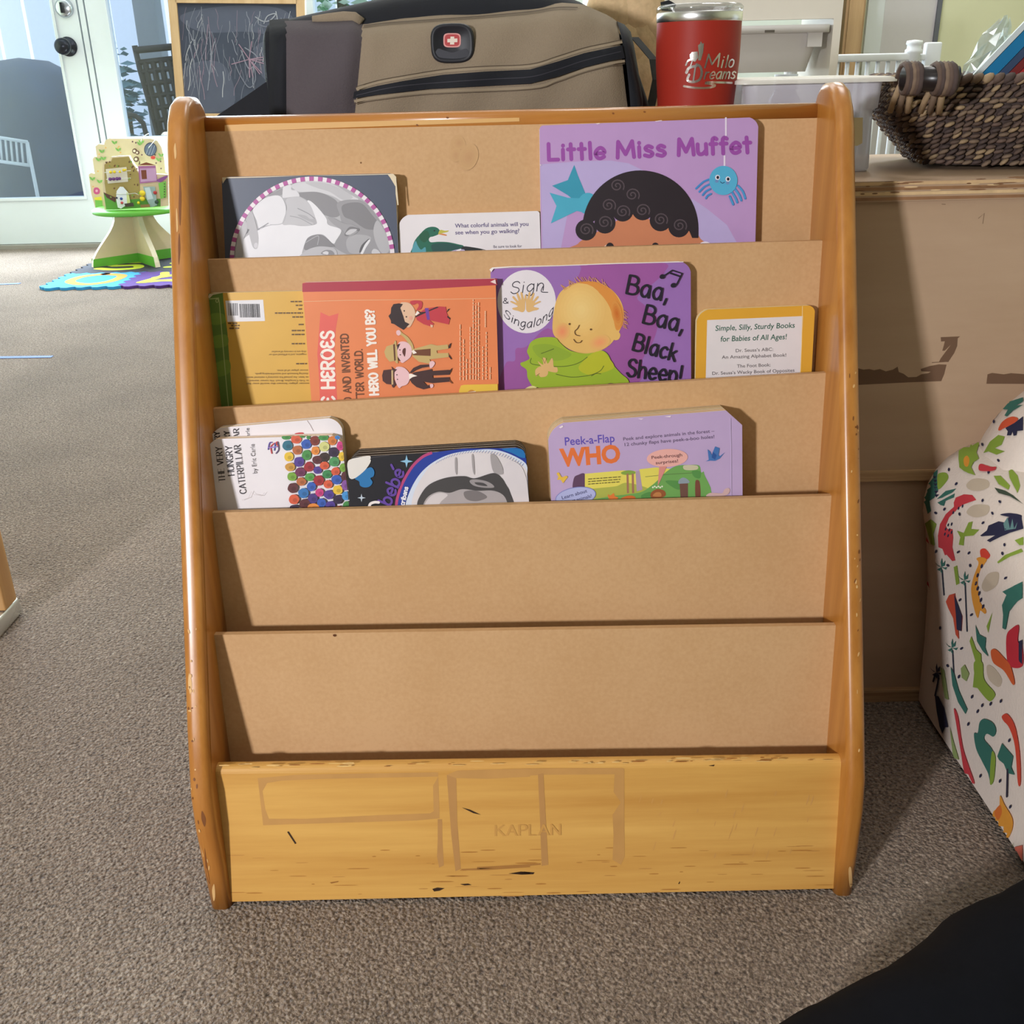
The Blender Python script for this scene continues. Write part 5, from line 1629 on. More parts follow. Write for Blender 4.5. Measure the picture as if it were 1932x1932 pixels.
# ================================================================== woven basket with books
ba = thing('woven_basket', 'dark brown woven rope basket with a black handle on the plywood cabinet', 'basket', (.78, 1.31, ZT))
ROT = radians(-9)
bc = Vector((onY(1680, 250, 1.30).x+.205, 1.315, ZT+.005))
def bpt(x, y, z):
    return Vector((bc.x+x*cos(ROT)-y*sin(ROT), bc.y+x*sin(ROT)+y*cos(ROT), bc.z+z))
zrim = onY(1740, 163, 1.20).z-ZT
STR = [mat(c, .8, var=.3, scale=120) for c in ((94, 76, 66), (122, 102, 84), (76, 62, 58), (156, 132, 102), (104, 84, 74))]
rnd = random.Random(21)
wv = MB()
NR = 15
def bloop(t):
    """half sizes and corner radius of the basket at height fraction t"""
    e = min(1, t/.62)
    return .160+.048*e-.004*max(0, t-.62), .088+.028*e, .045
def perim(hx, hy, r, s):
    seg = [2*(hx-r), pi*r/2, 2*(hy-r), pi*r/2, 2*(hx-r), pi*r/2, 2*(hy-r), pi*r/2]
    s = s % sum(seg)
    cor = [(hx-r, -hy+r, -pi/2), (hx-r, hy-r, 0), (-hx+r, hy-r, pi/2), (-hx+r, -hy+r, pi)]
    st = [(-hx+r, -hy, 1, 0), (hx, -hy+r, 0, 1), (hx-r, hy, -1, 0), (-hx, hy-r, 0, -1)]
    for k in range(8):
        if s <= seg[k]:
            if k % 2 == 0:
                x, y, dx, dy = st[k//2]
                return x+dx*s, y+dy*s, dx, dy
            cx, cy, a0 = cor[k//2]
            a = a0+s/r
            return cx+r*cos(a), cy+r*sin(a), -sin(a), cos(a)
        s -= seg[k]
rh = zrim/NR
for k in range(NR):
    t = (k+.5)/NR
    hx, hy, r = bloop(t)
    tot = 4*(hx-r)+4*(hy-r)+2*pi*r
    n = int(tot/.0100)
    for j_ in range(n):
        x, y, dx, dy = perim(hx, hy, r, tot*(j_+(.5 if k % 2 else 0)+rnd.uniform(-.12, .12))/n)
        a = atan2(dy, dx)+ROT
        R_ = Matrix.Rotation(a, 3, 'Z') @ Matrix.Rotation(-.42+rnd.uniform(-.35, .35), 3, 'Y')
        wv.ball(bpt(x, y, rh*(k+.5)+rnd.uniform(-.001, .001)), 1, STR[int(rnd.random()**1.3*5)], .0066, .0052, rh*.42, 7, 5, R_)
for k in range(2):
    lo = [bloop(t) for t in (0, .3, .62, 1)]
inner = []
for t in (0, .3, .62, 1):
    hx, hy, r = bloop(t)
    hx, hy = hx-.002, hy-.002
    tot = 4*(hx-r)+4*(hy-r)+2*pi*r
    inner.append([bpt(*perim(hx, hy, r, tot*k/48)[:2], t*zrim*.98) for k in range(48)])
wv.grid(inner, STR[2], closed=True)
wv.add(inner[0], [tuple(range(48))[::-1]], STR[2])
wv.build('basket_body', ba)
rim = MB()
hx, hy, r = bloop(1)
tot = 4*(hx-r)+4*(hy-r)+2*pi*r
n = int(tot/.011)
for j_ in range(n):
    x, y, dx, dy = perim(hx, hy, r, tot*j_/n)
    R_ = Matrix.Rotation(atan2(dy, dx)+ROT, 3, 'Z') @ Matrix.Rotation(-.6, 3, 'Y')
    rim.ball(bpt(x, y, zrim+.001), 1, STR[(j_*7) % 5], .0085, .0075, .0048, 7, 5, R_)
rim.build('rim', ba)
hd = MB()
hz = onY(1760, 149, 1.19).z
hA, hB = onY(1704, 148, 1.185), onY(1806, 149, 1.150)
hd.tube([hA, hA.lerp(hB, .5), hB], .0125, mat((36, 30, 30), .3), 20)
hl = hd.build('handle', ba)
wr = MB()
ax = (hB-hA).normalized()
for f0, f1 in ((.02, .26), (.60, .88)):
    for k in range(5):
        ce = hA.lerp(hB, f0+(f1-f0)*k/4)
        pts = []
        for a in range(13):
            an = 2*pi*a/12
            pts.append(ce+ax*(.004*(a/12-.5))+Vector((0, .0142*cos(an), .0142*sin(an))))
        wr.tube(pts, .0032, STR[(k*2) % 3], 6)
    ce = hA.lerp(hB, (f0+f1)/2)
    for q_ in (-.006, 0, .006):
        wr.tube([ce+ax*q_+Vector((0, .012, -.008)), ce+ax*q_*1.4+Vector((.002, .024, -.022)), ce+ax*q_*1.6+Vector((.004, .034, -.034))], .0036, STR[3 if q_ else 1], 6)
wr.build('handle_wrap', ba)
BK = [((1822,156),(1934,40),(206,214,216),.006,'thin white and teal picture book leaning leftmost in the basket','n'),
      ((1832,162),(1944,52),(30,118,168),.013,'bright blue hardcover book leaning in the basket','n'),
      ((1846,166),(1958,66),(58,74,104),.008,'slate blue book leaning between the blue and dark red ones','n'),
      ((1858,168),(1970,72),(120,42,44),.008,'dark red book leaning in the basket beside the slate blue one','n'),
      ((1868,170),(1984,82),(178,48,50),.010,'bright red book leaning in the basket next to the yellow one','n'),
      ((1886,172),(2000,96),(206,170,44),.008,'yellow book leaning in the basket beside the red one','n'),
      ((1904,174),(2020,108),(214,206,196),.008,'cream paged book leaning rightmost in the basket','n')]
for a, b, col, th, lab, _ in BK:
    if lab.startswith('thin white'):
        A0, B0 = onY(a[0], a[1], 1.25), onY(b[0], b[1], 1.25)
        d_ = (B0-A0).normalized()
        A0 = A0 - d_*.05
        nn = Vector((d_.z, 0, -d_.x))
        dv = Vector((A0.x-EYE.x+.04, A0.y-EYE.y, 0)).normalized()
        acc = 0
    else:
        A0 = ST0+nn*acc
    if acc == 0:
        ST0 = A0
    acc += th+.0006
    L_ = .20
    root = thing('picture_book', lab, 'book', A0, 'picture books in the woven basket')
    for nm, t0, t1, i0, m_ in (('spine', 0, th, -1, mat(col, .4)), ('front_cover', 0, .0015, 0, mat(col, .4)), ('page_block', .0016, th-.0016, .004, mat((222, 214, 200), .8)), ('back_cover', th-.0015, th, 0, mat(col, .4))):
        if i0 < 0:
            P = [A0-dv*.0015, A0+d_*L_-dv*.0015, A0+d_*L_-dv*.0002, A0-dv*.0002]
            MB().prism(P, [p+nn*th for p in P], m_).build(nm, root, recalc=True)
            continue
        P = [A0+nn*t0+d_*i0+dv*i0, A0+nn*t0+d_*(L_-i0)+dv*i0, A0+nn*t0+d_*(L_-i0)+dv*(.13-i0), A0+nn*t0+d_*i0+dv*(.13-i0)]
        MB().prism(P, [p+nn*(t1-t0) for p in P], m_).build(nm, root, recalc=True)
# crinkled clear bag behind the books
cb = MB()
rnd = random.Random(6)
rows = []
ce = onY(1862, 92, 1.40)
for i in range(9):
    row = []
    for j_ in range(12):
        a = 2*pi*j_/12
        rr_ = .026*sin(pi*(i+.6)/9.2)**.7*(1+rnd.uniform(-.3, .3))
        row.append(ce+Vector((rr_*cos(a)*.75+.035*(i/8-.5), rr_*.5*sin(a), -.05+.085*i/8+rnd.uniform(-.006, .006))))
    rows.append(row)
cb.grid(rows, glassy('crinkled_film', (.86, .92, .97), .26, .25), smooth=False, closed=True)
o = cb.build('plastic_bag')
tag(o, 'crinkled clear plastic bag sticking up behind the books in the basket', 'plastic bag')

# ================================================================== behind: trays, playpen, cupboard
TY2 = 2.8
tf = thing('storage_unit', 'white storage frame with a pale pull-out tray behind the tumbler', 'shelf unit', (onY(1480, 60, TY2).x, TY2+.15, 0))
FW = mat((224, 218, 208), .5, var=.02)
fx1 = onY(1590, 20, TY2).x
fx0 = fx1-.62
zt2, zt3 = onY(1480, 37, TY2).z, onY(1480, -60, TY2).z
for x in (fx0, fx1-.020):
    MB().box((x, TY2, 0), (x+.020, TY2+.30, zt3), FW).build('side_panel', tf)
MB().box((fx0+.020, TY2, zt2), (fx1-.020, TY2+.02, zt3-.0205), FW).box((fx0+.02, TY2, zt3-.02), (fx1-.02, TY2+.3, zt3), FW).build('top_panel', tf)
MB().box((fx0+.020, TY2, .05), (fx1-.020, TY2+.30, .068), FW).build('bottom_shelf', tf)
tz1, tz0 = onY(1480, 47, TY2-.02).z, onY(1480, 62, TY2-.02).z
tb0 = onY(1480, 136, TY2).z
rx1, rx0 = onY(1571, 55, TY2-.02).x, onY(1571, 55, TY2-.02).x-.42
TRAY = mat((196, 192, 190), .4, var=.02)
tray = thing('storage_tray', 'pale grey plastic tray hanging in the white storage frame', 'tray', ((rx0+rx1)/2, TY2+.12, tb0))
mb = MB()
bx1 = onY(1529, 130, TY2).x
mb.grid([ring(rx0+.06, bx1, TY2+.02, TY2+.24, tb0, .03), ring(rx0+.035, bx1+.022, TY2, TY2+.26, tz0, .03)], TRAY, closed=True)
mb.add(ring(rx0+.06, bx1, TY2+.02, TY2+.24, tb0, .03), [tuple(range(20))[::-1]], TRAY)
mb.build('tray_body', tray)
mb = MB()
mb.grid([ring(rx0+.03, bx1+.02, TY2-.005, TY2+.265, tz0, .03), ring(rx0, rx1, TY2-.02, TY2+.28, tz0, .03), ring(rx0, rx1, TY2-.02, TY2+.28, tz1, .03), ring(rx0+.03, rx1-.035, TY2, TY2+.26, tz1, .03)], TRAY, closed=True)
p = onY(1537, 70, TY2-.005)
mb.box((p.x-.018, TY2-.01, p.z-.022), (p.x+.018, TY2+.01, tz0), TRAY)
p = onY(1452, 60, TY2-.02)
mb.box((p.x-.012, TY2-.0215, p.z-.002), (p.x+.012, TY2-.019, p.z+.004), mat((90, 84, 76), .6))
mb.build('tray_rim', tray)

cupb = MB()
cx0, cx1 = onY(985, 10, 4.75).x, onY(1560, 10, 4.75).x
CW = mat((214, 226, 222), .5, var=.02)
cu = thing('cupboard', 'pale mint white cupboard against the back wall', 'cupboard', ((cx0+cx1)/2, 4.98, 0))
cupb.box((cx0, 4.77, .06), (cx1, 5.26, 1.7), CW).box((cx0+.02, 4.80, 0), (cx1-.02, 5.24, .06), CW)
cupb.build('body', cu)
mid = (cx0+cx1)/2
for a, b in ((cx0+.006, mid-.002), (mid+.002, cx1-.006)):
    d = MB().rbox((a, 4.752, .07), (b, 4.769, 1.69), .004, CW).build('door', cu)
    MB().tube([((mid-.04 if b < mid else mid+.04), 4.735, z) for z in (.82, .95)], .006, STEEL, 8).build('handle', d)
bw = thing('wooden_cabinet', 'tan wooden cabinet beside the white door casing', 'cabinet', (onY(1611, 50, 4.9).x, 5.05, 0))
x0, x1 = onY(1594, 40, 4.9).x, onY(1630, 40, 4.9).x
TW = wood('tan_wood', (150, 120, 86), (176, 146, 108), 'Z', 8, 10, .5)
MB().box((x0, 4.9, 0), (x1, 5.26, 1.6), TW).build('body', bw)
MB().box((x0+.01, 4.886, .03), (x1-.01, 4.8995, 1.58), TW).build('door', bw)

CRY = 3.6
CRW = mat((222, 226, 232), .4, var=.02)
cx0, cx1 = onY(1500, 110, CRY).x, onY(1722, 105, CRY).x
crz1, crz0 = onY(1650, 101, CRY).z, onY(1650, 116, CRY).z
crib = thing('playpen', 'white spindle playpen standing beyond the plywood cabinet', 'playpen', ((cx0+cx1)/2, CRY+.3, 0))
MB().rbox((cx0, CRY-.015, crz0), (cx1, CRY+.015, crz1), .006, CRW).build('top_rail', crib)
MB().rbox((cx0, CRY-.015, .06), (cx1, CRY+.015, .09), .006, CRW).build('bottom_rail', crib)
sx = (onY(1614, 130, CRY).x-onY(1595, 130, CRY).x)
x = onY(1598, 130, CRY).x-sx*6
while x < cx1-.02:
    MB().tube([(x, CRY, .085), (x, CRY, crz0+.003)], .0068, CRW, 10).build('spindle', crib)
    x += sx
def post(px, Y, name='post'):
    p = onY(px, 110, Y)
    return MB().lathe([(0, 0), (.022, 0), (.022, crz1-.004), (.027, crz1), (.027, crz1+.008), (.022, crz1+.012), (.022, crz1+.022), (.026, crz1+.026), (.024, crz1+.035), (0, crz1+.038)], CRW, (p.x, Y, 0), 20).build(name, crib)
post(1722, CRY)
post(1500, CRY)
p = onY(1722, 110, CRY).x
q_ = onY(1752, 105, CRY+.05)
MB().rbox((q_.x-.022, CRY+.02, crz0-.05), (q_.x+.03, CRY+.05, crz1+.03), .006, CRW).build('latch_plate', crib)
MB().rbox((p+.02, CRY+.022, crz0), (q_.x, CRY+.046, crz1-.004), .004, CRW).build('latch_arm', crib)

# ================================================================== easel
EY = 4.0
def ons(x, y, d=0, lean=.11):
    """point on the sloping front of the easel"""
    n = Vector((0, -1, lean)).normalized()
    o = Vector((0, EY, .5))+n*d
    r_ = ray(x, y)
    return EYE+r_*((o-EYE).dot(n)/r_.dot(n))
PINE = wood('pine', (206, 172, 124), (226, 196, 150), 'Z', 10, 12, .5)
ea = thing('chalkboard_easel', 'wooden easel with a scribbled chalkboard standing in front of the glass door', 'easel', (ons(440, 200).x, EY, 0))
def bar(pts, th, m):
    """flat board following the easel slope"""
    fr = [ons(*p_) for p_ in pts]
    n = Vector((0, 1, -.11)).normalized()
    return MB().prism(fr, [q_+n*th for q_ in fr], m)
def down(pa, pb, z):
    """carry an edge on down the slope to height z"""
    a, b = ons(*pa), ons(*pb)
    return a+(b-a)*((z-a.z)/(b.z-a.z))
nE = Vector((0, 1, -.11)).normalized()
for (a, b), (c_, d) in ((((314,-30),(332,185)), ((330,-30),(347,185))), (((558,-30),(562,185)), ((574,-30),(579,185)))):
    fr = [ons(*a), ons(*c_), down(c_, d, .012), down(a, b, .012)]
    MB().prism(fr, [q_+nE*.03 for q_ in fr], PINE).build('leg', ea)
bar([(328,-12),(560,-12),(560,7),(331,5)], .022, PINE).build('top_rail', ea)
bar([(344,214),(566,214),(567,232),(346,232)], .022, PINE).build('bottom_rail', ea)
mb = bar([(329,3),(559,5),(566,216),(343,216)], .008, mat((70, 78, 94), .8, var=.25, scale=14))
for v in range(len(mb.v)):
    mb.v[v] = mb.v[v]+nE*.010
A = Art(mb, lambda x, y, d: ons(x, y, d-.010), rough=.95)
rnd = random.Random(9)
ch = [(138, 144, 158), (160, 166, 176), (122, 128, 142), (184, 190, 196)]
for P in ([(340,30),(420,12),(520,14),(556,40),(540,70),(470,60),(380,60)], [(480,90),(552,70),(556,150),(500,150)], [(345,130),(420,120),(440,200),(350,205)]):
    A.poly(P, (92, 99, 116), True)
for k in range(110):
    x, y = rnd.uniform(345, 552), rnd.uniform(12, 140)
    L_ = rnd.uniform(18, 70)
    s_ = rnd.uniform(-.35, .35)
    P = [(x+s_*L_*t+rnd.uniform(-2, 2), y+L_*t) for t in (0, .35, .7, 1)]
    P = [(min(max(u, 341), 556), min(v, 208)) for u, v in P]
    A.line(P, rnd.choice([.5, .7, .9, 1.4]), rnd.choice(ch+[(150, 134, 150)]), True)
for P in ([(482,32),(496,40),(510,38),(520,26),(505,30),(498,44)], [(488,46),(505,50),(522,34)], [(356,60),(360,90),(372,160),(376,185)], [(395,60),(398,110),(392,170)],
          [(440,110),(452,140),(470,165),(482,150),(478,120)], [(455,95),(470,130),(485,108),(462,90)]):
    A.line(P, 2, rnd.choice(ch), True)
for k in range(12):
    a = rnd.uniform(0, 6.28)
    A.line([(470, 112), (470+34*cos(a), 112+34*sin(a))], 1.6, (164, 138, 156))
mb.build('chalkboard', ea)
fr = [down((344,214), (346,232), .50), down((566,214), (567,232), .50)]
MB().box((fr[0].x, EY-.10, .42), (fr[1].x, EY+.0, .44), PINE).build('chalk_tray', ea)
for x in (fr[0].x+.03, fr[1].x-.03):
    MB().tube([(x, EY+.11, .92), (x, EY+.42, .014)], .014, PINE, 8).build('leg', ea)

# ================================================================== foam floor tiles
TT = .318
TX0, TY0 = onZ(92, 542, .0).x, onZ(200, 545, 0).y
FOAM = {'blue': (58, 150, 206), 'black': (58, 58, 70), 'purple': (84, 52, 128), 'orange': (232, 150, 62), 'yellow': (206, 220, 70), 'green': (84, 170, 72), 'pink': (206, 90, 140)}
def tile(ix, iy, col, label, glyphs, gname):
    x0, y0 = TX0+ix*TT, TY0+iy*TT
    def edge(p, q, flip):
        out = []
        n = 5
        dx, dy = (q[0]-p[0]), (q[1]-p[1])
        nx, ny = dy/TT*flip, -dx/TT*flip
        for k in range(n):
            for t, h in ((k/n+.02, 0), (k/n+.06, .022), (k/n+.125, .026), (k/n+.16, .012), (k/n+.20-.02*0, 0)):
                if t < (k+1)/n+.001:
                    out.append((p[0]+dx*t*1.0+nx*h*.8, p[1]+dy*t+ny*h*.8))
        return out
    cs_ = [(x0, y0), (x0+TT, y0), (x0+TT, y0+TT), (x0, y0+TT)]
    out = []
    for k in range(4):
        out += edge(cs_[k], cs_[(k+1) % 4], 1 if k in (0, 3) else -1)
    top = [Vector((a, b, .0115)) for a, b in out]
    bot = [Vector((a, b, .0006)) for a, b in out]
    root = thing('foam_tile', label, 'foam tile', (x0+TT/2, y0+TT/2, 0), 'foam puzzle tiles under the wooden play tree')
    mb = MB()
    mb.prism(top, bot, mat(FOAM[col], .9, var=.12, scale=60))
    mb.build('tile_base', root)
    for gcol, P in glyphs:
        g = MB()
        A_ = Art(g, lambda u, v, d: Vector((x0+u*TT, y0+v*TT, .0118+d)), rough=.9, step=.0003)
        for W_, Q in P:
            A_.line(Q, W_, mat(FOAM[gcol], .9, var=.1), True)
        for k in range(len(g.f)):
            a, b, c_ = [g.v[i] for i in g.f[k][:3]]
            if (b-a).cross(c_-a).z < 0:
                g.f[k] = g.f[k][::-1]
        g.build('number_inset', root)
tile(0, 0, 'blue', 'blue foam puzzle tile with an orange ring inset', [('orange', [(.13, [(.5,.86),(.25,.7),(.22,.35),(.5,.14),(.75,.3),(.78,.7),(.5,.86)])])], 'O')
tile(1, 0, 'purple', 'purple foam puzzle tile with a yellow inset shape', [('yellow', [(.14, [(.2,.2),(.5,.3),(.8,.2)]), (.14, [(.3,.5),(.6,.75),(.85,.8)]), (.12, [(.2,.2),(.35,.6),(.3,.85)])])], 'M')
tile(0, 1, 'black', 'black foam puzzle tile with a yellow inset and the play tree foot beside it', [('yellow', [(.14, [(.25,.3),(.5,.2),(.78,.28),(.7,.5),(.4,.5),(.3,.7),(.7,.75)])])], 'S')
tile(1, 1, 'black', 'black foam puzzle tile with yellow stripes, right rear of the mat', [('yellow', [(.12, [(.2,.3),(.5,.35),(.8,.3)]), (.12, [(.2,.6),(.5,.68),(.85,.6)])])], 'E')
tile(0, 2, 'black', 'black foam puzzle tile at the rear edge under the play tree', [('pink', [(.1, [(.3,.5),(.5,.3),(.75,.5),(.5,.7),(.3,.5)])])], 'R')
tile(1, 2, 'purple', 'purple foam puzzle tile at the rear corner behind the rack side', [], 'R')

# ================================================================== wooden play tree
PYF, PYB = 4.62, 4.84
BEI = mat((218, 200, 166), .5, var=.04)
BEW = mat((228, 218, 196), .5, var=.04)
GRN = mat((98, 176, 62), .5, var=.06)
pt = thing('play_tree', 'wooden activity tree toy with beads and painted panels standing on the foam tiles', 'toy', (onY(250, 400, 4.74).x, 4.74, .012))
c = crop(160, 230, 4.83)
def slab(P, Y, th, m, side=None, sm=False):
    P = smooth_pts(P) if sm else P
    fr = [onY(x, y, Y) for x, y in c(P)]
    return MB().prism(fr, [q_+Vector((0, th, 0)) for q_ in fr], m, side)
# crossed flared trunk boards
zb = .0125
wb_ = onY(245, 495, 4.7)
def trunk(along):
    cx, cy = pt.location.x, pt.location.y
    hb, ht = .215, .085
    zt_ = onY(245, 398, 4.74).z-.012
    out = []
    for k in range(11):
        t = k/10
        s_ = t*t*(3-2*t)
        out.append((hb*(1-s_)+ht*s_ if t > .06 else hb, zb+(zt_-zb)*t))
    P = [(h, z) for h, z in out]+[(-h, z) for h, z in out[::-1]]
    a = radians(along)
    n_ = Vector((-sin(a), cos(a), 0))*.011
    F_ = [Vector((cx+h*cos(a), cy+h*sin(a), z))-n_ for h, z in P]
    mb = MB().prism(F_, [p_+n_*2 for p_ in F_], BEI, BEW)
    for sg in (-1, 1):
        G_ = [Vector((cx+h*cos(a), cy+h*sin(a), z))+n_*1.03*sg for h, z in ((hb, zb+.0005), (hb-.006, zb+.045), (-hb+.006, zb+.035), (-hb, zb+.0005))]
        mb.add(G_, [(0, 1, 2, 3) if sg > 0 else (3, 2, 1, 0)], GRN)
    return mb
trunk(38).build('trunk_board', pt)
trunk(-52).build('trunk_board', pt)
zp_ = onY(245, 396, 4.74).z-.008
pc = (onY(261, 396, 4.74).x, 4.74, zp_)
MB().lathe([(0, 0), (.188, 0), (.194, .004), (.194, .016), (.188, .020), (0, .020)], GRN, pc, 40).build('base_disc', pt)
# rear foliage panel, front panels
bp_ = slab([(36,480),(60,465),(90,470),(72,340),(90,315),(110,315),(98,225),(130,200),(175,205),(190,165),(230,150),(600,150),(660,170),(700,230),(725,340),(735,460),(770,470),(775,760),(100,800),(60,660)], PYB, .02, BEI, BEW)
A = Art(bp_, lambda x, y, d: onY(x, y, PYB-d), rough=.5, step=.0006)
LF = (124, 178, 92)
for x, y in ((265,185),(495,195),(150,265),(120,340),(165,330),(64,515),(130,540),(510,180),(690,300),(668,340),(300,250)):
    A.poly(c([(x-22,y-14),(x,y-6),(x+14,y+18),(x-8,y+12)]), LF, True)
    A.poly(c([(x+8,y-4),(x+30,y-10),(x+20,y+14)]), LF, True)
for x, y in ((190,235),(130,295),(120,450),(300,240),(325,280),(75,590),(310,225)):
    A.poly(c(ell(x, y, 7, 7, 0, 8)), (232, 176, 96))
for x, y in ((435,180),(465,190),(520,300),(650,375),(690,360),(695,425),(640,300)):
    A.poly(c(ell(x, y, 8, 8, 0, 8)), (110, 78, 84))
A.poly(c([(80,620),(90,600),(120,600),(138,625),(130,655),(100,660),(82,645)]), (204, 84, 140), True)
A.poly(c(ell(108, 628, 12, 12, 0, 10)), (236, 170, 196))
A.poly(c([(85,690),(150,680),(158,715),(92,712)]), (226, 206, 70))
A.poly(c([(92,712),(158,715),(170,810),(100,800)]), (124, 184, 84))
A.poly(c(ell(598, 250, 58, 64, .2, 24)), (60, 66, 84))
A.poly(c(ell(598, 250, 50, 56, .2, 24)), (88, 100, 128))
for x in (565, 590, 615):
    A.line(c([(x-8,300),(x+22,215)]), .7, (170, 180, 196))
A.poly(c(ell(622, 325, 22, 16, 0, 12)), (196, 56, 52))
for x, y, r_ in ((455,265,24),(480,280,20),(470,340,26)):
    A.poly(c(ell(x, y, r_, r_, 0, 14)), (104, 74, 60))
    A.poly(c(ell(x-4, y, r_*.5, r_*.5, 0, 12)), (222, 210, 190))
bp_.build('rear_panel', pt)
fp_ = slab([(200,362),(235,345),(240,320),(300,312),(400,308),(440,380),(470,420),(500,470),(760,480),(762,765),(690,772),(270,800),(180,800),(165,620),(160,400),(170,370)], PYF, .02, BEI, BEW)
A = Art(fp_, lambda x, y, d: onY(x, y, PYF-d), rough=.5, step=.0006)
A.poly(c([(178,390),(205,370),(240,360),(250,330),(400,318),(430,380),(470,440),(500,480),(505,700),(280,740),(195,660),(180,560)]), (166, 148, 88))
A.poly(c([(172,650),(280,720),(500,700),(690,700),(690,770),(270,798),(195,800)]), (96, 160, 66))
A.poly(c([(168,640),(280,690),(278,735),(200,690)]), (92, 60, 52))
A.poly(c([(190,430),(380,410),(395,545),(210,562)]), (226, 220, 206))
A.poly(c([(480,395),(560,368),(650,395)]), (128, 70, 50))
A.poly(c([(485,402),(645,398),(662,545),(500,562)]), (170, 110, 160))
A.poly(c([(500,425),(645,420),(655,535),(510,548)]), (196, 156, 196))
A.poly(c([(512,440),(560,438),(566,520),(520,522)]), (122, 66, 48))
A.poly(c([(655,530),(740,490),(752,505),(690,548)]), (138, 80, 150), True)
A.poly(c([(670,560),(740,540),(742,690),(690,700)]), (122, 190, 84))
for k in range(6):
    A.poly(c(ell(726, 565+k*24, 6, 6, 0, 8)), (70, 60, 50))
A.poly(c([(285,700),(290,630),(320,590),(350,592),(400,650),(415,735),(330,790),(300,780)]), (230, 236, 244))
A.poly(c([(380,640),(400,650),(414,735),(385,745)]), (214, 224, 150))
A.poly(c([(530,590),(640,590),(660,760),(600,780),(560,700)]), (150, 176, 176))
A.poly(c([(545,600),(590,595),(625,700),(570,710)]), (196, 216, 224))
rnd = random.Random(31)
for k in range(46):
    x, y = rnd.uniform(190, 500), rnd.uniform(330, 690)
    if 185 < x < 400 and 405 < y < 565 or 280 < x < 420 and y > 585:
        continue
    A.poly(c(ell(x, y, rnd.uniform(4, 9), rnd.uniform(6, 12), rnd.uniform(-.5, .5), 8)), rnd.choice([(96, 66, 46), (110, 74, 50), (124, 160, 70)]))
A.poly(c([(360,745),(440,735),(450,770),(370,775)]), (70, 60, 52))
A.poly(c([(505,755),(590,750),(595,778),(510,782)]), (140, 110, 66))
fp_.build('front_panel', pt)
BEAD = [(320,455,11,(226,200,40)),(270,455,13,(226,200,40)),(235,458,13,(226,200,40)),(355,440,12,(226,200,40)),(370,438,10,(226,200,40)),(230,522,15,(108,60,128)),(262,520,15,(108,60,128)),(294,518,15,(108,60,128)),(318,516,13,(108,60,128)),
        (290,692,9,(40,44,74)),(332,700,12,(48,74,150)),(338,738,12,(200,66,76)),(490,738,13,(232,212,50)),(640,645,16,(176,50,54)),(655,730,17,(52,76,66)),(525,650,26,(232,206,50)),(525,700,22,(232,206,50))]
for x, y, r_, col in BEAD:
    p = onY(*c([(x, y)])[0], PYF-.012)
    k = r_/4.83*(4.6*.918+.2)/1932
    MB().ball(p, k, mat(col, .3), 1.1, .9, 1, 12, 8).build('bead', pt)
for P in ([(180,462),(420,445)], [(195,525),(420,512)], [(285,655),(380,660),(460,650),(500,668)]):
    MB().tube([onY(*q_, PYF-.012) for q_ in c(P)], .0016, STEEL, 6).build('bead_wire', pt)
MB().tube([onY(*q_, PYB-.03) for q_ in smooth_pts(c([(512,185),(530,140),(580,105)]), False)], .0016, STEEL, 6).tube([onY(*q_, PYB-.03) for q_ in smooth_pts(c([(580,240),(640,170),(690,150)]), False)], .0016, STEEL, 6).build('wire_loop', pt)

# ================================================================== blue tape on the carpet
BT = mat((74, 104, 166), .7)
for (a, b), lab in ((((0, 677), (96, 675)), 'longer strip of blue tape stuck on the carpet at the left edge'), (((0, 539), (36, 536)), 'short strip of blue tape on the carpet nearer the glass door')):
    p, q_ = onZ(a[0]-40, a[1], .0004), onZ(*b, .0004)
    r_ = Vector((0, .022, 0))
    tag(MB().prism([p, q_, q_+r_, p+r_], [v+Vector((0, 0, .0012)) for v in (p, q_, q_+r_, p+r_)], BT).build('tape_strip', recalc=True), lab, 'tape', 'blue tape strips on the carpet')

# ================================================================== wooden shelf end at the left edge
WS = wood('orange_maple', (178, 130, 78), (206, 160, 104), 'Z', 10, 14, .4)
p = onZ(33, 1130, .032)
ws = thing('room_divider', 'maple panel divider end on a metal corner foot at the left edge', 'divider', (p.x-.2, p.y-.02, 0))
MB().rbox((p.x-.044, p.y-.040, .032), (p.x, p.y, .80), .003, WS).build('end_post', ws)
MB().rbox((p.x-.56, p.y-.030, .06), (p.x-.0445, p.y-.010, .79), .003, WS).build('panel', ws)
MB().rbox((p.x-.605, p.y-.040, .032), (p.x-.561, p.y, .80), .003, WS).build('end_post', ws)
FT = mat((206, 204, 198), .25, metal=.7)
for x in (p.x-.046, p.x-.607):
    MB().rbox((x, p.y-.085, .0), (x+.044, p.y+.012, .031), .006, FT).build('metal_foot', ws)

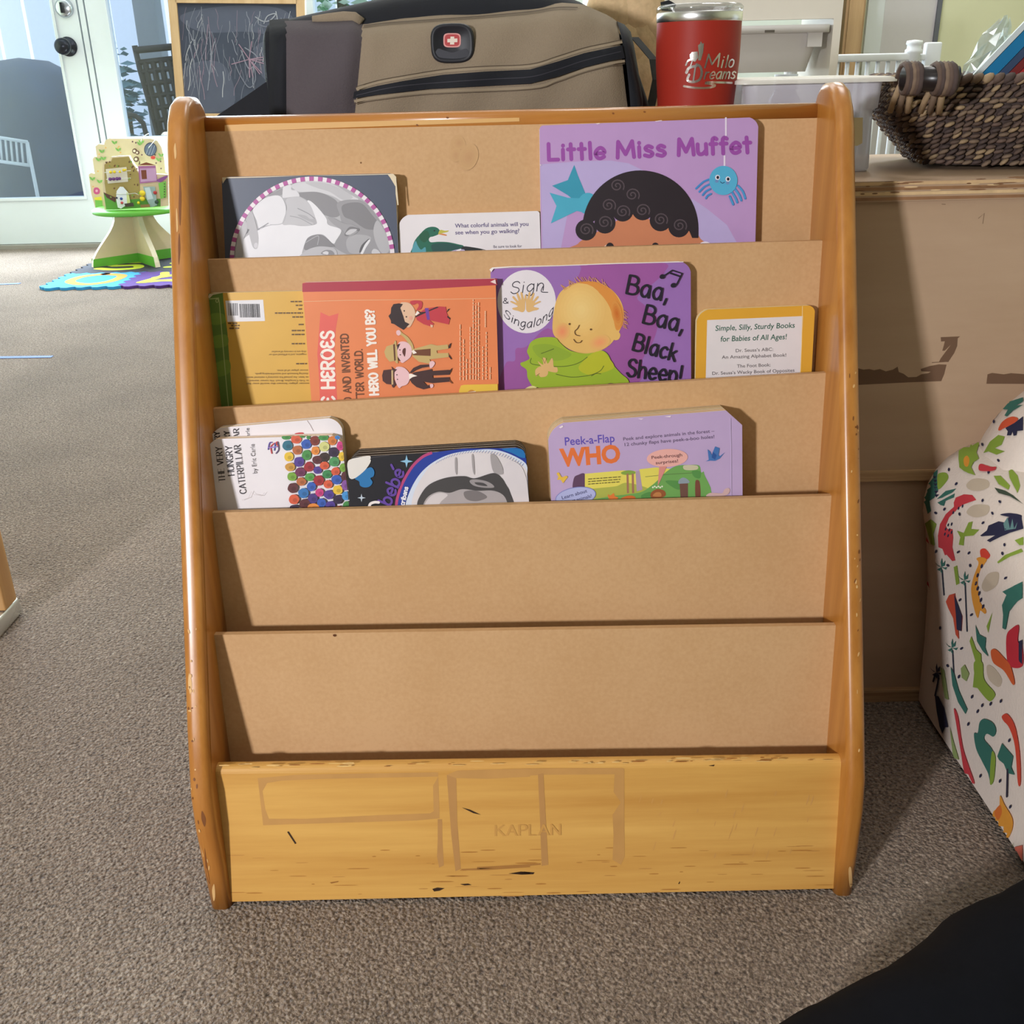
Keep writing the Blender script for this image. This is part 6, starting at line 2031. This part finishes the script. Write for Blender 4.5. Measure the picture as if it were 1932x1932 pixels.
# ================================================================== dinosaur print armchair
dc = thing('child_armchair', 'small white upholstered armchair with a dinosaur print at the right edge', 'armchair', (.72, .97, 0))
FAB = mat((226, 212, 200), .9, var=.04, scale=300, bump=.2)
def arm(sx):
    prof = []
    prof += [(.524, .012), (.519, .10), (.513, .17), (.505, .225), (.497, .262), (.491, .285)]
    cx_, cz_, r_ = .560, .305, .070
    for k in range(15):
        a = radians(180-k*(210/14))
        prof.append((cx_+r_*cos(a), cz_+r_*1.02*sin(a)))
    prof += [(.608, .235), (.608, .012)]
    rows = []
    cxm, czm = .562, .2
    for y, s_ in ((.800, .86), (.803, .93), (.810, .975), (.822, 1), (.90, 1), (1.0, 1), (1.07, 1), (1.105, .99), (1.128, .965), (1.134, .9)):
        rows.append([Vector((sx((cxm+(x-cxm)*s_)), y, max(.012, czm+(z-czm)*s_) if z > .02 else .012)) for x, z in prof])
    mb = MB().grid(rows, FAB)
    for r_ in (rows[0], rows[-1]):
        mb.add(r_, [tuple(t) for t in tessellate_polygon([r_])], FAB)
    return mb
def backrest():
    rows = []
    cx_ = .76
    for y, s_ in ((1.005, .80), (1.008, .9), (1.018, .965), (1.035, 1), (1.08, 1), (1.115, .97), (1.132, .9), (1.136, .8)):
        row = []
        for k in range(33):
            a = pi-pi*k/32
            row.append(Vector((cx_+(.235*s_)*(abs(cos(a))**.75)*(1 if cos(a) > 0 else -1), y+.02*0, .30+(.185*s_)*(abs(sin(a))**.8))))
        row = [Vector((row[0].x, y, .05))]+row+[Vector((row[-1].x, y, .05))]
        rows.append(row)
    mb = MB().grid(rows, FAB)
    for r_ in (rows[0], rows[-1]):
        mb.add(r_, [tuple(t) for t in tessellate_polygon([r_])], FAB)
    return mb
DT, DG, LG, NV, RD, OR, BG = (52, 108, 96), (66, 102, 62), (134, 160, 58), (38, 38, 66), (196, 58, 66), (214, 112, 44), (196, 180, 158)
YO = (222, 150, 52)
def dino_art(mb, off):
    mb2 = MB()
    bv = mb.bvh()
    def s_(x, y, d):
        r_ = ray(x, y).normalized()
        h = bv.ray_cast(EYE, r_)
        if h[0] is None:
            return None
        n_ = h[1] if h[1].dot(r_) < 0 else -h[1]
        return h[0]+n_*(.0005+d)
    A = Art(mb, s_, cut=9, rough=.9, step=.00001)
    a = crop(1540, 700, 3.22)
    b = crop(1540, 1250, 2.83)
    def p(cr, P, col, sm=True):
        A.poly(cr(P), col, sm)
    for q_ in ([(915,690),(960,655),(1040,665),(1050,705),(990,730),(930,720)], [(915,860),(960,815),(1050,820),(1040,870),(970,890)], [(1015,1280),(1050,1230),(1110,1225),(1100,1300),(1040,1340),(1010,1320)], [(1080,260),(1110,250),(1080,300),(1040,320)], [(1040,1790),(1080,1800),(1130,1870),(1110,1920),(1050,1870)]):
        p(a, q_, BG)
    # stegosaurus, tall red sauropod, navy runner, orange long neck on the arm
    p(a, [(650,690),(690,640),(740,600),(735,660),(745,720),(720,770),(690,790),(700,850),(680,868),(665,810),(645,840),(648,780),(655,740)], DT, False)
    for k in range(6):
        p(a, [(712+k*2,640+k*22),(735+k*3,640+k*22),(722+k*2,658+k*22)], NV, False)
    p(a, [(745,625),(790,620),(805,650),(780,690),(745,720),(738,670)], LG)
    p(a, [(838,800),(850,770),(900,750),(950,755),(975,785),(930,800),(890,815),(860,840),(810,890),(790,940),(800,960),(830,960),(835,1010),(830,1070),(848,1150),(830,1155),(795,1115),(785,1120),(770,1080),(745,1070),(742,1000),(755,930),(790,870),(840,825)], RD, False)
    for x, y in ((805,935),(790,960),(812,965),(785,990),(805,1000),(826,930),(826,980),(892,822),(868,835),(836,860)):
        A.poly(a(ell(x, y, 5, 11, .3, 8)), NV)
    p(a, [(1000,1000),(1040,970),(1050,940),(1110,915),(1160,925),(1170,890),(1250,890),(1262,960),(1180,985),(1120,1010),(1060,1040),(1040,1030),(1090,1000),(1010,1005)], NV, False)
    p(a, [(1120,875),(1180,865),(1250,880),(1230,900),(1180,890)], NV)
    p(a, [(1140,930),(1165,890),(1180,960),(1195,900),(1205,960),(1225,920),(1215,960),(1150,970)], (96, 132, 132), False)
    p(a, [(1000,1090),(1030,1080),(1060,1120),(1040,1145),(1010,1140)], (206, 66, 48))
    p(a, [(978,1140),(1005,1130),(1040,1145),(1020,1180),(1000,1210),(985,1280),(1000,1400),(1035,1450),(1030,1475),(1000,1455),(985,1500),(960,1430),(945,1330),(960,1250),(990,1170)], YO)
    for x, y in ((1010,1185),(985,1240),(975,1290),(985,1320),(995,1350),(1005,1390),(1018,1430)):
        A.poly(a(ell(x, y, 7, 15, .3, 8)), NV)
    # leaves and ferns
    for P in ([(735,780),(790,730),(855,715),(830,740),(770,770)], [(740,800),(845,745),(840,770),(790,790),(780,820),(760,815)]):
        p(a, P, DT, False)
    for P in ([(860,970),(900,985),(930,920),(955,915),(945,960),(995,965),(960,1000),(905,1005),(900,1060),(870,1055),(880,1010)], [(1020,500),(1060,430),(1110,390),(1150,400),(1130,450),(1090,470),(1150,490),(1100,510),(1050,490)],
              [(1170,610),(1190,600),(1225,640),(1240,700),(1225,745),(1200,700),(1175,650)], [(1080,640),(1120,640),(1180,700),(1170,725),(1110,690)], [(1105,1160),(1150,1120),(1250,1080),(1262,1100),(1180,1130),(1110,1170)],
              [(1210,1030),(1262,1010),(1262,1060),(1240,1060)], [(665,925),(700,900),(735,930),(715,990),(725,1060),(700,1050),(680,980)], [(840,1190),(860,1180),(875,1290),(855,1300)], [(1040,1550),(1075,1465),(1060,1540),(1050,1590)]):
        p(a, P, LG, False)
    p(a, [(1085,712),(1150,730),(1200,760),(1262,815),(1240,800),(1180,765),(1110,745)], (60, 74, 58), False)
    # palms on the side
    for x, y, h in ((905,1250,330), (765,1170,190), (735,1810,60), (1830-1000,1660,270)):
        A.line(a([(x+4, y+40), (x+16, y+h)]), 2.4, (46, 50, 66))
        for dx, dy in ((-40,-14), (-26,34), (24,-20), (36,20), (4,-36), (2,56)):
            p(a, [(x,y+20),(x+dx*.6-6,y+dy*.6+12),(x+dx,y+dy),(x+dx*.6+6,y+dy*.6+24)], DT if x != 735 else NV, False)
    # dots
    rnd_ = random.Random(17+off)
    for x, y in ((810,602),(855,688),(1015,448),(1112,545),(1084,310),(972,412),(1015,790),(1120,798),(732,862),(877,870),(785,840),(1075,868),(1150,1058),(1138,1110),(935,1105),(870,1098),(942,1180),(1158,1258),(806,1180),(880,1390),(950,1480),(655,905),(735,1095),(1050,620),(890,1685),(805,1790),(760,1560),(1020,925)):
        A.poly(a(ell(x, y, 7, 11, rnd_.uniform(-1, 1), 8)), NV)
    # backrest beasts
    p(a, [(1115,240),(1150,200),(1262,165),(1262,190),(1220,215),(1262,210),(1200,245),(1165,280),(1150,275),(1170,240),(1120,235)], DT, False)
    p(a, [(1115,350),(1140,310),(1190,282),(1232,295),(1200,330),(1150,350),(1118,366)], (206, 84, 50))
    p(a, [(1155,350),(1210,320),(1262,280),(1262,365),(1225,370),(1222,395),(1205,398),(1198,370),(1188,395),(1165,395),(1170,370)], NV, False)
    p(a, [(870,490),(900,470),(935,470),(960,400),(1000,360),(1018,358),(1000,430),(975,500),(990,540),(960,560),(945,590),(970,640),(930,625),(900,610),(875,590),(868,540)], LG, False)
    p(a, [(900,540),(920,520),(935,545),(925,585),(905,580)], YO)
    p(a, [(992,580),(1010,570),(1060,588),(1095,590),(1085,610),(1040,615),(995,610)], RD)
    # lower side
    p(a, [(795,1400),(815,1360),(850,1350),(862,1430),(895,1500),(890,1580),(870,1560),(875,1630),(855,1600),(840,1500),(810,1440)], (196, 76, 50), False)
    p(a, [(845,1350),(862,1400),(895,1490),(890,1580),(862,1570),(855,1460)], NV, False)
    p(a, [(960,1920),(975,1760),(940,1640),(950,1610),(980,1690),(1010,1720),(1015,1840),(1020,1932)], LG, False)
    p(a, [(975,1540),(1000,1600),(1040,1620),(1035,1680),(1055,1735),(1020,1700),(985,1640)], DT, False)
    p(a, [(1140,1340),(1200,1310),(1262,1280),(1262,1380),(1230,1400),(1180,1460),(1160,1570),(1140,1560),(1145,1480),(1138,1420),(1165,1360)], DT, False)
    p(a, [(1165,1610),(1200,1560),(1240,1545),(1235,1640),(1262,1680),(1262,1790),(1200,1800),(1170,1760)], (190, 42, 56))
    p(a, [(1240,1640),(1262,1630),(1262,1780),(1240,1760)], NV, False)
    p(a, [(1070,1700),(1100,1690),(1150,1740),(1190,1790),(1215,1890),(1200,1900),(1150,1820),(1085,1770)], (204, 92, 44))
    p(b, [(640,175),(660,180),(690,240),(712,345),(695,345),(680,380),(665,340),(650,260)], NV, False)
    A.line(b([(632,100),(645,60),(660,80),(642,175)]), 3.4, NV, True)
    p(b, [(850,0),(895,0),(905,90),(960,160),(955,190),(930,205),(880,150),(860,110)], LG)
    p(b, [(742,245),(765,290),(790,450),(825,560),(852,640),(845,665),(800,590),(780,480),(755,330)], RD)
    p(b, [(880,320),(905,300),(950,320),(968,360),(955,395),(920,380),(905,410),(950,470),(960,560),(940,640),(925,590),(895,530),(862,460),(850,380),(870,375)], DT)
    p(b, [(945,480),(965,510),(955,630),(935,640)], LG)
    p(b, [(1000,285),(1030,275),(1070,340),(1095,480),(1100,640),(1085,640),(1070,450),(1040,350),(1008,310)], (204, 70, 48))
    p(b, [(975,500),(1000,430),(1060,500),(1050,560),(1068,600),(1030,590),(1010,540),(985,520)], DT, False)
    A.line(b([(1030,570),(1026,716)]), 3.4, (46, 42, 60))
    p(b, [(780,640),(795,660),(800,740),(820,770),(850,700),(885,740),(870,790),(855,800),(848,890),(815,830),(800,740)], NV)
    p(b, [(952,800),(985,770),(990,710),(1015,760),(1055,830),(1055,890),(1025,960),(1005,1030),(985,960),(958,870)], YO)
    p(b, [(960,800),(990,760),(1000,800),(980,840)], OR)
    for P in ([(880,840),(910,860),(945,1000),(955,1060),(920,960),(905,1040),(895,950)], [(1030,1000),(1060,960),(1062,1090),(1045,1060)], [(720,340),(740,420),(770,520),(765,590),(735,480)], [(670,20),(690,40),(715,200),(695,190),(680,110)], [(780,30),(800,10),(825,60),(810,100),(785,80)]):
        p(b, P, (142, 160, 96), False)
    p(b, [(725,20),(745,60),(770,150),(815,250),(805,275),(765,210),(735,120)], DT, False)
    p(b, [(660,455),(685,500),(690,545),(668,510)], RD, False)
    p(b, [(968,1085),(990,1100),(1015,1190),(1000,1200),(975,1130)], DT, False)
    p(b, [(1068,985),(1110,975),(1110,1150),(1070,1155)], (214, 110, 90), False)
    for x, y in ((840,182),(870,260),(820,328),(895,228),(995,205),(940,220),(1040,415),(885,605),(990,632),(1045,770),(880,920),(985,1035),(700,520),(730,515),(1020,1000),(770,75),(690,430)):
        A.poly(b(ell(x, y, 6, 11, .3, 8)), NV)
    return A
SHP = [(DT, [(-.5,-.3),(-.2,.1),(-.3,.5),(.1,.6),(.2,.2),(.5,.0),(.3,-.3),(.1,-.1),(-.1,-.5)]), (RD, [(-.6,.1),(-.3,.3),(.2,.25),(.6,.5),(.5,.1),(.2,-.1),(.15,-.4),(0,-.15),(-.2,-.1),(-.25,-.4),(-.4,-.1)]),
       (LG, [(-.5,-.5),(-.1,-.1),(-.3,.2),(.1,.1),(.2,.5),(.35,.1),(.6,.1),(.2,-.2)]), (NV, [(-.6,0),(-.2,.2),(.2,.2),(.6,.4),(.4,0),(.2,-.1),(.1,-.5),(0,-.1),(-.3,-.1),(-.35,-.4)]),
       (YO, [(-.2,-.6),(.1,-.2),(.3,.1),(.15,.6),(-.05,.3),(-.2,0)]), (OR, [(-.4,-.1),(0,.25),(.45,.1),(.2,-.2)]), (BG, [(-.4,-.2),(-.3,.25),(.2,.3),(.45,0),(.1,-.3)])]
def print_rest(mb, n, seed):
    """carries the print on over the sides of the chair"""
    rnd_ = random.Random(seed)
    bv = mb.bvh()
    fs = [f for f, i in zip(mb.f, mb.m) if len(f) == 4 and mb.mats[i] is FAB]
    ar = [((mb.v[f[2]]-mb.v[f[0]]).cross(mb.v[f[3]]-mb.v[f[1]])).length+1e-9 for f in fs]
    for f in rnd_.choices(fs, ar, k=n):
        a, b, c_, d = [mb.v[i] for i in f]
        u, v = rnd_.random(), rnd_.random()
        p_ = a.lerp(b, u).lerp(d.lerp(c_, u), v)
        to = p_-EYE
        k_ = to.dot(cf)
        px, py = 966+F*to.dot(cr_)/k_, 966-F*to.dot(cu_)/k_
        nn_ = (c_-a).cross(d-b).normalized()
        h = bv.ray_cast(p_+nn_*.25, -nn_)
        if h[0] is None or (h[0]-p_).length > .004:
            nn_ = -nn_
            h = bv.ray_cast(p_+nn_*.25, -nn_)
            if h[0] is None or (h[0]-p_).length > .004:
                continue
        if px < 1990 and py > 700 and nn_.dot(to) < 0:
            continue
        t1 = nn_.cross(Vector((.3, .2, 1))).normalized()
        t2 = nn_.cross(t1)
        small = rnd_.random() < .45
        col, P = (NV, ell(0, 0, .12, .2, 0, 8)) if small else rnd_.choice(SHP)
        sc, an = rnd_.uniform(.022, .034), rnd_.uniform(0, 6.28)
        P = [((x*cos(an)-y*sin(an))*sc, (x*sin(an)+y*cos(an))*sc) for x, y in P]
        def sf(x, y, d_):
            q = p_+t1*x+t2*y
            hh = bv.ray_cast(q+nn_*.05, -nn_)
            return None if hh[0] is None else hh[0]+nn_*.0006
        tmp = MB()
        Art(tmp, sf, cut=.012, rough=.9).poly(P, col)
        for k2 in range(len(tmp.f)):
            a_, b_, e_ = [tmp.v[i] for i in tmp.f[k2][:3]]
            if (b_-a_).cross(e_-a_).dot(nn_) < 0:
                tmp.f[k2] = tmp.f[k2][::-1]
        if tmp.f:
            mb.add(tmp.v, tmp.f, tmp.mats[0], True)
am = arm(lambda x: x)
dino_art(am, 0)
print_rest(am, 150, 1)
am.build('arm', dc)
am = arm(lambda x: 1.52-x)
print_rest(am, 130, 2)
am.build('arm', dc)
bk_ = backrest()
dino_art(bk_, 1)
print_rest(bk_, 130, 3)
bk_.build('backrest', dc)
am = MB().rbox((.612, .812, .06), (.908, 1.03, .225), .03, FAB, 5)
print_rest(am, 110, 4)
am.build('seat_cushion', dc)
for x in (.55, .97):
    for y in (.84, 1.09):
        MB().lathe([(0, 0), (.018, 0), (.02, .011), (0, .0119)], mat((40, 36, 36), .5), (x, y, 0), 16).build('foot', dc)

# ================================================================== outside the glass
ou = onY(60, 270, 6.6)
db = MB()
DKB = mat((52, 74, 108), .6, var=.3, scale=4)
db.lathe([(.46, -.06), (.47, .2), (.45, .5), (.40, .66), (.30, .80), (.16, .88), (0, .90)], DKB, (ou.x+.02, 6.6, 0), 36)
o = db.build('covered_grill')
tag(o, 'dark rounded covered grill standing on the patio beyond the left glass door', 'grill')
gr_ = MB()
for k in range(9):
    gr_.tube([onY(-30+k*10, 256+k*1.5, 6.05), onY(-26+k*10, 300+k*1.5, 6.05)], .006, WHITE, 6)
gr_.tube([onY(-30, 255, 6.05), onY(52, 268, 6.05)], .010, WHITE, 6).tube([onY(-26, 301, 6.05), onY(56, 312, 6.05)], .010, WHITE, 6)
for x_, y_ in ((-29, 256), (51, 268)):
    p_ = onY(x_, y_, 6.05)
    gr_.tube([p_, (p_.x, 6.05, -.06)], .010, WHITE, 6)
tag(gr_.build('wire_rack'), 'white wire rack standing in front of the dark covered grill outside', 'rack')
fe = thing('board_fence', 'pale board fence across the patio beyond the glass doors', 'fence', (-2, 9.0, -.06))
FB = [mat(c_, .8, var=.04) for c_ in ((236, 240, 248), (226, 232, 244), (240, 244, 250))]
x = -6.0
k = 0
while x < .2:
    MB().box((x, 9.0, -.06), (x+.19, 9.02, 2.5), FB[k % 3]).build('board', fe)
    x += .225
    k += 1
MB().box((-6, 9.02, .3), (.2, 9.06, .4), FB[1]).box((-6, 9.02, 1.9), (.2, 9.06, 2.0), FB[1]).build('fence_rail', fe)
px_ = onY(275, 40, 7.0)
tag(MB().rbox((px_.x-.07, 7.0, -.06), (px_.x+.07, 7.14, 2.7), .01, mat((150, 156, 164), .8)).build('patio_post'), 'grey square timber post on the patio beyond the glass', 'post')
# dark lattice backed patio chair
lc = thing('patio_chair', 'dark lattice backed metal chair on the patio beyond the glass', 'chair', (onY(300, 200, 6.2).x, 6.2, -.06))
DM = mat((40, 36, 46), .5)
def L(P, r_, Y=6.2):
    return MB().tube([onY(x, y, Y) for x, y in P], r_, DM, 6)
L([(254,86),(264,130),(284,200),(304,275),(312,330)], .016).build('back_post', lc)
L([(326,82),(332,130),(342,200),(352,275),(356,330)], .016).build('back_post', lc)
L([(254,95),(328,88)], .02).build('back_rail', lc)
L([(262,118),(331,110)], .016).build('back_rail', lc)
for k in range(4):
    f = (k+.8)/4.6
    L([(262+68*f,118-8*f),(268+70*f,150-6*f),(287+66*f,225-6*f),(303+56*f,290-4*f)], .017).build('lattice_strip', lc)
for k in range(7):
    y = 136+k*23
    xl = 265+(y-130)*.27
    L([(xl, y), (xl+66, y-8)], .016).build('lattice_strip', lc)
L([(237,215),(255,218),(270,232),(277,258),(270,290)], .014, 6.0).build('arm', lc)
q_ = onY(320, 285, 6.0)
MB().rbox((q_.x-.25, 5.75, q_.z-.05), (q_.x+.25, 6.2, q_.z-.02), .01, DM).build('seat', lc)
for dx in (-.22, .22):
    for y in (5.8, 6.18):
        MB().tube([(q_.x+dx, y, q_.z-.04), (q_.x+dx, y, -.06)], .012, DM, 6).build('leg', lc)
def bush(cx_, cy_, cz_, r_, n_, cols, seed, label):
    rnd_ = random.Random(seed)
    root = thing('bush', label, 'bush', (cx_, cy_, -.06))
    mb = MB()
    ms = [mat(c_, .6, var=.15) for c_ in cols]
    for k in range(n_):
        a, e, d = rnd_.uniform(0, 6.28), rnd_.uniform(-1, 1), rnd_.random()**.4
        p_ = Vector((cx_+r_[0]*d*cos(a)*sqrt(1-e*e), cy_+r_[1]*d*sin(a)*sqrt(1-e*e), cz_+r_[2]*d*e))
        R_ = Matrix.Rotation(rnd_.uniform(0, 6.28), 3, 'Z') @ Matrix.Rotation(rnd_.uniform(-1.2, 1.2), 3, 'X')
        s_ = rnd_.uniform(.03, .07)
        mb.add([p_+R_ @ Vector(v)*s_ for v in ((-1, 0, 0), (0, -.45, .1), (1, 0, 0), (0, .45, .1))], [(0, 1, 2, 3)], rnd_.choice(ms))
    mb.build('foliage', root)
    MB().tube([(cx_, cy_, -.06), (cx_+.02, cy_, cz_)], .03, mat((96, 82, 66), .8), 8).build('stem', root)
w_ = onY(640, 10, 7.2)
bush(w_.x, 7.2, 1.45, (.75, .4, .9), 1500, [(120, 170, 130), (160, 200, 150), (90, 140, 100), (210, 226, 206)], 1, 'leafy green bush outside the window beyond the canvas bag')
w_ = onY(238, 150, 7.4)
bush(w_.x-.05, 7.4, .55, (.16, .2, .5), 260, [(96, 136, 150), (120, 156, 160), (70, 110, 120)], 2, 'blue green shrub on the patio seen through the right glass door')

# ================================================================== the seated person's legs
pe = thing('person', 'person in dark navy trousers sitting cross legged at the lower right corner', 'person', (.60, .05, 0))
me = bpy.data.meshes.new('trousers')
J = [(.62, .06, .135), (.52, .10, .130), (.56, .38, .175), (.585, .655, .155), (.45, .600, .120), (.30, .530, .100), (.15, .462, .090),
     (.75, .06, .130), (.90, .36, .18), (.96, .56, .14), (.80, .47, .085), (.58, .40, .065)]
E_ = [(0, 1), (1, 2), (2, 3), (3, 4), (4, 5), (5, 6), (0, 7), (7, 8), (8, 9), (9, 10), (10, 11)]
RAD = [.12, .10, .092, .084, .080, .076, .072, .10, .088, .078, .064, .052]
me.from_pydata(J, E_, [])
ob = bpy.data.objects.new('trousers', me)
COL.objects.link(ob)
sk = ob.modifiers.new('skin', 'SKIN')
for k, v in enumerate(me.skin_vertices[0].data):
    v.radius = (RAD[k], RAD[k])
    v.use_root = (k == 0)
sd = ob.modifiers.new('sub', 'SUBSURF')
sd.levels = sd.render_levels = 3
dg = bpy.context.evaluated_depsgraph_get()
ev = ob.evaluated_get(dg)
m2 = bpy.data.meshes.new_from_object(ev)
bpy.data.objects.remove(ob)
# cloth folds
import mathutils.noise as mn
bm = bmesh.new()
bm.from_mesh(m2)
bm.normal_update()
for v in bm.verts:
    c_ = v.co
    f = mn.noise(Vector((c_.x*9+c_.y*5, c_.y*16, c_.z*14)))*.010+mn.noise(c_*34)*.003
    v.co = c_+v.normal*f
    if v.co.z < .004:
        v.co.z = .004
for f in bm.faces:
    f.smooth = True
bm.to_mesh(m2)
bm.free()
m2.materials.clear()
m2.materials.append(mat((9, 10, 16), .9, spec=.15, var=.2, scale=80, bump=.2))
tr_ = bpy.data.objects.new('trousers', m2)
COL.objects.link(tr_)
tr_.parent = pe
tr_.location = -pe.location
